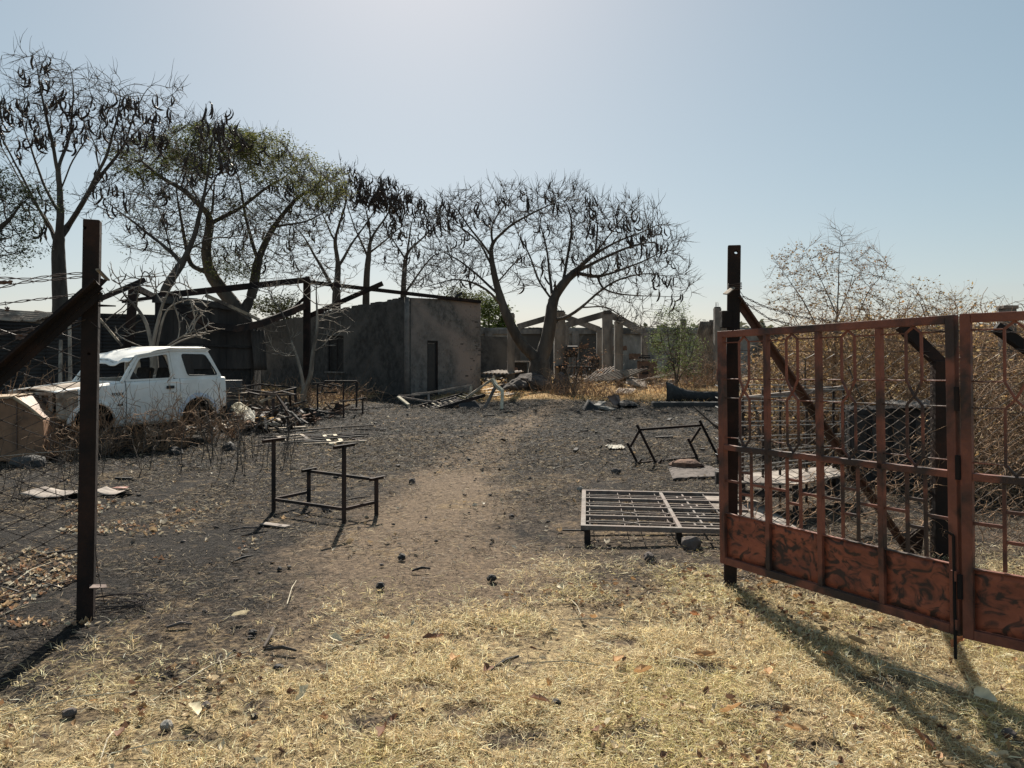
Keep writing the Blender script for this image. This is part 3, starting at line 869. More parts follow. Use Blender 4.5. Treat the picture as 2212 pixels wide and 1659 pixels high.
# ------------------------------------------------------------------ ruin with concrete frames at the back
def build_ruin():
    root = thing('ruined_hall_wall', 'long stained grey rear wall of the roofless hall, far behind the big bare tree', 'wall', (-2, 50, .57))
    x0, x1 = -6.0, 19.5
    mb = M(); N = 60
    V = []
    # wall body with a slightly ragged top
    for i in range(N):
        xa, xb = x0 + (x1 - x0) * i / N, x0 + (x1 - x0) * (i + 1) / N
        za = 3.62 + .05 * mn.noise((xa * 2, 0, 0)); zb = 3.62 + .05 * mn.noise((xb * 2, 0, 0))
        mb.prism([(xa, 50, .4), (xb, 50, .4), (xb, 50, zb), (xa, 50, za)], (0, .22, 0))
    obj('wall', mb, 'wall_far', root)
    obj('ring_beam', M().box(((x0 + x1) / 2, 49.93, 3.36), (x1 - x0, .14, .3)), 'concrete', root)
    for px in (1056, 1113, 1180, 1243, 1345 - 34, 1399, 1470, 1530):
        x = (px - HX) / F * 50
        obj('pilaster', M().box((x, 49.87, 1.9), (.42 + random.uniform(-.05, .08), .25, 3.0)), 'concrete', root)
    # broken ledges and fallen render patches
    for (px, py, w, h) in ((1252, 748, 1.1, .18), (1330, 752, 1.5, .22), (1410, 742, 1.2, .16), (1375, 770, .9, .3)):
        p = P(px, py, 49.8); mb = M(); n = 14
        pts = [(p.x + (k / n - .5) * w, 49.99, p.z + h * .5 + .07 * random.random()) for k in range(n + 1)] + [(p.x + (.5 - k / n) * w, 49.99, p.z - h * .5 - .06 * random.random()) for k in range(n + 1)]
        obj('broken_render', mb.prism(pts, (0, -.03, 0)), 'orange_mud', root)
    # left return wall, dark with soot
    root2 = thing('ruined_side_wall', 'soot-blackened low wall right behind the block building corner', 'wall', (-2.0, 44, .5))
    obj('wall', M().prism([(-5.2, 43, .3), (-.2, 46, .3), (-.2, 46, 2.9), (-5.2, 43, 3.0)], (0, .2, 0)), 'block_soot', root2)
    # free-standing columns
    cols = [(1104, 679, 38.0, .36, 'leftmost free-standing concrete column, beside the building corner'),
            (1209, 674, 37.0, .52, 'widest concrete column, just right of the forked tree trunk'),
            (1336, 695, 36.0, .38, 'short concrete column standing alone in the golden grass'),
            (1476, 692, 40.0, .28, 'slim concrete column behind the slender green tree'),
            (1549.5, 666, 37.5, .32, 'tall concrete column next to the slanting corrugated sheets')]
    for px, py, d, w, lb in cols:
        b = on_ground(px, d); tp = P(px, py, d)
        r = thing('concrete_column', 'grey ' + lb, 'column', b, 'concrete columns of the ruined hall')
        # chipped faces: stack of slightly uneven lifts
        mb = M(); z = b.z - .05; n = 9
        ring = []
        for k in range(n + 1):
            zz = z + (tp.z - z) * k / n
            ring.append([(b.x + sx * (w / 2) * (1 + random.uniform(-.07, .05)), b.y + sy * (w / 2) * (1 + random.uniform(-.07, .05)), zz) for sx, sy in ((-1, -1), (1, -1), (1, 1), (-1, 1))])
        vs = [v for r_ in ring for v in r_]
        fs = [(k * 4 + i, k * 4 + (i + 1) % 4, k * 4 + 4 + (i + 1) % 4, k * 4 + 4 + i) for k in range(n) for i in range(4)] + [(n * 4, n * 4 + 1, n * 4 + 2, n * 4 + 3)]
        obj('shaft', mb.add(vs, fs), 'concrete', r)
        obj('cap', M().box((b.x, b.y, tp.z + .03), (w * .8, w * .8, .07)), 'char_grey', r)
        for k in range(3):
            a = random.uniform(-.4, .4); q = Vector((b.x + random.uniform(-.3, .3) * w, b.y, tp.z + .05))
            obj('rebar', M().tube([q, q + Vector((a * .2, 0, .18)), q + Vector((a * .5, .1, .26))], .012, 4), 'wire', r)
    # gabled portal frames
    def gable(a, pk, c, post_w, base_y, name):
        r = thing('gable_frame', name, 'concrete frame', on_ground(pk[0], pk[2]), 'gabled concrete frames of the ruined hall')
        A, K, Cc = P(*a), P(*pk), P(*c)
        obj('rafter', M().bar(A, K, .22, .34), 'concrete', r)
        obj('rafter', M().bar(K + Vector((.02, .004, 0)), Cc, .22, .34), 'concrete', r)
        g = on_ground(pk[0], pk[2])
        obj('post', M().box((K.x, pk[2] + .012, (g.z + K.z - .12) / 2), (post_w, .3, K.z - g.z - .12)), 'concrete', r)
        obj('ridge_block', M().box((K.x, pk[2] - .02, K.z + .06), (post_w * .8, .3, .2)), 'char_grey', r)
        for e in (A, Cc):
            gg = gz(e.x, e.y)
            obj('post', M().box((e.x, e.y, (gg + e.z) / 2), (.34, .28, e.z - gg)), 'concrete', r)
    gable((1222, 703, 42), (1312, 677, 42), (1392, 719, 42), .55, 787, 'nearer gabled concrete frame with its peak right of the tree')
    gable((1118, 706, 46), (1207, 680, 46), (1295, 712, 46), .6, 787, 'farther gabled concrete frame with its peak behind the forked trunk')
    # slanting corrugated sheets at the right end
    r = thing('corrugated_screen', 'rusty pale corrugated sheets slanting behind the vines at the right end of the ruin', 'metal sheets', on_ground(1520, 38.5))
    for i in range(4):
        p = on_ground(1478 + i * 22, 38.8 + .06 * i); mb = M()
        top = P(1512 + i * 20, 694 - i * 3, 39.0 + .06 * i)
        corr(mb, p, Vector((.55, .05, 0)), top - p, 6, .025, 6, .06, i)
        obj('sheet', mb, 'roof_sheet', r, smooth=True, solid=.005)
    # big green leafed tree parts handled with the trees
    # burnt workshop table with machine box
    def workbench(px0, px1, pyt, d, box, lb, extra=None):
        x0_, x1_ = (px0 - HX) / F * d, (px1 - HX) / F * d
        g = gz((x0_ + x1_) / 2, d); z = P(0, pyt, d).z
        r = thing('workbench', lb, 'table', ((x0_ + x1_) / 2, d, g))
        obj('tabletop', M().box(((x0_ + x1_) / 2, d + .3, z), (x1_ - x0_, .8, .05)), 'ash_sheet', r, bevel=.01)
        m_ = (x1_ - x0_) * .16
        obj('cabinet', M().box(((x0_ + x1_) / 2, d + .32, (g + z) / 2 - .03), (x1_ - x0_ - 2 * m_, .6, z - g - .08)), box, r, bevel=.015)
        cx = x0_ + (x1_ - x0_) * .38
        obj('hatch', M().box((cx, d + .015, (g + z) / 2 + .05), (.34, .02, .42)), 'char', r)
        obj('dial', M().tube([(cx, d + .02, (g + z) / 2 + .08), (cx, d - .03, (g + z) / 2 + .08)], .12, 14), 'brown_sheet', r)
        if extra:
            q = Vector((cx, d + .2, z))
            obj('vice', M().bar(q + Vector((-.3, 0, .1)), q + Vector((.3, 0, .1)), .08).box(q + Vector((0, 0, .06)), (.15, .2, .12)).bar(q + Vector((-.18, 0, .12)), q + Vector((-.18, 0, .2)), .05).bar(q + Vector((-.2, 0, .2)), q + Vector((.3, 0, .2)), .05), 'char', r)
        return r
    workbench(1371, 1430, 777, 38.6, 'brown_sheet', 'rusty brown workbench with an overhanging pale top and a vice in the ruined hall', True)
    workbench(1094, 1147, 781, 41, 'char', 'black burnt workbench with a pale top left of the big tree trunk')
    # burnt machine on a stand, behind the wide column
    d = 36.6; p = on_ground(1236, d)
    r = thing('burnt_machine', 'burnt black machine on legs between two concrete columns', 'machine', p)
    obj('bed', M().box((p.x + .1, d, 1.22), (1.9, .6, .06)), 'burnt_steel', r)
    for dx in (-.55, .1, .45, .75):
        obj('leg', M().bar((p.x + dx, d - .2, p.z), (p.x + dx * .95, d - .1, 1.2), .06), 'burnt_steel', r)
    obj('motor', M().tube([(p.x - .3, d, 1.95), (p.x + .25, d, 1.95)], .27, 14), 'char', r)
    obj('column', M().bar((p.x - .3, d, 1.25), (p.x - .3, d, 1.8), .12).bar((p.x + .2, d, 1.25), (p.x + .2, d, 1.8), .05), 'char', r)
    obj('gearbox', M().box((p.x - .45, d, .95), (.35, .4, .7)).box((p.x + .35, d + .1, 1.0), (.3, .3, .35)), 'char', r, bevel=.03)
    # office chair
    p = on_ground(1283, 37.2)
    r = thing('burnt_chair', 'charred chair with a rounded backrest standing in the ruined hall', 'chair', p)
    rp = lambda w, h, cx, cz, y: [(cx + w / 2 * math.copysign(abs(math.cos(a)) ** .5, math.cos(a)), y, cz + h / 2 * math.copysign(abs(math.sin(a)) ** .5, math.sin(a))) for a in [k * math.pi / 8 for k in range(16)]]
    obj('backrest', M().prism(rp(.52, .58, p.x, 1.45, 37.2), (0, .07, 0)), 'char', r)
    obj('seat', M().box((p.x, 36.98, 1.07), (.5, .45, .08)), 'char', r, bevel=.02)
    for sx in (-.2, .2):
        obj('leg', M().bar((p.x + sx, 36.8, p.z), (p.x + sx, 36.8, 1.05), .035), 'burnt_steel', r)
        obj('leg', M().bar((p.x + sx, 37.2, p.z), (p.x + sx, 37.2, 1.25), .035), 'burnt_steel', r)
    # collapsed corrugated roof sheets
    sheets = [((1262, 822, 34.0), (1290, 800, 36.2), (1326, 806, 35.8), 'roof_sheet', 'dark corrugated roof sheet leaning in the shade left of the short column'),
              ((1256, 826, 33.5), (1330, 800, 35), (1336, 822, 34.2), 'roof_sheet', 'pale striped corrugated sheet fallen at the foot of the short column'),
              ((1352, 812, 35.4), (1396, 822, 34.6), (1352, 828, 33.6), 'roof_sheet', 'curved corrugated sheet sagging right of the short column'),
              ((1372, 826, 34), (1440, 806, 36.5), (1445, 812, 35.8), 'roof_sheet', 'narrow pale sheet lying in front of the workbench'),
              ((1324, 851, 28.5), (1338, 838, 30.2), (1374, 838, 30.2), 'roof_sheet', 'small ribbed pale sheet lying in the golden grass'),
              ((1040, 806, 37), (1075, 800, 39), (1100, 808, 37), 'roof_sheet', 'pale sheet lying by the right corner of the block building')]
    for i, (a, b, c, m_, lb) in enumerate(sheets):
        A, B, Cc = P(*a), P(*b), P(*c)
        for q in (A, B, Cc): q.z = max(q.z, gz(q.x, q.y) + .04)
        if i == 4:
            mb = M(); corr(mb, A, P(1362, 852, 28.5) - A, B - A, 9, .02, 4, .03, i)
        else:
            mb = M(); corr(mb, A, Cc - A, B - A, 7, .04, 10, .03, i)
        tag(obj('corrugated_sheet', mb, m_, None, smooth=True, solid=.005, loc=A), lb, 'metal sheet', 'fallen corrugated roof sheets')
build_ruin()

# ------------------------------------------------------------------ trees
def colonize(rng, chains, pts, step, kill, maxit=140, up=0.08, wig=0.25, influence=None):
    pos, par = [], []
    for ch in chains:
        ch = [np.array(tuple(p), float) for p in ch]
        if pos:
            A = np.array(pos); k = int(np.argmin(((A - ch[0]) ** 2).sum(1))); prev = k
            start = 1 if ((A[k] - ch[0]) ** 2).sum() < (step * 1.5) ** 2 else 0
        else:
            pos.append(ch[0]); par.append(-1); prev = 0; start = 1
        last = pos[prev]
        for q in ch[start:]:
            dist = np.linalg.norm(q - last); m = max(1, int(round(dist / step)))
            for k in range(1, m + 1):
                pos.append(last + (q - last) * k / m + rng.normal(0, step * 0.07, 3)); par.append(prev); prev = len(pos) - 1
            last = pos[prev]
    pts = np.asarray(pts, float)
    nch = {}
    best = np.full(len(pts), 1e9); who = np.zeros(len(pts), int)
    def update(start):
        nonlocal best, who
        A = np.array(pos[start:])
        if not len(A): return
        for s in range(0, len(A), 400):
            D = ((pts[:, None, :] - A[None, s:s + 400]) ** 2).sum(2)
            j = D.argmin(1); dm = D[np.arange(len(pts)), j]
            b = dm < best
            best[b] = dm[b]; who[b] = j[b] + start + s
    update(0)
    for it in range(maxit):
        if len(pts) == 0: break
        act = np.ones(len(pts), bool) if influence is None else best < influence ** 2
        if not act.any(): break
        new_from = np.unique(who[act]); n0 = len(pos)
        A = np.array(pos)
        for w in new_from:
            if nch.get(int(w), 0) >= 3:
                best[who == w] = 0.0; continue
            nch[int(w)] = nch.get(int(w), 0) + 1
            sel = act & (who == w)
            v = pts[sel] - A[w]; v /= np.maximum(np.linalg.norm(v, axis=1, keepdims=True), 1e-6)
            d = v.sum(0); nrm = np.linalg.norm(d)
            if nrm < 1e-3: d = rng.normal(0, 1, 3); nrm = np.linalg.norm(d)
            d = d / nrm + rng.normal(0, wig, 3) * 0.6; d[2] += up; d /= np.linalg.norm(d)
            pos.append(A[w] + d * step); par.append(int(w))
        update(n0)
        keep = best > kill ** 2
        pts, best, who = pts[keep], best[keep], who[keep]
        if len(pos) > 14000: break
    return np.array(pos), np.array(par)

def tree_mesh(rng, pos, par, R, tip, n_twig=2.0, twig_len=0.5, twig_r=0.008, droop=0.0, twig_up=0.25):
    n = len(pos)
    kids = [[] for _ in range(n)]
    for i in range(1, n):
        kids[par[i]].append(i)
    tip = tip * .95
    cnt = np.zeros(n)
    for i in range(n - 1, -1, -1):
        if not kids[i]: cnt[i] = 1
        if par[i] >= 0: cnt[par[i]] += cnt[i]
    e = math.log(R * 1.15 / tip) / math.log(max(cnt[0], 3))
    rad = tip * cnt ** e
    dist = np.zeros(n)
    for i in range(1, n):
        dist[i] = dist[par[i]] + np.linalg.norm(pos[i] - pos[par[i]])
    rad = np.maximum(rad * (1 - 0.85 * np.clip(dist / dist.max() - .12, 0, 1) ** .8), tip)
    sm = pos.copy()
    for _ in range(2):
        new = sm.copy()
        for i in range(1, n):
            ks = kids[i]
            if len(ks) >= 1 and par[i] >= 0:
                k = max(ks, key=lambda c: cnt[c])
                new[i] = 0.5 * sm[i] + 0.25 * sm[par[i]] + 0.25 * sm[k]
        sm = new
    VT, QT, VB, QB = [], [], [], []
    ot = ob = 0
    stack = [(0, None)]
    while stack:
        i, fr = stack.pop()
        ch = [i] if fr is None else [fr, i]
        rr = [rad[i]] if fr is None else [min(rad[fr], rad[i] * 1.15), rad[i]]
        cur = i
        while kids[cur]:
            ks = sorted(kids[cur], key=lambda c: -cnt[c])
            for o_ in ks[1:]: stack.append((o_, cur))
            cur = ks[0]; ch.append(cur); rr.append(rad[cur])
        if len(ch) < 2: continue
        p = sm[ch]; r = np.array(rr); r[-1] *= 0.4
        m = 9 if r[0] > R * 0.55 else (6 if r[0] > 0.05 else 4)
        v, q = tube_np(p, r, m)
        VT.append(v); QT.append(q + ot); ot += len(v)
    trunk = (np.concatenate(VT), np.concatenate(QT))
    # fine twigs
    thin = np.where(cnt <= 6)[0]
    m = int(len(thin) * n_twig * 0.9)
    src = rng.choice(thin, m)
    ends = []
    for s in src:
        d = sm[s] - sm[par[s]] if par[s] >= 0 else np.array([0, 0, 1.0])
        d = d / (np.linalg.norm(d) + 1e-6) + rng.normal(0, 0.42, 3); d[2] += twig_up; d /= np.linalg.norm(d)
        L = twig_len * rng.uniform(0.4, 1.2); p = [sm[s]]
        for k in range(4):
            d = d + rng.normal(0, 0.16, 3); d[2] -= droop; d /= np.linalg.norm(d)
            p.append(p[-1] + d * L / 4)
        v, q = tube_np(np.array(p), np.array([1, .85, .7, .5, .3]) * twig_r, 3)
        VB.append(v); QB.append(q + ob); ob += len(v)
        ends.append(p[-1]); 
        if rng.random() < 0.5: ends.append(p[2])
    twigs = (np.concatenate(VB), np.concatenate(QB)) if VB else None
    return trunk, twigs, sm, rad, np.array(ends) if ends else np.zeros((0, 3))

def blob_points(rng, blobs, d0):
    out = []
    for b in blobs:
        px, py, rx, ry, rd, n = b[:6]; d = d0 + (b[6] if len(b) > 6 else 0)
        c = P(px, py, d); s = d / F
        u = rng.normal(0, 1, (n, 3)); u /= np.linalg.norm(u, axis=1, keepdims=True)
        u *= rng.random((n, 1)) ** (1 / 2.2)
        out.append(np.array([c.x, c.y, c.z]) + u * np.array([rx * s, rd, ry * s]))
    return np.concatenate(out)

POD = []
def pod_meshes():
    for k in range(5):
        c = [0.9, 1.5, 0.5, 2.1, -0.9][k]
        L = [0.42, 0.48, 0.38, 0.46, 0.36][k]
        pts = [(0, 0, 0)]; a = -math.pi / 2 + 0.5 * c; x = z = 0.0
        n = 10
        for i in range(n):
            x += math.cos(a) * L / n; z += math.sin(a) * L / n; a -= c / n * 1.6
            pts.append((x, 0.01 * math.sin(i), z))
        r = [0.006, 0.007, 0.010, 0.021, 0.024, 0.025, 0.025, 0.025, 0.024, 0.019, 0.006]
        v, q = tube_np(np.array(pts), np.array(r), 5)
        me = bpy.data.meshes.new('seed_pod'); me.from_pydata(v.tolist(), [], q.tolist()); me.materials.append(MATS['pod'])
        POD.append(me)
pod_meshes()

def leaf_quads(rng, ctr, n, spread, L, W, pal, var=0.25, flat=0.4):
    i = rng.integers(0, len(ctr), n)
    c = ctr[i] + rng.normal(0, spread, (n, 3)) * np.array([1, 1, flat + .3])
    a = rng.normal(0, 1, (n, 3)); a[:, 2] *= flat; a /= np.linalg.norm(a, axis=1, keepdims=True)
    b = np.cross(a, rng.normal(0, 1, (n, 3)) * np.array([.5, .5, 1.2])); b /= np.maximum(np.linalg.norm(b, axis=1, keepdims=True), 1e-6)
    l = (L * rng.uniform(.6, 1.3, (n, 1))) / 2; w = (W * rng.uniform(.6, 1.3, (n, 1))) / 2
    V = np.stack([c - a * l, c + b * w, c + a * l, c - b * w], axis=1).reshape(-1, 3)
    Q = np.arange(n * 4).reshape(n, 4)
    pal = np.array(pal); col = pal[rng.integers(0, len(pal), n)] * (1 + rng.normal(0, var, (n, 1)))
    return V, Q, np.repeat(np.clip(col, .005, .9), 4, axis=0)

def tree(name, label, d, chains, blobs, R, tip=0.012, step=0.32, kill=0.42, seed=1, pods=(), n_twig=2.0, twig_len=0.5, twig_r=0.007,
         leaves=None, bark='bark', twig_mat='bark', up=0.05, droop=0.0, group=None, cat='tree', wig=.14, flare=None, twig_up=.25, base=None, podsize=1.0):
    rng = np.random.default_rng(seed)
    if cat == 'tree': twig_r = max(twig_r, .00034 * d); podsize *= 1.15
    cc = [[P(c[0], c[1], d + (c[2] if len(c) > 2 else 0)) for c in ch] for ch in chains]
    b = cc[0][0]; g = gz(b.x, b.y)
    cc[0][0] = Vector((b.x, b.y, g - .1))
    pts = blob_points(rng, [b[:5] + (int(b[5] * 2.4),) + b[6:] for b in blobs], d); kill *= .72; step *= .86
    pts = pts[pts[:, 2] > g + .6]
    pos, par = colonize(rng, cc, pts, step, kill, up=up, wig=wig)
    trunk, twigs, sm, rad, ends = tree_mesh(rng, pos, par, R, tip, n_twig, twig_len, twig_r, droop, twig_up)
    root = thing(name, label, cat, (b.x, b.y, g), group)
    if flare:
        V = trunk[0]; h = V[:, 2] - g; k = 1 + flare * np.clip(1 - h / 1.6, 0, 1) ** 2
        # only near the trunk axis
        near = np.hypot(V[:, 0] - b.x, V[:, 1] - b.y) < R * 2.5
        V[near, 0] = b.x + (V[near, 0] - b.x) * k[near]; V[near, 1] = b.y + (V[near, 1] - b.y) * k[near]
    npobj('trunk', trunk[0], trunk[1], bark, root, smooth=True)
    if twigs is not None:
        o = npobj('twigs', twigs[0], twigs[1], twig_mat, root); o['kind'] = 'stuff'
    if leaves:
        V, Q, C = [], [], []; o_ = 0
        for (blobs_, n, L, W, spread, pal) in leaves:
            E = ends
            if blobs_:
                ok = np.zeros(len(E), bool)
                X = HX + F * E[:, 0] / E[:, 1]; Y = HY - F * (E[:, 2] - CAMZ) / E[:, 1]
                for (px, py, rx, ry) in blobs_:
                    ok |= ((X - px) / rx) ** 2 + ((Y - py) / ry) ** 2 < 1
                E = E[ok]
            if len(E) == 0: continue
            if n > 4000: E = E[rng.choice(len(E), max(60, len(E) // 3), replace=False)]
            v, q, c = leaf_quads(rng, E, n, spread, L, W, pal)
            V.append(v); Q.append(q + o_); C.append(c); o_ += len(v)
        if V:
            o = npobj('foliage', np.concatenate(V), np.concatenate(Q), 'leaf', root, col=np.concatenate(C)); o['kind'] = 'stuff'
    # seed pods hang from the thin branches, each a part of its own
    E = np.concatenate([ends, sm[rad < tip * 3.6]]) if len(ends) else sm
    X = HX + F * E[:, 0] / E[:, 1]; Y = HY - F * (E[:, 2] - CAMZ) / E[:, 1]
    total = 0
    for (px, py, rx, ry, n) in pods:
        ok = np.where(((X - px) / rx) ** 2 + ((Y - py) / ry) ** 2 < 1)[0]
        if not len(ok): continue
        k = 0
        while k < n and total < 298:
            i = rng.choice(ok); m = rng.integers(1, 4)
            for _ in range(m):
                o = bpy.data.objects.new('seed_pod', POD[rng.integers(0, 5)]); COL.objects.link(o); o.parent = root
                o.location = Vector(E[i]) - root.location + Vector(rng.normal(0, .06, 3))
                o.rotation_euler = (rng.normal(0, .16), rng.normal(0, .22), rng.uniform(0, 6.28))
                s = rng.uniform(.8, 1.3) * podsize * max(1.08, d / 36); o.scale = (s, s, s)
                k += 1; total += 1
    return root

def build_trees():
    # A - tall pod tree, left
    tree('pod_tree', 'tallest bare tree at the left, hung with long black seed pods, behind the low shed', 26,
         [[(132, 760), (130, 660), (128, 590), (124, 528)], [(124, 540), (112, 490, .4), (62, 420, .6), (30, 365, .9)], [(126, 530), (132, 470, -.3), (128, 400, -.3), (118, 330, -.6)],
          [(128, 420), (150, 360, -.8), (195, 290, -1)], [(130, 520), (165, 460, .6), (215, 380, .8), (265, 320, 1.0), (320, 255, 1.2)], [(215, 380), (205, 310, 1.6), (165, 230, 1.8)],
          [(265, 320, 1), (300, 225, .6), (325, 180, .4)], [(320, 255, 1.2), (390, 185, 1.4), (408, 160, 1.4)], [(118, 330, -.6), (95, 230, -1), (75, 120, -1)], [(30, 365, .9), (-30, 260, 1.0), (-40, 180, .5)], [(128, 560), (70, 470, -1), (20, 440, -1.5)], [(145, 490, .3), (190, 420, -.4), (230, 340, -.7), (255, 250, -.8), (262, 190, -.8)], [(128, 460), (90, 390, .6), (60, 300, .9), (40, 210, 1)], [(122, 380, -.5), (150, 300, .3), (160, 200, .6), (150, 130, .7)], [(190, 420, .7), (240, 400, 1.3), (300, 350, 1.7), (350, 290, 1.9)], [(118, 500, .1), (80, 440, -.6), (20, 330, -1), (-20, 260, -1)]],
         [(150, 240, 150, 95, 2.3, 330), (75, 160, 60, 65, 1.3, 90), (325, 240, 70, 60, 1.3, 110), (30, 260, 85, 90, 1.6, 130), (230, 210, 90, 60, 2, 90), (60, 420, 90, 70, 1.6, 60), (380, 200, 25, 40, .8, 18), (280, 320, 100, 40, 1.5, 60), (345, 300, 60, 30, 1.2, 30)],
         .25, .010, .26, .34, 3, pods=[(150, 250, 170, 70, 105), (75, 130, 40, 50, 22), (320, 205, 60, 60, 34), (20, 260, 60, 70, 36), (230, 270, 120, 45, 40), (370, 300, 60, 40, 12), (230, 430, 60, 70, 16), (90, 440, 100, 60, 12), (140, 500, 100, 30, 6)],
         n_twig=1.2, twig_len=.55, group='seed pod trees behind the burnt yard')
    # dense dark tree cut by left edge
    tree('leafy_tree', 'dense dark green tree cut off by the left edge above the fence wires', 21,
         [[(-70, 770), (-70, 640), (-60, 540)], [(-60, 560), (-10, 500), (30, 470)]],
         [(-40, 450, 95, 85, 1.8, 260), (10, 520, 45, 55, 1.0, 60), (60, 430, 60, 35, 1, 50)], .2, .012, .28, .38, 5, n_twig=2, twig_len=.45,
         leaves=[(None, 9000, .075, .035, .13, [(.035, .05, .022), (.05, .07, .025), (.025, .035, .018)])])
    # C - flat-topped acacia with green crown
    tree('acacia_tree', 'broad flat-crowned acacia with feathery green leaves above the dark sheds', 34,
         [[(545, 760), (522, 680), (480, 628), (452, 588), (445, 540), (455, 470), (462, 410)], [(452, 588), (410, 575, .5), (395, 500, .8), (385, 440, .9)], [(455, 470), (400, 410, -1), (350, 385, -1.2), (300, 345, -1)],
          [(455, 480), (520, 450, 1), (580, 400, 1.4), (640, 370, 1.2)], [(522, 680), (545, 640, .2), (556, 560, .4), (590, 490, .6), (640, 430, .4), (690, 400, .2)], [(556, 560, .4), (530, 470, 1), (520, 400, 1.3)], [(590, 490, .6), (660, 480, 1.8), (720, 450, 2)]],
         [(350, 330, 110, 32, 3.6, 260), (470, 312, 100, 30, 3.6, 240), (580, 345, 100, 38, 3.4, 260), (670, 395, 80, 40, 3, 190), (480, 440, 210, 70, 3.4, 330), (300, 380, 60, 60, 2.5, 110), (600, 470, 110, 70, 3, 170), (400, 520, 150, 60, 3, 120), (545, 570, 110, 40, 2.4, 80)],
         .42, .013, .36, .46, 8, n_twig=2.4, twig_len=.75, twig_r=.008, podsize=1.0, pods=[(540, 310, 110, 40, 26), (420, 430, 130, 80, 30), (640, 430, 90, 60, 44), (560, 520, 120, 50, 30)],
         leaves=[([(340, 340, 110, 45), (450, 310, 110, 45), (420, 360, 90, 25)], 13000, .14, .055, .13, [(.14, .16, .045), (.10, .12, .038), (.18, .19, .06), (.06, .075, .028)]),
                 ([(600, 340, 120, 60), (700, 400, 70, 45)], 7500, .13, .05, .14, [(.17, .18, .055), (.12, .135, .045), (.21, .21, .075)]),
                 ([(480, 470, 250, 130)], 10000, .10, .045, .3, [(.11, .12, .045), (.07, .08, .033)]), ([(480, 610, 90, 45)], 1500, .10, .05, .25, [(.07, .09, .025), (.09, .11, .03)])])
    # D - leaning pod tree in front of it
    tree('pod_tree', 'leaning grey pod tree rising right behind the dark shed, forked low', 24.5,
         [[(338, 760), (343, 680), (352, 636), (372, 600), (400, 556), (425, 500), (440, 430), (455, 340), (462, 270)], [(395, 565), (372, 545, .3), (300, 490, .7), (235, 440, .9), (200, 400, 1)], [(372, 545, .3), (355, 480, -.4), (335, 430, -.6)],
          [(408, 535), (440, 520, -.4), (490, 512, -.8), (540, 508, -1)], [(440, 430), (475, 370, .6), (500, 320, .8)], [(436, 450), (405, 390, .5), (385, 350, .6)]],
         [(450, 280, 40, 50, 1, 70), (480, 350, 70, 55, 1.4, 90), (390, 380, 60, 60, 1.3, 70), (250, 440, 90, 60, 1.5, 110), (350, 470, 70, 50, 1.3, 60), (540, 500, 60, 40, 1.2, 50), (510, 300, 50, 30, 1, 40)],
         .17, .010, .26, .36, 13, n_twig=1.2, twig_len=.5, pods=[(445, 250, 60, 30, 22), (490, 300, 60, 50, 40), (400, 370, 80, 50, 18), (300, 470, 90, 60, 14)], group='seed pod trees behind the burnt yard')
    # F, G, H - pod trees over the portal frame
    tree('pod_tree', 'pod tree standing just right of the tall dark post, crown full of black pods', 43,
         [[(729, 760), (727, 650), (731, 575), (722, 520), (700, 470)], [(731, 575), (765, 520, .6), (800, 470, .9), (830, 420, 1)], [(722, 520), (745, 450, -.6), (750, 400, -.8)], [(727, 640), (685, 560, .9), (650, 500, 1.2), (610, 470, 1.2)]],
         [(700, 420, 70, 60, 2, 120), (770, 420, 80, 60, 2, 130), (640, 500, 80, 70, 2, 110), (730, 510, 110, 60, 2, 130), (690, 580, 90, 40, 2, 70), (735, 370, 50, 30, 1.2, 40)],
         .27, .013, .42, .56, 17, n_twig=1.6, twig_len=.55, pods=[(725, 385, 60, 40, 60), (690, 450, 70, 60, 40), (650, 520, 60, 40, 18), (770, 430, 50, 50, 34)],
         leaves=[([(690, 410, 70, 60)], 1600, .10, .04, .2, [(.10, .12, .045), (.07, .09, .03)])], group='seed pod trees behind the burnt yard')
    tree('pod_tree', 'slim straight pod tree behind the roof beam with the densest clump of black pods', 44,
         [[(792, 760), (791, 650), (795, 560), (800, 505), (790, 450)], [(800, 520), (832, 470, .4), (860, 420, .6)], [(795, 560), (770, 500, .8), (748, 440, 1)], [(795, 540), (850, 505, -.6), (880, 470, -.8)]],
         [(810, 420, 90, 45, 1.9, 200), (860, 430, 50, 40, 1.5, 90), (760, 420, 50, 40, 1.5, 60), (820, 510, 90, 55, 1.8, 120)],
         .24, .013, .4, .52, 19, n_twig=1.6, twig_len=.45, pods=[(830, 405, 70, 38, 190), (870, 425, 40, 40, 70), (780, 400, 50, 30, 30)], podsize=1.05, group='seed pod trees behind the burnt yard')
    tree('pod_tree', 'pod tree rising over the left part of the block building roof', 46,
         [[(872, 760), (872, 640), (876, 560), (884, 520), (890, 470)], [(876, 560), (850, 520, .6), (830, 490, .8)], [(880, 545), (925, 505, -.5), (950, 470, -.7)], [(874, 640), (905, 590, .8), (935, 550, 1.0)]],
         [(890, 470, 80, 50, 2, 140), (935, 460, 50, 45, 1.6, 80), (840, 520, 70, 50, 1.8, 90), (940, 540, 90, 50, 1.8, 100), (890, 570, 100, 40, 1.8, 90)],
         .24, .013, .42, .54, 23, n_twig=1.8, twig_len=.5, pods=[(885, 480, 60, 40, 80), (940, 450, 45, 45, 60), (850, 540, 60, 40, 14), (900, 560, 60, 40, 10)], group='seed pod trees behind the burnt yard')
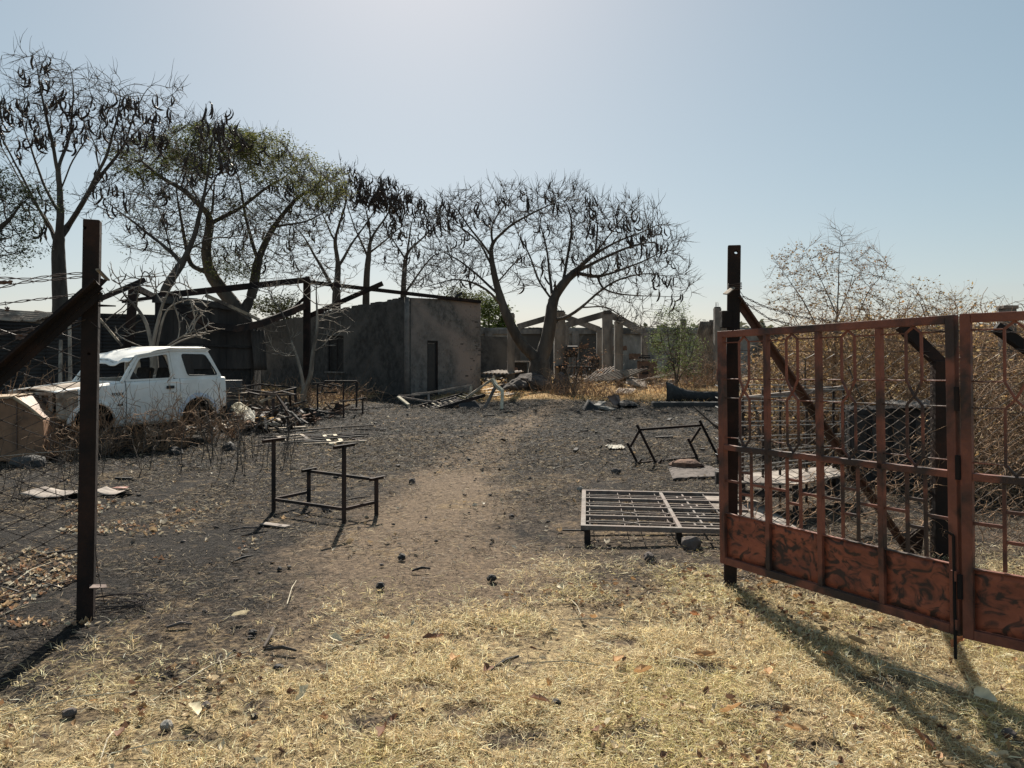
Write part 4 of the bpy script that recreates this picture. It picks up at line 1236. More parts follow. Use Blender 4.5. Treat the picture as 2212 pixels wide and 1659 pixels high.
    # I - big spreading bare tree in the middle
    tree('pod_tree', 'big spreading bare tree forked at its swollen base, centre, hung with scattered pods', 32,
         [[(1163, 840), (1166, 800), (1164, 782), (1160, 770)],
          [(1160, 772), (1135, 755), (1108, 715), (1092, 680), (1078, 640), (1068, 600), (1062, 550), (1062, 480), (1075, 430)],
          [(1166, 780), (1180, 745), (1190, 690), (1192, 650), (1212, 615), (1240, 590), (1285, 545), (1330, 490), (1360, 450)],
          [(1192, 650), (1160, 600, .5), (1140, 540, .8), (1112, 495, 1)], [(1212, 615), (1230, 540, .3), (1236, 480, .5), (1222, 430, .6)], [(1240, 590), (1290, 600, -.5), (1350, 580, -.8), (1400, 560, -1), (1440, 540, -1)],
          [(1285, 545), (1340, 520, -.3), (1390, 500, -.4), (1432, 478, -.5)], [(1300, 625, -.6), (1360, 640, -.9), (1420, 640, -1.2), (1475, 645, -1.4)], [(1078, 640), (1040, 600, .5), (990, 560, .8), (950, 540, 1)], [(1075, 610), (1110, 570, -.5), (1150, 540, -.8)], [(1062, 550), (1020, 500, -.6), (980, 440, -.9)],
          [(1085, 660), (1050, 625, -.6), (1010, 605, -1), (985, 602, -1.3), (955, 610, -1.6), (900, 622, -1.8), (860, 622, -2)],
          [(1066, 590), (1040, 530, .6), (1000, 490, 1), (960, 470, 1.2)], [(1062, 520), (1100, 490, -.6), (1150, 460, -1), (1190, 440, -1)],
          [(1192, 650), (1188, 590, .8), (1180, 530, 1), (1165, 480, 1.2)], [(1240, 590), (1300, 560, .8), (1370, 530, 1), (1420, 520, 1.2)],
          [(1215, 690, -.1), (1255, 665, -.4), (1300, 625, -.6), (1340, 600, -1), (1400, 590, -1.2), (1450, 600, -1.4)], [(1190, 700), (1215, 690, -.1)],
          [(1255, 665, -.4), (1310, 660, -1), (1350, 690, -1.2), (1400, 712, -1.4)], [(1285, 545), (1290, 490, .5), (1280, 440, .8)], [(1062, 480), (1040, 430, .3), (1020, 400, .3)], [(1062, 480), (1100, 430, .5), (1120, 390, .5)]],
         [(1215, 440, 80, 45, 2.5, 150), (1080, 455, 130, 55, 3, 260), (1200, 460, 130, 55, 3, 230), (1330, 480, 120, 55, 3, 240), (1410, 540, 80, 55, 2.4, 170), (1440, 600, 60, 35, 2, 80), (1300, 560, 120, 50, 3, 140), (970, 480, 60, 60, 2, 90), (960, 620, 90, 30, 1.2, 60),
          (1340, 640, 80, 45, 2, 60), (1380, 690, 60, 30, 1, 40), (1000, 560, 100, 50, 2, 110), (1130, 570, 90, 60, 2, 110), (1230, 520, 90, 50, 2, 90), (1490, 610, 25, 20, .8, 14), (1350, 600, 120, 40, 2, 90), (940, 590, 90, 30, 1.4, 60)],
         .36, .011, .34, .42, 29, n_twig=2.4, twig_len=.62, twig_r=.007, flare=.55, twig_up=.45,
         pods=[(960, 480, 60, 55, 26), (1060, 470, 110, 60, 34), (1200, 450, 120, 50, 30), (1310, 480, 90, 50, 44), (1390, 500, 60, 40, 46), (1300, 580, 140, 60, 24), (1440, 600, 60, 50, 22), (1130, 590, 120, 50, 16), (1030, 600, 60, 40, 8)],
         group='seed pod trees behind the burnt yard')
    # pale-barked small tree at the tall post
    tree('small_bare_tree', 'small pale-barked bare tree with two thin stems at the foot of the tall dark post', 23.5,
         [[(657, 868), (653, 820), (645, 780), (632, 742), (618, 690), (600, 660), (578, 635)], [(656, 850), (668, 820, -.2), (676, 775, -.2), (684, 720, -.2), (686, 680, -.2), (683, 610, -.2)],
          [(678, 760, -.2), (700, 745, -.4), (718, 722, -.4)], [(684, 700, -.2), (712, 670, -.5), (728, 640, -.6), (745, 610, -.6)], [(640, 765), (612, 770, .3), (592, 758, .3)], [(686, 660, -.2), (660, 640, .3), (640, 618, .4)]],
         [(683, 600, 50, 35, .9, 50), (590, 630, 45, 35, .8, 36), (720, 700, 40, 60, .8, 36), (600, 745, 50, 40, .7, 20), (745, 615, 30, 30, .6, 16)],
         .085, .012, .2, .34, 31, n_twig=.9, twig_len=.5, twig_r=.009, bark='pale_bark', twig_mat='pale_bark', twig_up=.4)
    # many-stemmed pale bare shrub behind the car
    tree('frangipani_shrub', 'many-stemmed pale bare shrub fanning out behind the roof of the white car', 17.6,
         [[(333, 800), (333, 770), (330, 755)], [(332, 760), (318, 700), (296, 662), (268, 640), (256, 600)], [(332, 760), (340, 700), (350, 655), (372, 618), (385, 590)], [(334, 765), (349, 700, .3), (362, 665, .4), (395, 650, .4), (430, 645, .5)],
          [(335, 765), (375, 735, -.4), (410, 718, -.6), (455, 720, -.8)], [(335, 768), (390, 735, .4), (440, 722, .4)], [(331, 762), (285, 740, -.4), (255, 725, -.5)], [(350, 655), (330, 620, .3), (322, 585, .3)], [(296, 662), (300, 620, -.3), (310, 590, -.3)]],
         [(260, 620, 35, 45, .6, 26), (310, 610, 45, 40, .7, 34), (370, 620, 45, 45, .7, 40), (420, 670, 40, 40, .7, 36), (440, 715, 35, 22, .5, 26), (250, 710, 28, 36, .5, 16)],
         .11, .014, .16, .24, 37, n_twig=.6, twig_len=.34, twig_r=.012, bark='pale_bark', twig_mat='pale_bark', up=.12, twig_up=.5, wig=.12, cat='shrub')
    # slender green trees at right
    tree('slender_green_tree', 'slender sapling with light green leaves in front of the ruined wall, right of the workbench', 33,
         [[(1462, 838), (1458, 800), (1446, 750), (1440, 700), (1446, 670)], [(1461, 835), (1468, 780, .3), (1472, 720, .3), (1476, 670, .3)], [(1458, 800), (1438, 760, -.3), (1425, 720, -.3)], [(1463, 830), (1490, 780, -.2), (1500, 740, -.2)]],
         [(1455, 700, 42, 40, .9, 90), (1440, 750, 38, 40, .8, 60), (1480, 760, 35, 50, .8, 60), (1465, 810, 45, 28, .8, 50)], .06, .007, .2, .3, 41, n_twig=2.2, twig_len=.4, twig_r=.005,
         leaves=[(None, 5200, .085, .034, .17, [(.15, .21, .06), (.11, .16, .045), (.20, .25, .09), (.10, .12, .05)])])
    tree('green_tree', 'round green leafy tree behind the right corner of the block building', 56,
         [[(1058, 800), (1056, 720), (1055, 690)]], [(1058, 675, 30, 34, 1.6, 110), (1075, 710, 30, 30, 1.4, 60), (1060, 740, 42, 26, 1.4, 60)], .2, .014, .4, .5, 43, n_twig=1.5, twig_len=.6,
         leaves=[(None, 5500, .22, .12, .3, [(.10, .14, .035), (.14, .18, .05), (.06, .085, .025)])])
    tree('green_tree', 'small dark leafy crown showing over the roof beam of the block building', 44,
         [[(995, 800), (992, 700), (990, 665)]], [(995, 652, 42, 14, 1.4, 90)], .15, .014, .4, .5, 47, n_twig=1.5, twig_len=.6, leaves=[(None, 2400, .16, .08, .25, [(.07, .08, .03), (.10, .11, .04)])])
    tree('green_tree', 'dark low tree crown behind the sagging rafter left of the tall post', 40,
         [[(600, 800), (600, 700), (602, 670)]], [(595, 668, 52, 20, 1.4, 110)], .15, .014, .4, .5, 48, n_twig=1.5, twig_len=.6, leaves=[(None, 3200, .14, .07, .25, [(.05, .06, .025), (.08, .085, .035)])])
    # far hazy tree line, reads as one mass
    rng = np.random.default_rng(5)
    n = 26000
    x = rng.uniform(-110, 110, n); y = rng.uniform(110, 135, n)
    top = 3.6 + 3.2 * vnoise(x, y * .3, .09, 3.0) + 1.6 * vnoise(x, y, .4, 5.0)
    z = .6 + (rng.random(n) ** .7) * top
    v, q, c = leaf_quads(rng, np.stack([x, y, z], 1), n, .3, 1.3, .8, [(.10, .11, .07), (.13, .13, .09), (.08, .085, .06)])
    tag(npobj('far_tree_line', v, q, 'leaf', col=c), kind='stuff')
build_trees()

# ------------------------------------------------------------------ dry bush tangle behind the right fence
def twig_bundle(rng, starts, dirs, L, r, seg=6, wig=.35, grav=0.02, sides=3):
    V, Q = [], []; o = 0; E = []
    for s, d in zip(starts, dirs):
        p = [np.array(s, float)]; d = np.array(d, float); d /= np.linalg.norm(d); l = L * rng.uniform(.5, 1.3)
        for k in range(seg):
            d = d + rng.normal(0, wig, 3); d[2] -= grav * k; d /= np.linalg.norm(d)
            p.append(p[-1] + d * l / seg)
        v, q = tube_np(np.array(p), np.linspace(1, .45, seg + 1) * r * rng.choice([.5, .7, .9, 1.2, 1.9]), sides)
        V.append(v); Q.append(q + o); o += len(v); E += p[2:]
    return np.concatenate(V), np.concatenate(Q), np.array(E)

def build_bush():
    rng = np.random.default_rng(21)
    def hull(px):      # top outline of the tangle in the survey
        return np.interp(px, [1560, 1600, 1640, 1700, 1800, 1960, 2060, 2140, 2300, 2600], [920, 840, 780, 725, 700, 690, 695, 712, 715, 715])
    n = 9500
    d = rng.uniform(8.2, 13.5, n); px = rng.uniform(1585, 2420, n)
    keep = px > np.interp(d, [8, 9.8, 10.3, 13.5], [2110, 2070, 1700, 1590]); d, px = d[keep], px[keep]
    topz = CAMZ - (hull(px) - HY) / F * np.maximum(d, 11) * 1.0
    topz = np.minimum(topz, np.interp(d, [8, 9.5, 11, 14], [1.15, 1.7, 2.3, 3.0]))
    x = (px - HX) / F * d
    z = rng.random(len(x)) ** .8 * topz
    S = np.stack([x, d, np.maximum(z, .03)], 1)
    D = rng.normal(0, 1, S.shape); D[:, 2] += .2; up_ = rng.random(len(D)) < .35; D[up_] = D[up_] * .35 + np.array([0, 0, 1.0])
    V, Q, E = twig_bundle(rng, S, D, .7, .0048, 6, .34, .05)
    root = thing('dry_vine_thicket', 'dense brown tangle of dried vines and brushwood behind the chain-link fence on the right', 'bush', on_ground(1950, 10.5))
    o = npobj('vines', V, Q, 'dry_twig', root); o['kind'] = 'stuff'
    v, q, c = leaf_quads(rng, E, 16000, .05, .05, .03, [(.42, .27, .12), (.34, .20, .09), (.46, .34, .17), (.24, .15, .08)])
    o = npobj('dry_leaves', v, q, 'leaf', root, col=c); o['kind'] = 'stuff'
    # thick dark inner stems
    S = np.stack([rng.uniform(3.6, 10, 160), rng.uniform(10, 13.5, 160), np.full(160, .05)], 1)
    D = rng.normal(0, .5, S.shape); D[:, 2] = 1
    V, Q, E = twig_bundle(rng, S, D, 1.7, .016, 7, .22, 0, 5)
    o = npobj('stems', V, Q, 'twig', root); o['kind'] = 'stuff'
    # yellow-green mass of leaves at the back of the tangle
    n = 16000
    px = rng.uniform(1640, 2500, n); d = rng.uniform(12.5, 15.5, n); x = (px - HX) / F * d
    zt = CAMZ - (hull(px) + 2 - HY) / F * d
    z = .2 + (zt - .2) * rng.random(n) ** .6
    v, q, c = leaf_quads(rng, np.stack([x, d, z], 1), n, .12, .10, .055, [(.36, .23, .09), (.28, .17, .07), (.40, .29, .12), (.20, .13, .07), (.30, .23, .08)])
    o = npobj('inner_foliage', v, q, 'leaf', root, col=c); o['kind'] = 'stuff'
    # open tall shrub with sparse curled leaves
    tree('tall_dry_shrub', 'tall open shrub with sparse curled brown leaves against the sky, right of the gate post', 12.5,
         [[(1800, 900), (1802, 760), (1808, 680), (1812, 600), (1814, 520)], [(1802, 760), (1760, 700, .3), (1730, 640, .4), (1700, 600, .5), (1672, 560, .5)], [(1802, 750), (1850, 690, -.3), (1880, 620, -.4), (1920, 580, -.4)], [(1808, 680), (1780, 620, .2), (1750, 560, .2), (1735, 530, .2)],
          [(1808, 690), (1835, 620, .3), (1850, 560, .4)]],
         [(1740, 590, 75, 60, .7, 150), (1840, 580, 80, 60, .7, 170), (1800, 660, 130, 40, .8, 150), (1815, 510, 40, 35, .4, 40), (1680, 640, 50, 50, .6, 50), (1900, 600, 50, 40, .5, 40)],
         .035, .0035, .11, .16, 51, n_twig=1.6, twig_len=.3, twig_r=.0022, bark='twig', twig_mat='dry_twig', up=.06, twig_up=.4, cat='shrub',
         leaves=[([(1740, 600, 90, 80), (1790, 670, 150, 50)], 2000, .042, .024, .02, [(.16, .11, .06), (.28, .19, .09), (.10, .07, .045), (.36, .26, .13)]), ([(1880, 590, 60, 60)], 420, .04, .024, .02, [(.22, .15, .08), (.34, .2, .1)])])
    tree('tall_dry_shrub', 'smaller sparse brown-leaved shrub above the hinge of the gate', 12.0,
         [[(2010, 860), (2012, 740), (2000, 690), (1990, 650)], [(2012, 740), (2050, 690, .2), (2085, 660, .3)]],
         [(1995, 655, 60, 30, .5, 60), (2055, 660, 50, 35, .5, 60), (1960, 640, 50, 40, .4, 30)],
         .025, .0035, .11, .16, 53, n_twig=1.6, twig_len=.26, twig_r=.0022, bark='twig', twig_mat='dry_twig', cat='shrub',
         leaves=[(None, 520, .042, .025, .02, [(.26, .19, .08), (.36, .27, .12), (.18, .13, .07)])])
build_bush()

# ------------------------------------------------------------------ weeds
def build_weeds():
    rng = np.random.default_rng(33)
    # burnt single stalks in front of the car
    spots = []
    for k in range(70):
        px = rng.uniform(215, 660); py = rng.uniform(940, 1035) + (12 if px > 500 else 0)
        spots.append((px, py))
    for k in range(34):
        spots.append((rng.uniform(-20, 200), rng.uniform(985, 1110)))
    protos = []
    for k in range(7):
        V, Q = [], []; o = 0
        p = [np.zeros(3)]; d = np.array([rng.normal(0, .15), rng.normal(0, .15), 1.0]); H = rng.uniform(.5, .95)
        for s in range(7):
            d = d + rng.normal(0, .12, 3); d[2] = max(d[2], .6); d /= np.linalg.norm(d); p.append(p[-1] + d * H / 7)
        v, q = tube_np(np.array(p), np.linspace(.0065, .0025, 8), 4); V.append(v); Q.append(q + o); o += len(v)
        for b in range(rng.integers(3, 8)):
            i = rng.integers(2, 7); dd = rng.normal(0, .7, 3); dd[2] = abs(dd[2]) + .5; dd /= np.linalg.norm(dd)
            pp = [p[i]]
            for s in range(4):
                dd = dd + rng.normal(0, .2, 3); dd /= np.linalg.norm(dd); pp.append(pp[-1] + dd * rng.uniform(.04, .09))
            v, q = tube_np(np.array(pp), np.linspace(.003, .0015, 5), 3); V.append(v); Q.append(q + o); o += len(v)
        me = bpy.data.meshes.new('burnt_weed'); me.from_pydata(np.concatenate(V).tolist(), [], np.concatenate(Q).tolist()); me.materials.append(MATS['twig'])
        protos.append(me)
    for i, (px, py) in enumerate(spots):
        g = GP(px, py)
        o = bpy.data.objects.new('burnt_weed', protos[i % 7]); COL.objects.link(o)
        o.location = g; o.rotation_euler = (rng.normal(0, .1), rng.normal(0, .1), rng.uniform(0, 6.28)); s = rng.uniform(.7, 1.25) * (1 if px > 200 else .7); o.scale = (s, s, s)
        tag(o, 'thin scorched weed stalk standing in the burnt ground near the white car and left fence', 'weed', 'scorched weed stalks near the white car')
    # bushier dead weeds by the car
    V = [(300, 905, 13.0, .9), (235, 915, 12.8, .9), (350, 915, 13.2, 1.0), (395, 905, 13.6, .9), (190, 880, 12.6, .8), (455, 915, 14.2, .9), (60, 860, 12.4, 1.1), (20, 840, 12.6, 1.2), (110, 800, 15.8, 1.1), (505, 890, 15, .9), (150, 930, 12, .8)]
    for i, (px, py, d, h) in enumerate(V):
        g = on_ground(px, d)
        n = 26
        S = np.tile(np.array(g), (n, 1)) + rng.normal(0, .05, (n, 3)) * np.array([1, 1, 0])
        D = rng.normal(0, .45, (n, 3)); D[:, 2] = 1
        v, q, E = twig_bundle(rng, S, D, h * 1.15, .0065, 7, .24, 0)
        m = 110
        S2 = E[rng.integers(0, len(E), m)]; D2 = rng.normal(0, .8, (m, 3)); D2[:, 2] += .6
        v2, q2, E2 = twig_bundle(rng, S2, D2, h * .32, .0042, 4, .3, 0)
        o = npobj('dead_weed_bush', np.concatenate([v, v2]), np.concatenate([q, q2 + len(v)]), 'dry_twig', base=g)
        tag(o, 'bushy dead brown weed ' + ['before the front half of the car door', 'beside the front wheel arch right of the left post', 'before the middle of the car door', 'just left of the rear wheel arch', 'hidden partly behind the left gate post', 'below the rear corner of the car', 'over the nose of the car behind the chain-link', 'at the left edge above the tan housing', 'in front of the corrugated shed above the hood', 'right of the car tail by the pale sack', 'between left post and tan housing near the ground'][i], 'weed', 'bushy dead weeds around the white car')
    # grass and twig thickets by the junk pile and the portal post
    for i, (px, d, w, n, h, lb) in enumerate([(575, 21.5, 1.6, 240, .9, 'reddish dry grass thicket behind the junk pile of table frames'), (640, 23.8, 1.0, 160, .9, 'dry tan grass around the foot of the tall dark post'), (735, 25.5, 1.4, 200, .8, 'dry tan grass between the post and the block building wall'),
                                             (1300, 27.5, 1.6, 260, .8, 'tall golden weeds in front of the short concrete column'), (1520, 34, 1.4, 260, 2.4, 'dry vines climbing the slanting corrugated sheets'), (1245, 29, .9, 160, 1.3, 'thorny dry weeds round the dark stump'), (1450, 31, 1.3, 160, .9, 'greenish weeds at the foot of the slender green tree')]):
        g = on_ground(px, d)
        S = np.array(g) + rng.normal(0, 1, (n, 3)) * np.array([w * .6, .5, 0])
        for k in range(n): S[k, 2] = gz(S[k, 0], S[k, 1])
        D = rng.normal(0, .6, (n, 3)); D[:, 2] = 1
        v, q, E = twig_bundle(rng, S, D, h, .007, 6, .3, .03)
        tag(npobj('dry_grass_clump', v, q, 'dry_twig', base=g), lb, 'weeds', kind='stuff')
    # thin long canes leaning across the block building wall
    for (a, b) in (((760, 870, 25.2), (838, 700, 26.0)), ((790, 865, 25), (812, 760, 25.6)), ((700, 850, 25.4), (752, 760, 25.8)), ((742, 868, 25), (820, 812, 25.5))):
        p, q = P(*a), P(*b); p.z = gz(p.x, p.y)
        m_ = p.lerp(q, .5) + Vector((0, 0, .12))
        tag(obj('dry_cane', M().tube([p, m_, q], [.012, .009, .004], 4), 'twig', loc=p), 'thin dry cane leaning towards the dark wall of the block building', 'cane', 'dry canes at the block building wall')
    # straw stalks lying in the foreground
    for i, (a, b) in enumerate([((1130, 1440), (1330, 1450)), ((1228, 1340), (1400, 1355)), ((240, 1640), (470, 1610)), ((330, 1520), (560, 1400)), ((0, 1560), (330, 1500)), ((1440, 1420), (1540, 1465)), ((215, 1660), (248, 1590)), ((470, 1430), (480, 1460)), ((1235, 1300), (1260, 1345)), ((1900, 1440), (2080, 1500)), ((620, 1310), (640, 1260)), ((20, 1270), (110, 1222)), ((0, 1330), (120, 1300))]):
        p, q = GP(*a), GP(*b); m_ = p.lerp(q, .5) + Vector((0, 0, .045)); p.z += .015; q.z += .02
        tag(obj('straw_stalk', M().tube([p, m_, q], [.0035, .003, .002], 5), 'cream', loc=p), ['long straight straw stalk across the lower centre', 'long straw stalk below the fallen gate leaf', 'long stalk crossing the lower left corner straw', 'diagonal straw stalk climbing right at lower left', 'long straw stalk from the left edge under the post shadow', 'short straw stalk right of centre in the straw', 'thick pale stalk standing at the bottom edge, lower left', 'tiny straw stalk at the straw border, left of centre', 'short straw stalk just below the fallen gate leaf', 'straw stalk lying in the shadow of the gate', 'upright thin straw near the bare earth patch', 'bent straw stalk at the left edge by the fence foot', 'lower bent straw stalk at the left edge by the fence'][i], 'straw', 'long straw stalks in the foreground')
build_weeds()

# ------------------------------------------------------------------ gate posts, fences
def zigzag_net(L, z0, z1, du=.1, dz=.09, r=.0022, warp=.01, seed=0):
    """chain link: each wire zigzags upward and hooks its neighbour; local coords u along x, z up"""
    V, Q = [], []; o = 0
    n = int(L / du)
    for i in range(n + 1):
        k = int((z1 - z0) / (dz / 2)); pts = []
        for j in range(k + 1):
            side = 1 if ((i + j) % 2 == 0) else -1
            u = i * du + side * du * .54; z = z0 + j * dz / 2
            wv = Vector((u * 1.3 + seed, z * 1.3, 0)); 
            pts.append((u + warp * mn.noise(wv * 1.7), side * .003 + warp * 2.2 * mn.noise(wv), z + warp * 1.5 * mn.noise(wv + Vector((5, 5, 5)))))
        v, q = tube_np(np.array(pts), np.full(len(pts), r), 4)
        V.append(v); Q.append(q + o); o += len(v)
    return np.concatenate(V), np.concatenate(Q)

def place_uv(V, p0, p1):
    """map local (u, off, z) to the vertical plane through p0->p1"""
    p0, p1 = Vector(p0), Vector(p1); t = Vector((p1.x - p0.x, p1.y - p0.y, 0)); L = t.length; t /= L
    nx, ny = -t.y, t.x
    out = np.empty_like(V)
    out[:, 0] = p0.x + t.x * V[:, 0] + nx * V[:, 1]
    out[:, 1] = p0.y + t.y * V[:, 0] + ny * V[:, 1]
    out[:, 2] = V[:, 2] + p0.z + (p1.z - p0.z) * V[:, 0] / L
    return out

def barbed(name, pts, parent, r=.0028, seed=0, twist=.012):
    """two twisted strands and a barb every 10 cm"""
    rng = np.random.default_rng(seed)
    pts = [np.array(tuple(p)) for p in pts]
    seg = []; 
    for a, b in zip(pts[:-1], pts[1:]):
        n = max(2, int(np.linalg.norm(b - a) / .025))
        seg += [a + (b - a) * k / n for k in range(n)]
    seg.append(pts[-1]); C = np.array(seg)
    k = np.arange(len(C)); V, Q = [], []; o = 0
    for ph in (0, math.pi):
        S = C.copy(); S[:, 2] += twist * .5 * np.sin(k * .9 + ph); S[:, 1] += twist * .5 * np.cos(k * .9 + ph)
        v, q = tube_np(S, np.full(len(S), r), 4); V.append(v); Q.append(q + o); o += len(v)
    for i in range(3, len(C) - 2, 4):
        for _ in range(2):
            d = rng.normal(0, 1, 3); d /= np.linalg.norm(d)
            v, q = tube_np(np.array([C[i] - d * .016, C[i], C[i] + d * .016]), np.array([.0008, r * .9, .0008]), 3); V.append(v); Q.append(q + o); o += len(v)
    npobj(name, np.concatenate(V), np.concatenate(Q), 'wire', parent)

def build_left_post():
    base, top = P(185, 1335, 4.75), P(200, 476, 4.75)
    base.z = gz(base.x, base.y) - .05
    root = thing('gate_post', 'dark steel gate post on the left with a diagonal brace and a small tilted plate', 'post', (base.x, base.y, 0))
    mb = M().bar(Vector((0, 0, 0)), top - base, .092, .092, (.35, -1, 0))
    o = obj('post', mb, 'dark_steel', root, world_coords=False, bevel=.006)
    o.location = Vector((0, 0, base.z))
    t = top - base
    bpy.context.view_layer.update()
    d = Vector((0.15, 1, 0)); c = t * (1 - .055 / t.length); c = c + Vector((-.012, 0, 0))
    cut_hole(o, c - d * .2, c + d * .2, .012)
    c = t * .672 + Vector((.02, 0, 0)); cut_hole(o, c - d * .2, c + d * .2, .009)
    # brace runs down to the left along the fence
    a = P(212, 612, 4.66); b = Vector((-4.55, 4.25, 0.02))
    obj('brace', M().angle(a, b, .085, .008, (.25, -.9, .2), (.3, 0, -.9)).bar(a, b, .085, .02, (0, -1, .2)), 'dark_steel', root)
    pl = M().prism([P(208, 594, 4.60), P(233, 604, 4.62), P(236, 609, 4.62), P(227, 610, 4.70), P(212, 603, 4.72)], (0, 0.004, .006))
    obj('top_plate', M().prism([P(206, 583, 4.66), P(214, 583, 4.60), P(237, 607, 4.58), P(228, 606, 4.68)], (0, .003, .009)), 'pale_wood', root)
    obj('gusset', M().prism([P(216, 600, 4.66), P(230, 606, 4.66), P(216, 620, 4.66)], (0, .01, 0)), 'dark_steel', root)
    # hinge and latch remains
    obj('latch_plate', M().prism([P(193, 1264, 4.72), P(229, 1264, 4.72), P(231, 1271, 4.68), P(193, 1272, 4.66)], (0, 0, .006)), 'brown_sheet', root)
    obj('hinge_sleeve', M().tube([P(216, 632, 4.66), P(216, 652, 4.66)], .016, 8), 'dark_steel', root)
    w = [P(206, 640, 4.68), P(222, 628, 4.6), P(230, 640, 4.62), P(220, 652, 4.6), P(208, 646, 4.68)]
    for w_ in (w, [P(196, 695, 4.69), P(217, 712, 4.67)], [P(205, 1175, 4.66), P(212, 1240, 4.68), P(226, 1305, 4.7)]):
        obj('tie_wire', M().tube(w_, .0024, 4), 'wire', root)
    obj('spike', M().tube([P(214, 660, 4.66), P(250, 661, 4.66)], [.008, .004], 6), 'dark_steel', root)
    # fence going left
    fr = thing('left_fence', 'chain-link fence with barbed wire strands running left from the left gate post', 'fence', (-3.3, 4.62, 0))
    p0, p1 = Vector((-2.70, 4.74, 0)), Vector((-5.6, 4.36, 0))
    V, Q = zigzag_net(2.93, .19, 1.84, .118, .112, .0060, .02, 3)
    V[:, 2] -= .055 * V[:, 0]      # hangs lower away from the post
    npobj('chain_link', place_uv(V, p0, p1), Q, 'wire', fr)
    # odd torn wires
    barbed('barbed_wire', [P(186, 590, 4.72), P(140, 592, 4.69), P(60, 603, 4.66), P(0, 600, 4.62), P(-300, 640, 4.4)], fr, seed=1)
    barbed('barbed_wire', [P(186, 597, 4.72), P(120, 604, 4.69), P(50, 610, 4.66), P(0, 622, 4.62), P(-300, 660, 4.4)], fr, seed=2)
    barbed('barbed_wire', [P(206, 655, 4.72), P(175, 634, 4.7), P(120, 643, 4.69), P(60, 649, 4.66), P(0, 657, 4.62), P(-300, 690, 4.4)], fr, seed=3)
    barbed('barbed_wire', [P(186, 690, 4.70), P(150, 699, 4.68), P(90, 706, 4.66), P(40, 714, 4.63), P(0, 722, 4.6), P(-300, 760, 4.4)], fr, seed=4)
    obj('tension_wire', M().tube([P(170, 1252, 4.72), P(100, 1266, 4.68), P(0, 1290, 4.6), P(-300, 1350, 4.3)], .003, 5).tube([P(186, 1240, 4.74), P(120, 1262, 4.7), P(0, 1300, 4.62)], .0025, 5), 'wire', fr)
    obj('plain_wire', M().tube([P(-20, 1158 - 170, 4.62), P(60, 980, 4.66), P(130, 975, 4.68), P(180, 970, 4.72)], .002, 4), 'pale_wire', fr)
    # coil of old wire at the foot
    c = on_ground(240, 4.95); mb = M()
    for k in range(9):
        r1, r2 = .16 + .012 * k + random.uniform(-.01, .01), .07 + .006 * k; z = .02 + .006 * k
        mb.tube([(c.x + r1 * math.cos(a), c.y + 1.3 * r2 * math.sin(a), c.z + z + .015 * math.sin(a * 2 + k)) for a in [j * math.pi / 11 for j in range(23)]], .0026, 4)
    tag(obj('wire_coil', mb, 'wire', loc=c), 'loose coil of old wire on the ground just right of the left gate post', 'wire')
    # leaf and bark scraps caught in the barbed wire
    for i, (px, py, w, h) in enumerate([(15, 668, 10, 9), (47, 727, 26, 12), (83, 722, 22, 22), (12, 610, 30, 8)]):
        p = P(px, py, 4.6); mb = M(); s = 4.6 / F
        mb.grid(lambda a, b: p + Vector(((a - .5) * w * s, .02 * mn.noise((a * 3, b * 3, i)), (b - .5) * h * s + .012 * mn.noise((a * 4, b * 3, i + 5)))), 5, 4)
        tag(obj('caught_leaf', mb, 'brown_sheet', loc=p, solid=.001), ['small dark seed husk', 'wide brown bark scrap', 'curled pale brown leaf', 'long dark scrap'][i] + ' caught in the barbed wire left of the left post', 'leaf', 'scraps caught in the left barbed wire')

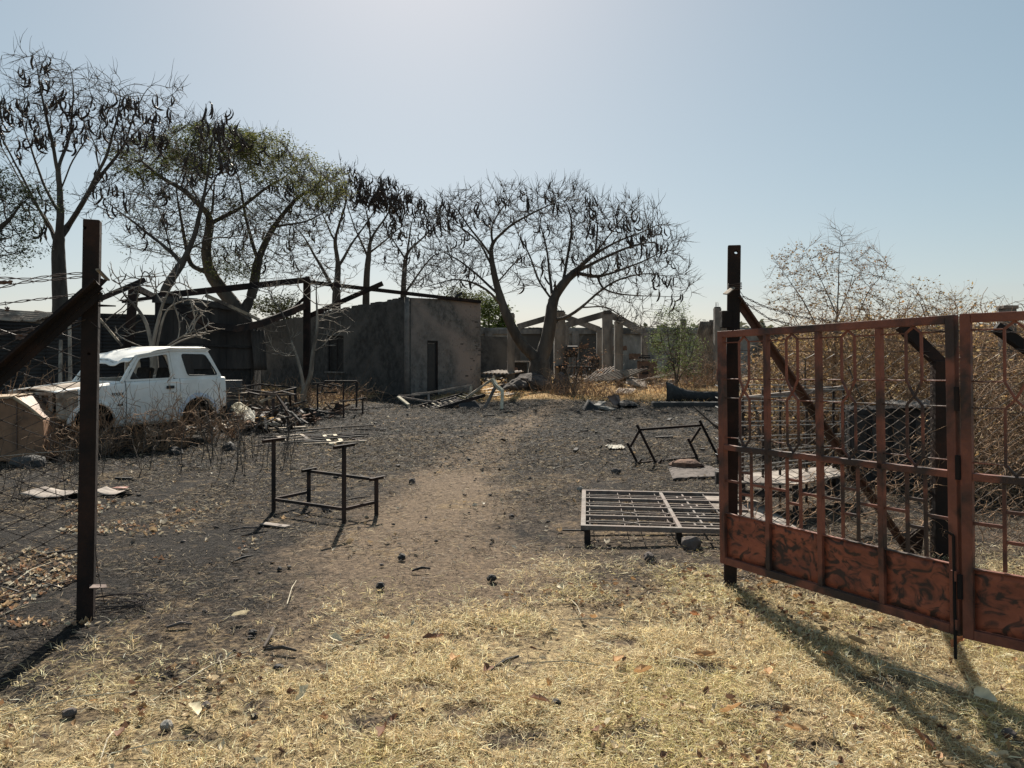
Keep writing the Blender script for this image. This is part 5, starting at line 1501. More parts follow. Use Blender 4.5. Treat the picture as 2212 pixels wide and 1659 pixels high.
def build_right_post():
    base, top = P(1577, 1265, 5.43), P(1586, 531, 5.43)
    base.z = gz(base.x, base.y) - .05
    root = thing('gate_post', 'dark steel gate post on the right behind the rusty gate, with a long diagonal brace', 'post', (base.x, base.y, 0))
    o = obj('post', M().bar(Vector((0, 0, 0)), top - base, .088, .088, (-.25, -1, 0)), 'dark_steel', root, world_coords=False, bevel=.006)
    o.location = Vector((0, 0, base.z)); t = top - base
    d = Vector((0.25, 1, 0)); c = t * (1 - .05 / t.length) + Vector((.012, 0, 0))
    bpy.context.view_layer.update(); cut_hole(o, c - d * .2, c + d * .2, .012)
    obj('brace', M().angle(P(1592, 640, 5.40), Vector((3.30, 6.34, -.02)), .05, .008, (.2, -.9, 0), (-.4, 0, -.8)).bar(P(1592, 640, 5.40), Vector((3.30, 6.34, -.02)), .05, .012, (0, -1, .1)), 'brace_rust', root)
    obj('base_gusset', M().prism([P(1950, 1165, 6.2), P(2000, 1130, 6.28), P(1990, 1200, 6.28)], (0, .01, 0)), 'dark_steel', root)
    obj('top_plate', M().prism([P(1562, 636, 5.33), P(1580, 622, 5.36), P(1588, 623, 5.32), P(1572, 637, 5.28)], (0, .003, .008)), 'pale_wood', root)
    mb = M()
    for k, z in enumerate((612, 616, 620, 624)):
        q = [P(1572, z + 2, 5.40), P(1580, z + 3, 5.35), P(1602, z - 1, 5.34), P(1602, z, 5.45), P(1572, z + 1, 5.46), P(1572, z + 2, 5.40)]
        mb.tube(q, .003, 4)
    mb.tube([P(1598, 628, 5.36), P(1606, 640, 5.34), P(1600, 655, 5.36)], .0025, 4)
    obj('wire_binding', mb, 'wire', root)
    obj('hinge_block', M().box(P(1568, 690, 5.42), (.07, .07, .12)), 'dark_steel', root, bevel=.005)
    # fence behind the gate
    fr = thing('right_fence', 'chain-link fence behind the rusty gate, running right from the right gate post', 'fence', (2.6, 5.9, 0))
    A, B, Cc = Vector((1.60, 5.46, 0)), Vector((3.42, 6.22, 0)), Vector((5.4, 6.95, 0))
    for a, b, sd in ((A, B, 1), (B, Cc, 7)):
        L = (b - a).length
        V, Q = zigzag_net(L, .03, 1.66, .095, .092, .0042, .018, sd)
        npobj('chain_link', place_uv(V, a, b), Q, 'wire_sunlit', fr)
    for k, z in enumerate((.05, .62, 1.14, 1.66)):
        obj('line_wire', M().tube([A + Vector((0, 0, z)), (A + B) / 2 + Vector((0, 0, z - .01)), B + Vector((0, 0, z)), Cc + Vector((0, 0, z))], .0024, 4), 'wire', fr)
    barbed('barbed_wire', [P(1604, 640, 5.45), P(1650, 662, 5.7), P(1720, 684, 6.0), P(1960, 712, 6.3), P(2300, 720, 6.9)], fr, seed=5)
    barbed('barbed_wire', [P(1604, 650, 5.45), P(1660, 688, 5.7), P(1720, 704, 6.0), P(1990, 745, 6.3), P(2300, 760, 6.9)], fr, seed=6)
    for i, (px, d, ax, ay) in enumerate([(2029, 6.2, 1946, 702), (2262, 6.75, 2150, 706)]):
        g = on_ground(px, d); el = P(px, 780, d)
        obj('fence_post', M().bar(g, el, .105, .09, (0, 1, 0)), 'dark_steel', fr, bevel=.005)
        tp = P(ax, ay, d + .1)
        obj('post_arm', M().bar(el + Vector((.02, 0, -.03)), tp, .09, .08, (0, 1, 0)), 'dark_steel', fr, bevel=.004)
    g = on_ground(2176, 10.5); tp = P(2176, 668, 10.5)
    r = thing('concrete_post', 'concrete post with a pale top standing in the thicket above the right gate leaf', 'post', g)
    obj('post', M().box((g.x, g.y, (g.z + tp.z) / 2), (.16, .16, tp.z - g.z)), 'concrete', r, bevel=.01)
    obj('cap', M().box((g.x, g.y, tp.z + .025), (.2, .18, .05)), 'ash_sheet', r, bevel=.008)
    # vines climbing the fence
    rng = np.random.default_rng(61); n = 620
    t = rng.random(n) ** .7; S = np.stack([A.x + (Cc.x - A.x) * t, A.y + (Cc.y - A.y) * t + rng.normal(.12, .12, n), rng.uniform(.02, 1.3, n) * (1 - .45 * (1 - t))], 1)
    D = rng.normal(0, 1, (n, 3)) * np.array([1, .3, 1]); V, Q, E = twig_bundle(rng, S, D, .38, .0028, 7, .5, .02)
    v2, q2, c2 = leaf_quads(rng, E, 900, .03, .04, .022, [(.40, .32, .18), (.30, .22, .12)])
    o = npobj('climbing_vine', V, Q, 'dry_twig'); tag(o, 'dried pale vines woven through the chain-link behind the gate', 'vine'); o['kind'] = 'stuff'
build_left_post()
build_right_post()

# ------------------------------------------------------------------ gate leaves
def gate_leaf(name, label, L, H, m_frame, m_panel, n_cells, group=None, holes=False, frame_z=0.0):
    """local frame: u along +X from the hinge stile, Z up from the bottom rail, Y thickness"""
    root = thing(name, label, 'gate', (0, 0, 0), group)
    def part(nm, mb, m_, bevel=.003):
        return obj(nm, mb, m_, root, world_coords=False, bevel=bevel)
    s = .048; rail_z, pan_z, top = .80, .345, H
    part('stile', M().box((s / 2, 0, H / 2), (s, .042, H)), m_frame)
    part('stile', M().box((L - s / 2, 0, H / 2), (s, .042, H)), m_frame)
    part('top_rail', M().box((L / 2, 0, H - .022), (L - 2 * s - .002, .04, .044)), m_frame)
    part('mid_rail', M().box((L / 2, 0, rail_z), (L - 2 * s - .002, .038, .036)), m_frame)
    part('bottom_rail', M().box((L / 2, 0, .024), (L - 2 * s - .002, .04, .048)), m_frame)
    c = (L - s) / n_cells
    for k in range(n_cells):
        u0, u1 = s / 2 + c * k, s / 2 + c * (k + 1)
        if k:
            part('mullion', M().box((u0, -.002, (.048 + H - .044) / 2), (.034, .034, H - .094)), m_frame)
        a, b = u0 + (s / 2 if k == 0 else .017) + .001, u1 - (s / 2 if k == n_cells - 1 else .017) - .001
        # sheet metal panel, slightly dented
        mb = M(); sd = random.random() * 50
        mb.grid(lambda x, y: Vector((a + (b - a) * x, .004 + .007 * math.sin(x * math.pi) * math.sin(y * math.pi) * (1 + mn.noise((x * 3 + sd, y * 3, 0))), .049 + (pan_z - .049) * y)), 8, 7)
        o = part('panel', mb, m_panel, 0); md = o.modifiers.new('solid', 'SOLIDIFY'); md.thickness = .003
        for p_ in o.data.polygons: p_.use_smooth = True
        part('panel_edge', M().box(((a + b) / 2, 0.0, pan_z + .003), (b - a, .024, .006)), m_frame, 0)
        m = (a + b) / 2; w = .044; t = .012
        zt = H - .046
        # two stacked long hexagons
        for (za, zb) in ((1.235, zt), (rail_z + .02, 1.135 + .0)):
            lo_v, hi_v = (za + .035 if za > 1 else za + .05), zb - .035
            ap_hi = zb; ap_lo = za - (.0 if za > 1 else 0)
            if za > 1: ap_lo = 1.185
            else: ap_hi = 1.185; hi_v = 1.14
            wb = .006
            mb = M()
            for sg in (-1, 1):
                part('hexagon_bar', M().bar((m + sg * w, 0, lo_v), (m + sg * w, 0, hi_v), t), m_frame, 0)
                part('hexagon_point', M().bar((m + sg * w, .0005 * sg, hi_v), (m, .0005 * sg, ap_hi), t * .9), m_frame, 0)
                part('hexagon_point', M().bar((m + sg * w, .0005 * sg, lo_v), (m, .0005 * sg, ap_lo), t * .9), m_frame, 0)
            for z in (lo_v, hi_v):
                part('tie_rod', M().tube([(a, 0, z), (m - w - t * .4, 0, z)], .0042, 6), m_frame, 0)
                part('tie_rod', M().tube([(m + w + t * .4, 0, z), (b, 0, z)], .0042, 6), m_frame, 0)
        # lower ladder bars
        w2 = .052
        for sg in (-1, 1):
            part('ladder_bar', M().box((m + sg * w2, .001, (pan_z + rail_z) / 2 - .004), (.016, .014, rail_z - pan_z - .03)), m_frame, 0)
        for z in (.50, .645):
            part('ladder_rung', M().box((m, .001, z), (2 * w2 - .018, .012, .016)), m_frame, 0)
        part('ladder_rung', M().box(((a + m - w2 - .008) / 2, .001, .572), (m - w2 - .008 - a, .012, .016)), m_frame, 0)
        part('ladder_rung', M().box(((b + m + w2 + .008) / 2, .001, .572), (b - m - w2 - .008, .012, .016)), m_frame, 0)
    return root

def build_gates():
    L1, H = 1.692, 1.60
    g = gate_leaf('gate_leaf', 'red-brown rusty steel gate leaf of four bays hung on the right gate post', L1, H, 'red_rust', 'red_panel', 4)
    A, B = Vector((1.455, 5.33, .19)), Vector((2.224, 3.857, .22))
    t = (B - A).normalized()
    g.location = A; g.rotation_euler = (0, -math.asin(t.z), math.atan2(t.y, t.x))
    # drop bolt, hinges
    obj('drop_bolt', M().tube([(L1 - .012, -.034, .0 - .11), (L1 - .012, -.034, .50)], .008, 8).tube([(L1 - .012, -.034, .50), (L1 - .03, -.05, .515), (L1 - .045, -.052, .505)], .007, 6), 'dark_steel', g, world_coords=False)
    obj('bolt_sleeve', M().box((L1 - .012, -.03, .30), (.03, .02, .05)).box((L1 - .012, -.03, .06), (.03, .02, .05)), 'red_rust', g, world_coords=False)
    for z in (1.18, .84, .25):
        obj('hinge', M().tube([(L1 + .012, -.026, z - .06), (L1 + .012, -.026, z + .06)], .013, 10), 'dark_steel', g, world_coords=False)
    for z in (.75, 1.3):
        obj('hinge', M().tube([(-.014, 0, z - .04), (-.014, 0, z + .04)], .012, 8), 'red_rust', g, world_coords=False)
    g2 = gate_leaf('gate_leaf', 'second red-brown rusty gate leaf folded at the hinge and cut off by the right edge', L1, H + .005, 'red_rust', 'red_panel', 4)
    t2 = Vector((.686, -.727, .010)).normalized()
    g2.location = B + t * .037 + t2 * .004 + Vector((0, 0, -.003)); g2.rotation_euler = (0, -math.asin(t2.z), math.atan2(t2.y, t2.x))
    # a leaf of the same design lying flat on short legs
    g3 = gate_leaf('fallen_gate_leaf', 'ash-grey gate leaf lying flat on the ground in front of the right gate post', 1.88, 1.66, 'ash_steel', 'ash_sheet', 4)
    near, far = Vector((.60, 6.72, .125)), Vector((.78, 8.58, .12))
    ux = (far - near).normalized(); uz0 = Vector((1.6, -.12, -.01)).normalized()
    uy = -ux.cross(uz0).normalized() * -1
    uy = uz0.cross(ux).normalized(); uz = ux.cross(uy).normalized()
    if uz.dot(uz0) < 0: uy = -uy; uz = ux.cross(uy).normalized()
    # bottom panel end must lie at the right: local Z runs from right to left
    uzl = -uz; uyl = uzl.cross(ux).normalized()
    Mx = Matrix(((ux.x, uyl.x, uzl.x), (ux.y, uyl.y, uzl.y), (ux.z, uyl.z, uzl.z)))
    g3.matrix_world = Matrix.Translation(near + uz * 1.66) @ Mx.to_4x4()
    for (x, y) in ((.66, 6.75), (1.45, 6.70), (.86, 8.45)):
        z = gz(x, y)
        lg = thing('support_block', {(.66): 'short dark leg under the near left corner of the fallen gate leaf', 1.45: 'short dark leg under the near middle of the fallen gate leaf', .86: 'short dark leg under the far left corner of the fallen gate leaf'}[x], 'leg', (x, y, z))
        obj('block', M().bar((x, y, z - .02), (x, y, .098), .05, .045, (0, 1, 0)), 'burnt_steel', lg)
    tag(obj('steel_bar', M().bar((.44, 6.74, .10), (.66, 6.72, .10), .02, .012), 'burnt_steel', loc=(.44, 6.74, .10)), 'flat steel bar sticking out left of the fallen gate leaf', 'bar')
    # loose dusty sheet behind the post, touching the fallen leaf
    a = GP(1560, 1075); mb = M()
    q = [Vector((2.27, 6.5, .10)), Vector((2.40, 8.5, .14)), Vector((2.62, 8.2, .08)), Vector((2.62, 6.6, .04))]
    mb.grid(lambda x, y: (q[0] * (1 - x) + q[3] * x) * (1 - y) + (q[1] * (1 - x) + q[2] * x) * y + Vector((0, 0, .02 * mn.noise((x * 3, y * 4, 2)))), 8, 12)
    tag(obj('dusty_sheet', mb, 'ash_sheet', loc=(2.27, 6.5, .04), solid=.004, smooth=True), 'pale dusty metal sheet on the ground just behind the foot of the right gate post', 'metal sheet')
build_gates()

# ------------------------------------------------------------------ white off-road car, stripped and burnt
def rounded(poly, r, n=4):
    out = []; m = len(poly)
    for i in range(m):
        p, a, b = Vector(poly[i]), Vector(poly[i - 1]), Vector(poly[(i + 1) % m])
        da, db = (a - p).normalized(), (b - p).normalized()
        rr = min(r, (a - p).length * .45, (b - p).length * .45)
        s, e = p + da * rr, p + db * rr
        for k in range(n + 1):
            t = k / n; out.append((s * (1 - t) + p * t) * (1 - t) + (p * (1 - t) + e * t) * t)
    return out

def build_car():
    fwd = Vector((-.53, -.848, 0)); fwd.normalize(); lat = Vector((fwd.y, -fwd.x, 0))       # lat: away from the camera side
    if lat.x > 0: lat = -lat
    XDF = 2.08
    O = Vector((-6.84, 13.6, 0)) - fwd * XDF
    root = thing('off_road_car', 'stripped white two-door off-road car without wheels or glass, its roof crushed at the front', 'car', (O.x, O.y, gz(O.x, O.y)))
    def W(x, y, z):
        p = O + fwd * x + lat * y
        return Vector((p.x, p.y, z - .012 * (x - 1.6)))
    Wd = 1.50
    TOPZ = 1.78
    def belt(x): return float(np.interp(x, [0, .1, 1.0, 2.1, 2.5, 3.3], [1.22, 1.23, 1.22, 1.19, 1.15, 1.06]))
    def arch(x, c, r, base):
        if abs(x - c) < r:
            return max(base, .47 + math.sqrt(max(r * r - (x - c) ** 2, 0)) * 1.02)
        return base
    RC, FC = .62, 2.66
    def bottom(x):
        b = float(np.interp(x, [0, .25, .95, 1.02, 2.2, 2.32, 3.05, 3.3], [.66, .55, .47, .43, .43, .46, .6, .62]))
        b = arch(x, RC, .37, b); b = arch(x, FC, .37, b)
        return b
    def ybul(z):
        return -.045 * (1 - ((z - .82) / .45) ** 2)
    def side(x0, x1, near=True, nx=None, topf=None):
        nx = nx or max(4, int((x1 - x0) / .035)); mb = M()
        def fn(u, v):
            x = x0 + (x1 - x0) * u; zb, zt = bottom(x), (topf or belt)(x)
            z = zb + (zt - zb) * v
            y = ybul(z)
            if .985 < v: y += .012
            if abs(z - .93) < .02: y += .006           # crease
            return W(x, y if near else Wd - y, z)
        return mb.grid(fn, nx, 16)
    def sp(nm, mb, m_='car_white', smooth=True, solid=.014, parent=None):
        return obj(nm, mb, m_, parent or root, smooth=smooth, solid=solid)
    for near in (True, False):
        q = sp('rear_quarter_panel', side(.0, 1.0, near))
        door = sp('door', side(1.012, 2.07, near))
        sp('front_fender', side(2.088, 2.92, near)); sp('nose_fender', side(2.925, 3.28, near), 'car_worn_shade')
        y = -.006 if near else Wd + .006; s = 1 if near else -1
        if near:
            # door inner gap, handle, lock, marker, badge
            hm = M(); c = W(1.22, -.072, 1.065)
            hm.bar(W(1.15, -.056, 1.07), W(1.30, -.056, 1.07), .03, .055)
            o = obj('door_handle', hm, 'black_plastic', root, bevel=.006)
            obj('door_lock', M().tube([W(1.17, -.03, .975), W(1.17, -.052, .975)], .013, 10), 'black_plastic', root)
            obj('side_marker', M().bar(W(2.14, -.046, .80), W(2.24, -.046, .80), .012, .04), 'black_plastic', root, bevel=.003)
            obj('badge_hole', M().tube([W(2.37, -.02, 1.03), W(2.37, -.036, 1.03)], .028, 10), 'black_plastic', root)
            obj('badge_hole', M().tube([W(2.52, -.02, 1.03), W(2.52, -.036, 1.03)], .024, 10), 'black_plastic', root)
            cu = bpy.data.curves.new('badge', 'FONT'); cu.body = 'ROCKY'; cu.size = .062; cu.extrude = .003; cu.align_x = 'LEFT'; cu.space_character = 1.05; cu.offset = .002
            cu.materials.append(MATS['black_plastic'])
            tmp = bpy.data.objects.new('badge', cu); COL.objects.link(tmp); bpy.context.view_layer.update()
            me = bpy.data.meshes.new_from_object(tmp.evaluated_get(bpy.context.evaluated_depsgraph_get())); bpy.data.objects.remove(tmp)
            ob = bpy.data.objects.new('badge', me); COL.objects.link(ob); ob.parent = root
            X = -fwd; Z = Vector((0, 0, 1)); Y = X.cross(Z) * -1
            R = Matrix((X, Z, X.cross(Z))).transposed()
            ob.matrix_local = Matrix.Translation(W(2.345, -.047, .972) - root.location) @ R.to_4x4()
        # wheel arch flares
        for c, m_ in ((RC, 'car_flare'), (FC, 'car_white')):
            pts_o, pts_i = [], []
            mb = M()
            n = 18
            def arc(a, rr, yy): 
                return W(c - math.cos(a) * rr, yy, .47 + math.sin(a) * rr * 1.02)
            mb.grid(lambda u, v: arc(math.pi * (.03 + .94 * u), .375 + .085 * v, (y + (-.035 * math.cos(v * 1.5) - .03) * s)), n, 4)
            sp('wheel_arch_flare', mb, m_, solid=.008)
            tb = M(); tb.grid(lambda u, v: arc(math.pi * u, .37, y + (.03 + .22 * v) * s), n, 3)
            sp('wheel_well', tb, 'char', solid=.006)
            obj('brake_drum', M().tube([W(c, y + .10 * s, .50), W(c, y + .2 * s, .50)], .13, 16).tube([W(c, y + .04 * s, .50), W(c, y + .10 * s, .50)], .045, 10), 'brown_sheet', root)
            obj('well_back', M().prism([W(c - .38, y + .26 * s, .30), W(c + .38, y + .26 * s, .30), W(c + .33, y + .26 * s, .82), W(c - .33, y + .26 * s, .82)], lat * .01), 'char', root)
        # sill
        obj('sill', M().bar(W(1.0, y + .02 * s, .445), W(2.28, y + .02 * s, .445), .05, .06), 'car_white', root, bevel=.01)
        # upper body: B pillar + rear side window ring, lean inwards
        yt = lambda z: (-.01 + (z - 1.2) * .16) if near else Wd + .01 - (z - 1.2) * .16
        Wz = lambda x, z: W(x, yt(z), z)
        out = [Wz(.06, 1.225), Wz(.26, 1.60), Wz(.33, 1.735), Wz(1.17, 1.755), Wz(1.20, 1.225)]
        inn = [Wz(.17, 1.265), Wz(.33, 1.58), Wz(.385, 1.672), Wz(.92, 1.685), Wz(.86, 1.265)]
        inn4 = rounded([Wz(.15, 1.262), Wz(.40, 1.675), Wz(.935, 1.69), Wz(.83, 1.262)], .07, 4)
        out4 = rounded([Wz(.06, 1.222), Wz(.335, 1.74), Wz(1.17, 1.76), Wz(1.12, 1.222)], .05, 4)
        sp('window_pillar', M().ring(out4, inn4, lat * (.035 * s)), smooth=False, solid=0)
        sp('window_seal', M().ring([p_ - lat * .003 * s for p_ in inn4], [p_ + (sum(inn4, Vector()) / len(inn4) - p_) * .06 - lat * .003 * s for p_ in inn4], lat * (.02 * s)), 'black_plastic', smooth=False, solid=0)
        # door window frame
        do = [Wz(1.125, 1.215), Wz(1.175, 1.725), Wz(1.80, 1.64), Wz(2.08, 1.20)]
        di = [Wz(1.175, 1.245), Wz(1.215, 1.685), Wz(1.77, 1.605), Wz(2.00, 1.235)]
        sp('door_window_frame', M().ring(rounded(do, .03, 3), rounded(di, .045, 3), lat * (.03 * s)), smooth=False, solid=0)
        # A pillar and drip rail
        obj('windscreen_pillar', M().bar(Wz(2.15, 1.19), Wz(1.83, 1.655), .05, .045, tuple(lat)), 'car_white', root, bevel=.008)
        obj('cant_rail', M().bar(Wz(1.83, 1.655), Wz(1.17, 1.76), .045, .05).bar(Wz(1.17, 1.762), Wz(.31, 1.757), .045, .045), 'car_white', root, bevel=.008)
    # torn black lining hanging behind the door window
    sp('torn_lining', M().grid(lambda u, v: W(1.99 - .22 * u * (1 - v) , .03, 1.22 + .36 * v - .1 * u * v), 5, 5), 'black_plastic', solid=.003)
    # roof: raised rear part, crushed towards the windscreen
    def roof(u, v):
        x = .30 + 1.62 * u; y = .035 + (Wd - .07) * v
        z = float(np.interp(x, [.3, .38, 1.15, 1.5, 1.92], [1.762, 1.80, 1.80, 1.74, 1.655])) + .03 * math.sin(v * math.pi)
        k = max(0, (x - 1.15) / .77)
        z += k * (.05 * mn.noise((x * 4, v * 3, 1)) - .11 * math.exp(-((v - .45) / .3) ** 2) * k - .03 * abs(math.sin(v * 9 + x * 4)) * k)
        return W(x, y, z)
    sp('roof', M().grid(roof, 34, 26), solid=.006)
    obj('roof_rib', M().bar(W(.42, .12, 1.825), W(1.1, .12, 1.825), .03, .012).bar(W(.42, 1.38, 1.825), W(1.1, 1.38, 1.825), .03, .012), 'car_white', root)
    # crumpled lip hanging over the windscreen opening
    sp('crumpled_lip', M().grid(lambda u, v: roof(1, u) + fwd * .05 * v + Vector((0, 0, -.07 * v - .03 * abs(mn.noise((u * 8, v * 2, 3))))), 26, 3), solid=.004)
    # scuttle, windscreen base, hood
    obj('scuttle', M().bar(W(2.16, .02, 1.185), W(2.16, Wd - .02, 1.185), .10, .05), 'car_white', root, bevel=.01)
    sp('cowl_tray', M().grid(lambda u, v: W(2.2 + .2 * u, .05 + (Wd - .1) * v, 1.17 - .03 * math.sin(u * 3.1) + .01 * mn.noise((u * 5, v * 9, 0))), 6, 14), 'car_worn_shade')
    sp('fender_top', M().grid(lambda u, v: W(2.09 + 1.19 * u, -.01 + .16 * v, belt(2.09 + 1.19 * u) + .012 * math.sin(v * 2)), 16, 4), 'car_white')
    sp('fender_top', M().grid(lambda u, v: W(2.09 + 1.19 * u, Wd + .01 - .16 * v, belt(2.09 + 1.19 * u) + .012 * math.sin(v * 2)), 16, 4), 'car_white')
    sp('hood', M().grid(lambda u, v: W(2.42 + .88 * u, .16 + (Wd - .32) * v, 1.155 - .085 * u + .03 * math.sin(v * math.pi) + .02 * mn.noise((u * 3, v * 3, 8))), 14, 16), 'car_worn_shade')  # brown stands in for the shade of housing and weeds
    # stripped nose
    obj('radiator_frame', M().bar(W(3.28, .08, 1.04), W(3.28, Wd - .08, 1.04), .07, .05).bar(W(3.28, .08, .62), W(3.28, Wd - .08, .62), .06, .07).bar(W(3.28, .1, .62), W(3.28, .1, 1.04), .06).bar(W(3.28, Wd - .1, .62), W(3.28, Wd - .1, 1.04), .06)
        .bar(W(3.28, .42, .62), W(3.28, .42, 1.04), .04).bar(W(3.28, 1.08, .62), W(3.28, 1.08, 1.04), .04), 'car_worn_shade', root)
    for yy in (.26, 1.24):
        obj('headlamp_bowl', M().tube([W(3.20, yy, .86), W(3.27, yy, .86)], [.09, .12], 16), 'rock', root)
    sp('nose_panel', M().grid(lambda u, v: W(3.25 + .01 * math.sin(v * 6), .08 + (Wd - .16) * u, .64 + .40 * v), 14, 6), 'car_worn_shade')
    obj('chassis', M().bar(W(.05, .3, .42), W(3.35, .3, .42), .08, .12).bar(W(.05, 1.2, .42), W(3.35, 1.2, .42), .08, .12).bar(W(RC, .1, .48), W(RC, 1.4, .48), .09).bar(W(FC, .1, .48), W(FC, 1.4, .48), .09), 'char', root)
    obj('engine_block', M().box(W(2.75, .75, .8), (.5, .5, .35), math.atan2(fwd.y, fwd.x)), 'rock', root, bevel=.03)
    # floor, seats, dash, rear
    obj('floor', M().prism([W(.05, .06, .5), W(2.2, .06, .5), W(2.2, Wd - .06, .5), W(.05, Wd - .06, .5)], (0, 0, .03)), 'char', root)
    obj('bulkhead', M().prism([W(2.12, .04, .5), W(2.12, Wd - .04, .5), W(2.12, Wd - .04, 1.16), W(2.12, .04, 1.16)], fwd * .02), 'char', root)
    obj('dashboard', M().bar(W(1.98, .08, 1.1), W(1.98, Wd - .08, 1.1), .26, .16), 'char', root, bevel=.03)
    for yy in (.42, 1.08):
        obj('seat', M().bar(W(1.1, yy, .78), W(1.6, yy, .78), .46, .14).bar(W(1.15, yy, .82), W(.98, yy, 1.42), .46, .1, tuple(fwd)), 'char', root, bevel=.03)
    obj('headrest_post', M().tube([W(.62, .45, 1.3), W(.66, .5, 1.43), W(.58, .62, 1.33)], .018, 6).tube([W(.8, .3, 1.31), W(.9, .36, 1.31)], .012, 6), 'pale_wood', root)
    obj('rear_seat', M().bar(W(.55, .2, .95), W(.55, 1.3, .95), .16, .6), 'char', root, bevel=.04)
    # tailgate
    rr = rounded([W(.02, .05, .62), W(.02, Wd - .05, .62), W(.03, Wd - .06, 1.22), W(.03, .06, 1.22)], .06, 3)
    sp('tailgate', M().prism(rr, fwd * .03), smooth=False, solid=0)
    ro = rounded([W(.05, .03, 1.215), W(.05, Wd - .03, 1.215), W(.31, Wd - .12, 1.75), W(.31, .12, 1.75)], .05, 3)
    ri = rounded([W(.09, .12, 1.26), W(.09, Wd - .12, 1.26), W(.285, Wd - .18, 1.68), W(.285, .18, 1.68)], .06, 3)
    sp('tailgate_window_frame', M().ring(ro, ri, fwd * .03), smooth=False, solid=0)
    # blocks the car stands on
    for i, (x, y, lb) in enumerate([(1.0, .12, 'under the rear end of the white car'), (2.25, .12, 'under the front of the white car door'), (1.0, 1.4, 'under the far rear of the white car'), (2.3, 1.4, 'under the far front of the white car')]):
        c = W(x, y, 0); g = gz(c.x, c.y)
        tag(obj('concrete_block', M().box((c.x, c.y, g + .17), (.36, .3, .36), .4), 'rock', loc=(c.x, c.y, g), bevel=.02), 'dark concrete block ' + lb, 'block', 'blocks holding up the white car')
build_car()

# ------------------------------------------------------------------ furniture frames and scrap
def bars(root, name, segs, w, m_, h=None, tube=False, bevel=.002):
    for (a, b) in segs:
        mb = M().tube([a, b], w / 2, 8) if tube else M().bar(a, b, w, h or w)
        obj(name, mb, m_, root, bevel=0 if tube else bevel)

def school_bench(A, B, Cp, Dp, label, hd=.77, hb=.39, mat_='burnt_steel', group='burnt combined desk and bench frames', w=.033):
    """desk posts A,B (tall) and bench posts Cp,Dp (low), tied by floor rails"""
    root = thing('desk_frame', label, 'desk frame', (A + B + Cp + Dp) / 4, group)
    up = Vector((0, 0, 1)); rail = .13
    for p, h in ((A, hd), (B, hd), (Cp, hb), (Dp, hb)):
        obj('leg', M().bar(p - up * .01, p + up * (h - .012), w, w, tuple((B - A).normalized())), mat_, root, bevel=.003)
    v = (Cp - A).normalized()
    ins = lambda a, b: (a + (b - a).normalized() * (w * .55), b + (a - b).normalized() * (w * .55))
    for a, b in ((A, B), (A, Cp), (B, Dp)):
        a2, b2 = ins(a + up * rail, b + up * rail)
        obj('floor_rail', M().bar(a2, b2, .025, .03), mat_, root, bevel=.002)
    a2, b2 = Cp + up * (hb - .03), Dp + up * (hb - .03); a2, b2 = ins(a2, b2)
    obj('bench_rail', M().bar(a2, b2, .03, .03), mat_, root, bevel=.002)
    for p, h, l in ((A, hd, .30), (B, hd, .30), (Cp, hb, .22), (Dp, hb, .22)):
        q = p + up * h
        obj('top_bracket', M().angle(q - v * l * .5, q + v * l * .5, .035, .005, (B - A).normalized(), -up), mat_, root)
    return root

def build_desks():
    A, B, Cp, Dp = GP(591, 1104), GP(743, 1126), GP(667, 1088), GP(813, 1109)
    school_bench(A, B, Cp, Dp, 'charred desk and bench frame standing alone in the near yard, left of the path')
    # second one in the distance, right of the tall post
    d = 19.5
    base = [on_ground(686, d + .1), on_ground(742, d - .1), on_ground(708, d + .9), on_ground(758, d + .55)]
    r = school_bench(base[0], base[2] + Vector((.35, .3, 0)), base[1], base[3] + Vector((.25, .3, 0)), 'distant charred desk frame standing right of the tall dark post', .88, .45)
    obj('top_tube', M().tube([P(701, 824, 20.3), P(771, 824, 20.3)], .028, 8).tube([P(771, 824, 20.3), P(770, 880, 20.3)], .026, 8).tube([P(701, 824, 20.3), P(693, 848, 20.0), P(686, 850, 19.7)], .02, 8), 'burnt_steel', r)
    obj('seat_pan', M().prism(rounded([P(723, 873, 19.6), P(740, 873, 19.6), P(740, 881, 19.6), P(723, 881, 19.6)], .05, 3), (0, .03, 0)), 'burnt_steel', r)
    obj('brace', M().bar(P(688, 831, 19.8), P(718, 838, 19.8), .035).bar(P(709, 829, 19.9), P(737, 836, 19.9), .035).bar(P(700, 848, 19.7), P(728, 848, 19.7), .04), 'burnt_steel', r)
    # tipped one at the right
    g = on_ground(1398, 11.6)
    root = thing('tipped_desk_frame', 'dark red-brown desk frame tipped on its side, right of the path before the gate post', 'desk frame', g)
    dn, df = 11.65, 12.3
    S = [(P(1375.5, 917, dn), P(1418, 1003, dn)), (P(1354.5, 956.5, dn), P(1378, 1002, dn)), (P(1381, 930, dn), P(1361.5, 965, dn)),
         (P(1511, 907.5, df), P(1552, 989, df)), (P(1486, 947, df), P(1506, 989, df)), (P(1513, 923, df), P(1492, 955, df)),
         (P(1383, 928, dn), P(1515, 918.5, df)), (P(1380, 1000, dn), P(1508, 988, df)),
         (P(1385, 992, dn), P(1371, 1007, dn - .1)), (P(1428, 993, dn), P(1414, 1010, dn - .1))]
    names = ['desk_leg', 'bench_leg', 'floor_rail', 'desk_leg', 'bench_leg', 'floor_rail', 'long_rail', 'long_rail', 'bracket', 'bracket']
    for (a, b), n in zip(S, names):
        obj(n, M().bar(a, b, .038, .036), 'dark_steel', root, bevel=.003)
    # clod of reddish earth beside it
    rock('earth_clod', 'large crumbled clod of reddish earth at the foot of the tipped desk frame', 1482, 11.3, (.26, .16, .085), 'orange_mud', 'clod')

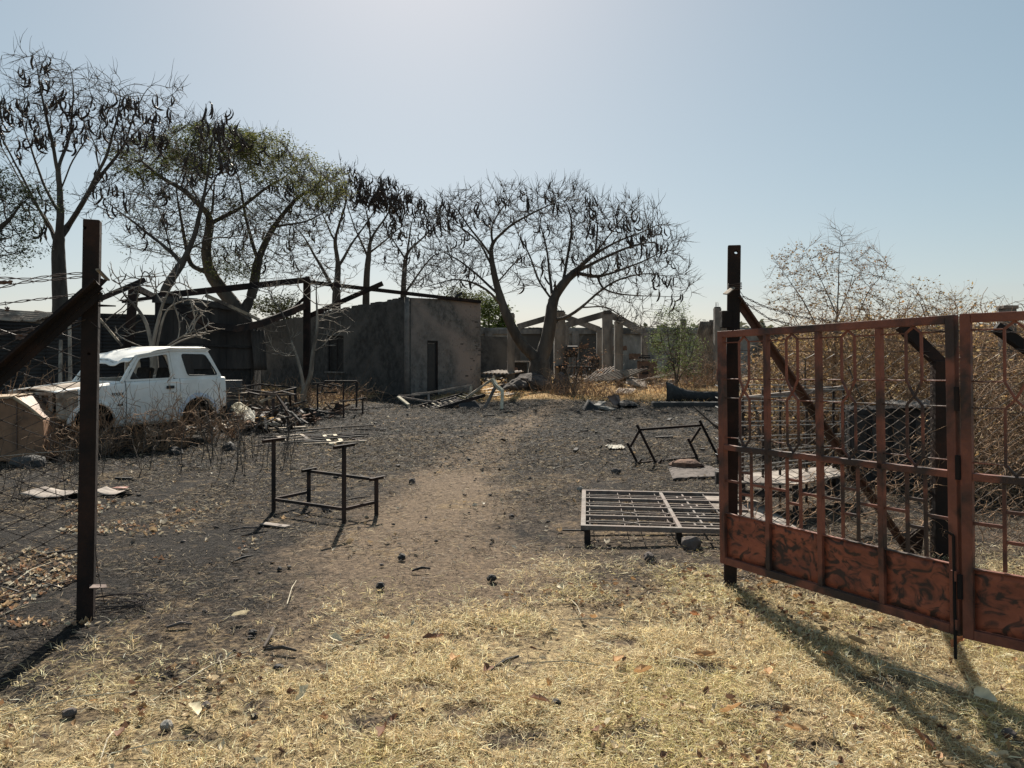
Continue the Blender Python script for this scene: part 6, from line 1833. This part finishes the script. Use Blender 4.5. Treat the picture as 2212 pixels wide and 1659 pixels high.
def rock(name, label, px, d, size, m_, cat, group=None, seed=None, at=None, subdiv=2):
    bm_ = __import__('bmesh').new()
    __import__('bmesh').ops.create_icosphere(bm_, subdivisions=subdiv, radius=1)
    sd = seed if seed is not None else random.random() * 90
    for v in bm_.verts:
        k = 1 + .35 * mn.noise(v.co * 1.3 + Vector((sd, sd, 0))) + .15 * mn.noise(v.co * 3.5 + Vector((sd, 0, 0)))
        v.co = Vector((v.co.x * size[0] * k, v.co.y * size[1] * k, v.co.z * size[2] * k))
    me = bpy.data.meshes.new(name); bm_.to_mesh(me); bm_.free()
    o = link_mesh(name, me, m_)
    g = at if at is not None else on_ground(px, d)
    o.location = g + Vector((0, 0, size[2] * .55)); o.rotation_euler = (0, 0, random.uniform(0, 6.28))
    return tag(o, label, cat, group)

def plank(name, label, a, b, w, h, m_, cat, group=None, up=(0, 0, 1), lift=None):
    a, b = Vector(a), Vector(b)
    mb = M(); n = 4
    mb.bar(a, b, w, h, up)
    return tag(obj(name, mb, m_, loc=a, bevel=min(h, w) * .15), label, cat, group)

def build_twisted_frame():
    d = 22.3
    g = on_ground(985, d)
    f = lambda x, y: (1500 / 1.808 + x / 3.687 / 1.808, 1350 / 1.808 + y / 3.687 / 1.808)   # survey of the detail
    Q = lambda x, y, dd=0: P(*f(x, y), d + dd)
    root = thing('collapsed_frame', 'collapsed heap of pale bent steel window frames leaning in front of the block building door', 'steel frame', g)
    def part(n, pts, w, m_='pale_wood', h=None):
        mb = M()
        for a, b in zip(pts[:-1], pts[1:]): mb.bar(a, b, w, h or w)
        obj(n, mb, m_, root)
    part('long_bar', [Q(400, 700, .8), Q(640, 680, .8), Q(1265, 570, .9)], .055, 'ash_sheet')
    part('upright', [Q(1255, 580, .9), Q(1245, 715, .8)], .07, 'pale_wood')
    part('upright', [Q(638, 690, .8), Q(645, 800, .7)], .06, 'ash_steel')
    part('upright', [Q(410, 705, .8), Q(418, 770, .7)], .07, 'ash_steel')
    part('cross_bar', [Q(200, 722, .6), Q(520, 712, .7)], .04, 'ash_steel')
    part('cross_bar', [Q(210, 735, .5), Q(600, 800, .3), Q(760, 812, .2)], .05, 'ash_steel')
    part('short_board', [Q(205, 735, .3), Q(350, 850, 0)], .11, 'cream', .04)
    part('short_board', [Q(330, 870, 0), Q(395, 985, -.4)], .07, 'pale_wood', .04)
    part('slanting_bar', [Q(1180, 750, .4), Q(1560, 480, .6), Q(1595, 445, .6)], .06, 'pale_wood')
    part('bent_bar', [Q(1560, 480, .5), Q(1620, 575, .3), Q(1705, 650, .1), Q(1690, 1000, -.3)], .085, 'cream')
    part('bar_foot', [Q(1690, 1003, -.3), Q(1688, 1040, -.35)], .09, 'char')
    part('bent_bar', [Q(1560, 490, .5), Q(1605, 590, .45), Q(1430, 940, .1)], .07, 'ash_steel')
    # ladder-like grille panel lying aslant
    a, b = Q(620, 955, -.3), Q(1450, 715, .7); c2 = Q(480, 880, .5)
    part('panel_edge', [a, b], .06, 'burnt_steel', .1)
    off = (c2 - a)
    part('panel_edge', [a + off, a + off + (b - a) * .8], .05, 'burnt_steel', .08)
    for k in range(12):
        t = k / 12
        part('panel_slat', [a.lerp(b, t), a.lerp(b, t * .96) + off], .035, 'pale_wood' if k % 3 else 'cream', .02)
    mb = M(); mb.grid(lambda u, v: a.lerp(b, .08 + .62 * u) + off * (.15 + .8 * v) + Vector((0, 0, -.05 + .03 * mn.noise((u * 5, v * 4, 2)))), 12, 6)
    obj('burnt_board', mb, 'rock', root, solid=.015)
    part('panel_edge', [Q(810, 805, .3), Q(1050, 745, .5)], .05, 'ash_steel')
    # black box under it
    q = on_ground(1014, 22.4)
    tag(obj('burnt_crate', M().prism([Q(1080, 830, .2), Q(1300, 800, .4), Q(1420, 940, 0), Q(1090, 945, -.2)], (0, .5, 0)), 'char', loc=q), 'black burnt crate under the collapsed pale frame', 'crate')

def build_scrap():
    # rubble heap right of the path
    f = lambda x, y: (2100 / 1.808 + x / 3.16 / 1.808, 1200 / 1.808 + y / 3.16 / 1.808)
    Q = lambda x, y, d: P(*f(x, y), d)
    d = 22.5
    tag(obj('bent_sheet', M().add([Q(640, 1160, 22.0), Q(960, 1075, 22.6), Q(1000, 1085, 22.9), Q(1025, 1190, 22.6), Q(940, 1210, 22.2), Q(860, 1110, 22.4)], [(0, 1, 5), (1, 2, 3, 4, 5)]), 'brown_sheet', loc=Q(1000, 1220, 22.3), solid=.02), 'reddish-brown bent sheet propped up in the scrap heap right of the path', 'metal sheet')
    tag(obj('black_box', M().prism([Q(560, 1290, 21.6), Q(640, 1165, 21.8), Q(755, 1250, 21.6), Q(745, 1300, 21.5)], (0, .5, .05)), 'char', loc=Q(640, 1290, 21.7)), 'black burnt box at the left end of the scrap heap right of the path', 'box')
    tag(obj('slab', M().bar(Q(720, 1220, 21.7), Q(800, 1170, 22.2), .22, .05).bar(Q(770, 1225, 21.8), Q(940, 1270, 21.6), .34, .07), 'pale_rock', loc=Q(800, 1260, 21.7), bevel=.01), 'pale broken slab lying on the scrap heap right of the path', 'slab')
    rock('burnt_lump', 'low black lump at the right end of the scrap heap', 1355, 22.6, (.5, .3, .14), 'char', 'lump')
    # curved black sheet and low burnt wall
    d = 24.6
    r = thing('sheet_trough', 'big dark curved sheet-metal trough standing on a low burnt kerb before the ruin', 'trough', on_ground(1490, d))
    tops = [(1439, 824), (1450, 829), (1465, 837), (1485, 843), (1510, 846), (1552, 846)]
    mb = M()
    def fn(u, v):
        i = u * 5; k = min(4, int(i)); t = i - k
        px = tops[k][0] * (1 - t) + tops[k + 1][0] * t; py = tops[k][1] * (1 - t) + tops[k + 1][1] * t
        T = P(px, py, d + .6 * math.sin(u * 2.6)); B_ = on_ground(px, d + .6 * math.sin(u * 2.6))
        return T * (1 - v) + Vector((T.x, T.y - .05, B_.z)) * v + Vector((0, -.12 * math.sin(v * 3.1), 0))
    obj('side', mb.grid(fn, 30, 6), 'char', r, smooth=True, solid=.03)
    p = on_ground(1496, 22.9)
    tag(obj('burnt_kerb', M().box((p.x + .1, 22.9, p.z + .0), (2.6, .4, .30)), 'char_grey', loc=p, bevel=.03), 'low long dark burnt kerb in front of the curved trough', 'kerb')
    p0, p1 = Q(1480, 1135, 23.0), Q(2220, 1140, 23.2)
    # dark stump and twisted shrub
    rock('tree_stump', 'dark twisted stump in the golden grass right of the big tree', 1212, 29.2, (.34, .3, .52), 'rock', 'stump', seed=4)
    tree('twisted_shrub', 'small twisted dry shrub with withered leaves beside the dark stump', 28.6,
         [[(1238, 875), (1240, 840), (1248, 800), (1262, 770)], [(1239, 850), (1225, 810, .2), (1218, 780, .2)], [(1241, 835), (1275, 800, -.2), (1290, 775, -.3)]],
         [(1265, 770, 30, 24, .5, 30), (1222, 775, 22, 24, .4, 20), (1290, 790, 20, 24, .4, 16)], .06, .008, .16, .24, 71, n_twig=2, twig_len=.35, twig_r=.006, bark='twig', twig_mat='twig', cat='shrub',
         leaves=[(None, 260, .10, .05, .08, [(.22, .12, .08), (.30, .18, .10)])])
    # boulders at the tree base
    rock('boulder', 'big dark boulder right of the swollen base of the bare tree', 1150, 31.6, (.8, .6, .5), 'rock', 'boulder', seed=9, subdiv=3)
    rock('boulder', 'round grey boulder left of the base of the bare tree', 1116, 31.0, (.45, .4, .3), 'rock', 'boulder', seed=12, subdiv=3)
    rock('boulder', 'low grey boulder nearest the path below the bare tree', 1098, 30.6, (.42, .4, .22), 'rock', 'boulder', seed=14, subdiv=3)
    # pale stacked boards by the building's right corner
    for i, (a, b, h) in enumerate([((1045, 846, 27.5), (1100, 838, 29), .05), ((1060, 852, 27), (1118, 842, 28.4), .05), ((1050, 834, 29.5), (1094, 830, 31), .05), ((1090, 848, 27.6), (1128, 838, 28.8), .06), ((1044, 826, 31), (1080, 824, 33), .05)]):
        p, q = P(*a), P(*b); p.z = gz(p.x, p.y) + .05; q.z = gz(q.x, q.y) + .07
        plank('pale_board', 'pale weathered board lying on the grass between the block building and the big tree', p, q, .2, h, 'pale_wood', 'board', 'pale boards by the big tree')
    # tan metal housing at the left edge
    r = thing('tan_housing', 'tan rust-streaked metal housing with a ridged pale top at the left edge, before the car', 'metal housing', on_ground(20, 11.8))
    dd = 11.8; g = gz(-7.5, dd)
    prof = [(-60, 975), (-60, 864), (29, 860), (60, 880), (93, 908), (97, 972)]
    pts = [P(x, y, dd) for x, y in prof]
    for p_ in (pts[0], pts[-1]): p_.z = g + .02
    obj('body', M().prism(pts, (-.35, 1.1, 0)), 'tan_sheet', r, bevel=.02)
    obj('ridge_pipe', M().tube([pts[2] + Vector((0, -.01, .02)), pts[3] + Vector((0, -.01, .02)), pts[4] + Vector((0, -.01, .015))], .028, 8), 'tan_edge', r, smooth=True)
    obj('top_edge', M().bar(pts[1] + Vector((0, -.02, .012)), pts[2] + Vector((0, -.02, .012)), .05, .03), 'tan_edge', r)
    obj('lid', M().prism([pts[1] + Vector((0, 0, .02)), pts[2] + Vector((0, 0, .02)), pts[2] + Vector((-.35, 1.1, .02)), pts[1] + Vector((-.35, 1.1, .02))], (0, 0, .012)), 'tan_edge', r)
    obj('seam', M().bar(P(36, 862, dd - .01), P(36, 970, dd - .01), .012, .01), 'brown_sheet', r)
    rock('grey_lump', 'grey ash-covered lump at the foot of the tan housing', 62, 11.3, (.3, .2, .12), 'char_grey', 'lump')
    # pale sheets on the ground at left
    for i, (px, py, w, h, lb) in enumerate([(128, 1072, .62, .2, 'long curved pale sheet lying inside the left fence, partly behind the left post'), (250, 1070, .36, .12, 'small pale sheet right of the left post'), ]):
        g = GP(px, py); mb = M()
        mb.grid(lambda u, v: g + Vector(((u - .5) * w, (v - .5) * h * 2.4, .03 + .05 * (abs(u - .5) * 2) ** 2 + .012 * mn.noise((u * 4, v * 3, i)))), 12, 5)
        tag(obj('pale_sheet', mb, 'ash_sheet', loc=g, solid=.004, smooth=True), lb, 'sheet')
    g = GP(262, 1063); tag(obj('red_scrap', M().grid(lambda u, v: g + Vector(((u - .5) * .18, (v - .5) * .1, .05 + .02 * mn.noise((u * 5, v * 5, 1)))), 5, 3), 'red_panel', loc=g, solid=.003), 'small red scrap lying on the pale sheet right of the left post', 'scrap')
    # crumpled pale cloth
    g = GP(1330, 970); mb = M()
    mb.grid(lambda u, v: g + Vector(((u - .5) * .30 + .04 * mn.noise((v * 4, u * 2, 4)), (v - .5) * .5 + .05 * mn.noise((u * 4, v * 2, 1)), .035 + .05 * abs(mn.noise((u * 6, v * 6, 3))))), 18, 18)
    tag(obj('crumpled_paper', mb, 'paper', loc=g, solid=.002), 'crumpled pale paper lying left of the tipped desk frame', 'paper')
    g = GP(1500, 1020); mb = M()
    mb.grid(lambda u, v: g + Vector(((u - .5) * .9 * (1 - .35 * v), (v - .5) * 1.1 + .3 * (u - .5), .02 + .02 * abs(mn.noise((u * 5, v * 5, 9))))), 14, 12)
    tag(obj('ash_slab', mb, 'rock', loc=g, solid=.02), 'flat pale cracked slab half buried in ash behind the fallen gate leaf', 'slab')
    g = GP(590, 1133); plank('flat_board', 'flat pale strip of board lying before the near desk frame', g + Vector((-.12, .06, .02)), g + Vector((.16, -.06, .015)), .09, .012, 'ash_sheet', 'board')
    # small boards, slats: window frames on the ground in mid yard
    for i, (c, pts) in enumerate([('flat pale wooden window frame lying in the mid yard, left of the other', [(600 + 0, 948), (650, 942), (666, 953), (618, 957)]), ('small pale wooden frame lying right of the near desk post top', [(700, 944), (722, 943), (738, 957), (716, 963)])]):
        V_ = [GP(*p) + Vector((0, 0, .03)) for p in pts]
        r = thing('window_frame', c, 'window frame', V_[0])
        for k in range(4):
            a, b = V_[k], V_[(k + 1) % 4]
            e = (b - a).normalized() * .03 * (1 if k % 2 else 0)
            obj('frame_bar', M().bar(a + e, b - e, .07, .03), 'cream' if i else 'pale_wood', r)
        obj('middle_bar', M().bar(V_[0].lerp(V_[3], .5) + Vector((0, 0, .003)), V_[1].lerp(V_[2], .5) + Vector((0, 0, .003)), .05, .02), 'cream' if i else 'pale_wood', r)
    rng = random.Random(5)
    for i in range(16):
        px, py = rng.uniform(600, 800), rng.uniform(925, 962)
        g = GP(px, py); a = rng.gauss(0, .35); L = rng.uniform(.4, 1.3)
        e = Vector((math.cos(a), math.sin(a) * 1.5, 0)).normalized() * L * .5
        plank('charred_lath', 'thin charred lath lying among the scattered laths in mid yard', g - e + Vector((0, 0, .03)), g + e + Vector((0, 0, rng.uniform(.03, .08))), .045, .025, rng.choice(['char', 'burnt_steel', 'char', 'rock', 'pale_wood']), 'lath', 'scattered laths in the mid yard')
    # junk pile right of the car: two collapsed table frames, boards, pale sacks
    r = thing('table_frame', 'collapsed dark table frame with a thin flat top in the junk pile behind the car', 'table frame', on_ground(600, 19.3))
    T = [P(560, 853, 18.4), P(638, 853, 18.6), P(612, 847, 19.9), P(530, 846, 19.7)]
    for k in range(4): obj('top_bar', M().bar(T[k], T[(k + 1) % 4], .05, .04), 'burnt_steel', r)
    for p_ in (P(591, 853, 18.5), P(598, 852, 18.6)):
        pass
    obj('leg', M().bar(P(598, 853, 18.5), P(635, 912, 17.8), .055), 'burnt_steel', r)
    obj('leg', M().bar(P(598, 853, 18.5), P(562, 868, 18.3), .05), 'pale_wood', r)
    obj('leg', M().bar(P(590, 862, 18.3), P(590, 912, 18.0), .07), 'burnt_steel', r)
    obj('leg', M().bar(P(626, 854, 18.8), P(628, 876, 19.2), .05), 'burnt_steel', r)
    obj('leg', M().bar(P(573, 902, 18.0), P(598, 888, 18.6), .05), 'burnt_steel', r)
    r = thing('table_frame', 'second dark table frame slumped behind the first in the junk pile', 'table frame', on_ground(540, 20.4))
    T = [P(509, 838, 20.0), P(590, 850, 19.6), P(640, 838, 20.8), P(560, 830, 21.2)]
    for k in range(4): obj('top_bar', M().bar(T[k], T[(k + 1) % 4], .05, .04), 'burnt_steel', r)
    for px, y0, y1 in ((508, 838, 868), (637, 840, 868), (575, 850, 885)):
        obj('leg', M().bar(P(px, y0, 20.0), P(px + 2, y1, 19.9), .06), 'burnt_steel', r)
    # stacked corrugated strips by the tail of the car
    for k in range(9):
        p = P(494 + rng.uniform(-4, 4), 866 - k * 3.4, 18.2 + .05 * k); q = P(522 + rng.uniform(-6, 10), 865 - k * 3.4 + rng.uniform(-2, 2), 18.5)
        plank('stacked_board', 'thin pale board in the neat stack behind the tail of the white car', p, q, .4, .02, 'pale_wood' if k % 2 else 'rock', 'board', 'stack of thin boards behind the white car')
    tag(obj('pale_sack', M().grid(lambda u, v: P(500 + 38 * u + 12 * v, 876 + 20 * v + 10 * u, 16.8 - .5 * v) + Vector((0, 0, .10 * math.sin(u * 3.1) + .07 * mn.noise((u * 4, v * 4, 2)))), 16, 12), 'cream', solid=.02, loc=on_ground(520, 16.5)), 'big pale crumpled sack at the left of the junk pile behind the car', 'sack')
    tag(obj('pale_sack', M().grid(lambda u, v: P(528 + 22 * u, 888 + 22 * v + 4 * u, 16.2 - .4 * v) + Vector((0, 0, .06 * math.sin(u * 3.1) + .05 * mn.noise((u * 5, v * 4, 6)))), 12, 12), 'paper', solid=.02, loc=on_ground(540, 16.2)), 'narrow white crumpled sack beside the big pale one', 'sack')
    rock('ochre_lump', 'small ochre-yellow lump on a burnt board in the junk pile', 0, 0, (.26, .12, .08), 'ochre', 'lump', at=P(571, 911, 16.9))
    plank('burnt_board', 'burnt board carrying an ochre lump in the junk pile', P(548, 917, 16.7), P(594, 917, 16.9), .4, .03, 'brown_sheet', 'board')
    for i in range(16):
        px, d = rng.uniform(505, 620), rng.uniform(15.8, 19.5); g = on_ground(px, d)
        a = rng.uniform(-.6, .6); L = rng.uniform(.5, 1.4); e = Vector((math.cos(a), math.sin(a), 0)) * L * .5
        h = rng.uniform(.03, .30)
        plank('charred_board', 'charred board lying criss-cross in the junk pile behind the car', g - e + Vector((0, 0, h * .3 + .03)), g + e + Vector((0, 0, h)), rng.uniform(.06, .14), .03, rng.choice(['char', 'rock', 'pale_wood', 'burnt_steel', 'char']), 'board', 'charred boards in the junk pile')
    for i, (px, py, s, m_, lb) in enumerate([(462, 925, .14, 'rock', 'dark square stone below the tail of the white car'), (520, 918, .2, 'rock', 'wide dark stone block before the pale sacks'), (536, 931, .12, 'pale_rock', 'rounded pale stone before the pale sacks'), (495, 922, .09, 'pale_rock', 'small pale stone between two dark blocks'), (627, 862, .12, 'pale_rock', 'white stone under the slumped table frame'), (655, 872, .12, 'pale_rock', 'grey stone at the foot of the tall dark post'), (380, 985, .13, 'char', 'black chunk among the weeds below the white car'), (495, 975, .14, 'char', 'flat black chunk in the ash right of the weeds')]):
        g = GP(px, py); rock('stone', lb, 0, 0, (s, s * .8, s * .75), m_, 'stone', at=g)
    # wire racks and board behind the gate
    g = on_ground(1690, 8.6)
    r = thing('wire_rack', 'pale wire rack standing on edge behind the gate, its rods looped at the left end', 'wire rack', g)
    rows = [(832, 838), (872, 868), (908, 895), (942, 925), (976, 950), (1000, 975)]
    dl = 7.6
    for k, (ya, yb) in enumerate([(832, 838), (858, 862), (878, 884), (912, 912), (946, 938), (980, 962), (1012, 986)]):
        p = P(1546, ya, dl); q = P(1556, ya + 5, dl - .1); e = P(1556, ya + 10, dl - .12)
        pts = [P(1830, yb - 1, 9.0), P(1700, (ya + yb) / 2 - 3, 8.3), P(1590, ya - 1, 7.8), p + Vector((.03, 0, 0)), p, q, P(1592, ya + 8, 7.7), P(1700, (ya + yb) / 2 + 6, 8.2), P(1830, yb + 4, 8.9)]
        obj('wire_loop', M().tube(pts, .0055, 6), 'pale_wire', r)
    for px in (1556, 1604, 1648, 1685, 1742, 1768, 1800, 1822):
        dd = np.interp(px, [1546, 1830], [7.65, 8.95]); gg = on_ground(px, dd)
        obj('upright', M().bar(gg, P(px, np.interp(px, [1546, 1830], [834, 840]), dd), .022), 'burnt_steel' if px > 1560 else 'ash_steel', r)
    obj('top_rail', M().bar(P(1600, 862, 7.95), P(1820, 838, 8.9), .05, .05), 'ash_steel', r)
    obj('foot_block', M().box(P(1551, 1032, 7.6), (.05, .05, .12)), 'char', r)
    r = thing('board_table', 'low table with a warped pale board top on black legs behind the gate', 'table', on_ground(1700, 8.5))
    c4 = [P(1570, 1028, 8.3), P(1800, 1022, 9.0), P(1822, 1046, 8.3), P(1720, 1066, 7.7), P(1590, 1060, 7.8)]
    cc = sum(c4, Vector()) / 5
    for p_ in c4: p_.z = .33
    obj('tabletop', M().prism(c4, (0, 0, .02)), 'ash_sheet', r, bevel=.004)
    for p_ in c4: 
        q = p_.lerp(cc, .12); obj('leg', M().bar((q.x, q.y, gz(q.x, q.y) - .01), (q.x, q.y, .328), .045), 'char', r)
    obj('under_rail', M().bar(c4[4] + Vector((.1, .05, -.1)), c4[3] + Vector((-.05, .06, -.1)), .03, .06).bar(c4[3] + Vector((0, .06, -.1)), c4[2] + Vector((-.08, .05, -.1)), .03, .06), 'char', r)
    # burnt black chest in the thicket
    r = thing('burnt_chest', 'large charred black chest with crumpled pale sheet on top, in the thicket behind the gate', 'chest', on_ground(1920, 9.8))
    p0, p1 = on_ground(1835, 9.9), on_ground(2020, 9.4)
    z1 = P(0, 884, 9.5).z
    obj('body', M().prism([Vector((p0.x, p0.y, p0.z)), Vector((p1.x, p1.y, p1.z)), Vector((p1.x, p1.y, z1)), Vector((p0.x, p0.y, z1 - .02))], (.25, .9, 0)), 'char', r, bevel=.03)
    for k in range(4):
        t = (k + .5) / 4; a = p0.lerp(p1, t)
        obj('front_slat', M().prism([Vector((a.x - .11, a.y - .015, .12)), Vector((a.x + .11, a.y - .03, .12)), Vector((a.x + .11, a.y - .03, z1 - .1)), Vector((a.x - .11, a.y - .015, z1 - .1))], (0, -.015, 0)), 'char_grey', r, bevel=.005)
    tag(obj('crumpled_sheet', M().grid(lambda u, v: P(1912 + 98 * u, 880 - 8 * v, 9.4 + .5 * v) + Vector((0, 0, .03 + .07 * abs(mn.noise((u * 6, v * 3, 2))) - (.12 * max(0, .35 - v) if u > .3 else 0))), 24, 8), 'ash_sheet', solid=.005, loc=P(1960, 880, 9.5)), 'crumpled pale sheet lying on the charred chest', 'sheet')
    tag(obj('dark_low_wall', M().prism([on_ground(1560, 15.5), on_ground(1840, 14.0), on_ground(1840, 14.0) + Vector((0, 0, .55)), on_ground(1560, 15.5) + Vector((0, 0, .5))], (0, .25, 0)), 'char', loc=on_ground(1700, 14.7), bevel=.02), 'low black burnt wall in the shade of the thicket behind the wire rack', 'wall')
    # stones and charcoal in the foreground
    items = [(868, 1208, .036, 'char', 'black charcoal block in the middle of the near yard'), (822, 1274, .034, 'char', 'black charcoal block at the left edge of the bare earth patch'), (1062, 1257, .036, 'char', 'black charcoal lump at the right edge of the bare earth patch'),
             (1492, 1186, .085, 'rock', 'fist-sized dark rock just left of the gate, below the fallen leaf'), (1402, 1210, .055, 'rock', 'smaller dark rock left of the fist-sized one'), (604, 1229, .022, 'char', 'left of two small charcoal bits below the near desk frame'), (625, 1224, .018, 'char', 'right of two small charcoal bits below the near desk frame'),
             (602, 1447, .03, 'char', 'black lump in the straw at lower left of centre'), (546, 1370, .026, 'char', 'small black lump at the left edge of the straw'), (1202, 1524, .026, 'char', 'small round black lump beside a brown leaf in the straw'), (444, 1532, .026, 'rock', 'dark pebble in the straw, lower left'),
             (1331, 1024, .07, 'rock', 'grey-brown stone right of the path, behind the fallen gate leaf'), (1253, 1062, .04, 'pale_rock', 'pale pebble at the far left corner of the fallen gate leaf'), (1105, 1115, .03, 'rock', 'small stone on the path'), (890, 1045, .05, 'rock', 'dark clod at the left side of the path'), (1295, 968, .05, 'rock', 'dark clod left of the crumpled paper'),
             (705, 1102, .05, 'rock', 'brown stone under the near desk frame'), (150, 1555, .03, 'rock', 'dark pebble at the left edge of the straw'), (360, 1574, .03, 'pale_rock', 'small white pebble in the straw, lower left'), (2180, 1590, .03, 'rock', 'dark pebble in the shadow at lower right')]
    for px, py, s, m_, lb in items:
        g = GP(px, py); o = rock('stone' if m_ != 'char' else 'charcoal', lb, 0, 0, (s, s * .85, s * .8), m_, 'stone' if m_ != 'char' else 'charcoal', at=g)
    # low clods scattered over the ground
    rng2 = np.random.default_rng(9); V, Q = [], []; o_ = 0
    bmx = __import__('bmesh').new(); __import__('bmesh').ops.create_icosphere(bmx, subdivisions=1, radius=1)
    bv = np.array([v.co[:] for v in bmx.verts]); bf = np.array([[v.index for v in f.verts] for f in bmx.faces]); bmx.free()
    x, y = wedge(800, 2.4, 18, .66, 1.0)
    for i in range(len(x)):
        s = rng2.uniform(.004, .014) * (1 + y[i] * .08)
        v = bv * (1 + rng2.normal(0, .18, (len(bv), 1))) * s * np.array([1.2, 1, .7]) + np.array([x[i], y[i], gz(x[i], y[i]) + s * .3])
        V.append(v); Q.append(bf + o_); o_ += len(bv)
    o = npobj('small_clods', np.concatenate(V), np.concatenate(Q), 'rock'); tag(o, kind='stuff')
    # sticks
    for i, (a, b, m_) in enumerate([((360, 1362), (415, 1356), 'rock'), ((575, 1405), (640, 1412), 'twig'), ((570, 1400), (590, 1362), 'twig'), ((495, 1145), (560, 1140), 'rock'), ((735, 1085), (800, 1076), 'twig'), ((1060, 1455), (1120, 1425), 'char'), ((890, 1240), (930, 1238), 'char'), ((500, 1215), (545, 1203), 'char'), ((60, 1210), (170, 1195), 'char')]):
        p, q = GP(*a), GP(*b); p.z += .012; q.z += .02
        tag(obj('burnt_stick', M().tube([p, p.lerp(q, .45) + Vector((.01, .01, .012)), q], [.008, .011, .006], 6), m_, loc=p), ['grey stick with a bark edge right of the left post shadow', 'longer half of a forked twig at the straw border', 'shorter half of a forked twig at the straw border', 'charred stick below and left of the near desk frame', 'thin twig beside the right leg of the near desk frame', 'black stick lying in the bright straw, centre', 'black stick beside the charcoal block on bare ground', 'charred stick midway between left post and desk frame', 'long charred stick behind the left fence near its foot'][i], 'stick', 'burnt sticks on the near ground')
def rubble(name, n, xr, yr, m_, size, seed, hmax=.12):
    rg = random.Random(seed); mb = M()
    for i in range(n):
        x, y = rg.uniform(*xr), rg.uniform(*yr); g = gz(x, y); s = size * rg.uniform(.3, 1.2)
        k = rg.random()
        a = rg.uniform(0, 6.28); dx, dy = math.cos(a), math.sin(a); h = rg.uniform(0, hmax)
        if k < .45:
            mb.bar((x - dx * s, y - dy * s, g + .02 + h * rg.random()), (x + dx * s, y + dy * s, g + .03 + h), rg.uniform(.03, .09), rg.uniform(.015, .05))
        elif k < .8:
            mb.box((x, y, g + .03 + h * .5), (s * .5, s * .3, s * .22), Matrix.Rotation(a, 3, 'Z') @ Matrix.Rotation(rg.gauss(0, .4), 3, 'X'))
        else:
            mb.add([(x, y, g + .01), (x + dx * s * .7, y + dy * s * .7, g + .02 + h), (x + dx * s * .5 - dy * s * .5, y + dy * s * .5 + dx * s * .5, g + .05 + h), (x - dy * s * .6, y + dx * s * .6, g + .02)], [(0, 1, 2, 3)])
    tag(obj(name, mb, m_), kind='stuff')
rubble('charred_rubble', 260, (-7.6, -4.6), (15.6, 20.5), 'char', .32, 1, .35)
rubble('pale_rubble', 90, (-7.6, -4.8), (15.6, 20.5), 'pale_wood', .26, 2, .25)
rubble('rusty_rubble', 130, (-7.4, -4.4), (16.5, 21), 'orange_mud', .24, 3, .25)
rubble('ruin_rubble', 300, (-2, 13), (33, 46), 'rock', .55, 4, .3)
rubble('ruin_pale_rubble', 170, (-1.5, 12), (33, 45), 'pale_wood', .5, 5, .2)
rubble('yard_crumbs', 60, (-6, 6), (9, 24), 'char', .14, 6, .03)
build_desks()
build_twisted_frame()
build_scrap()
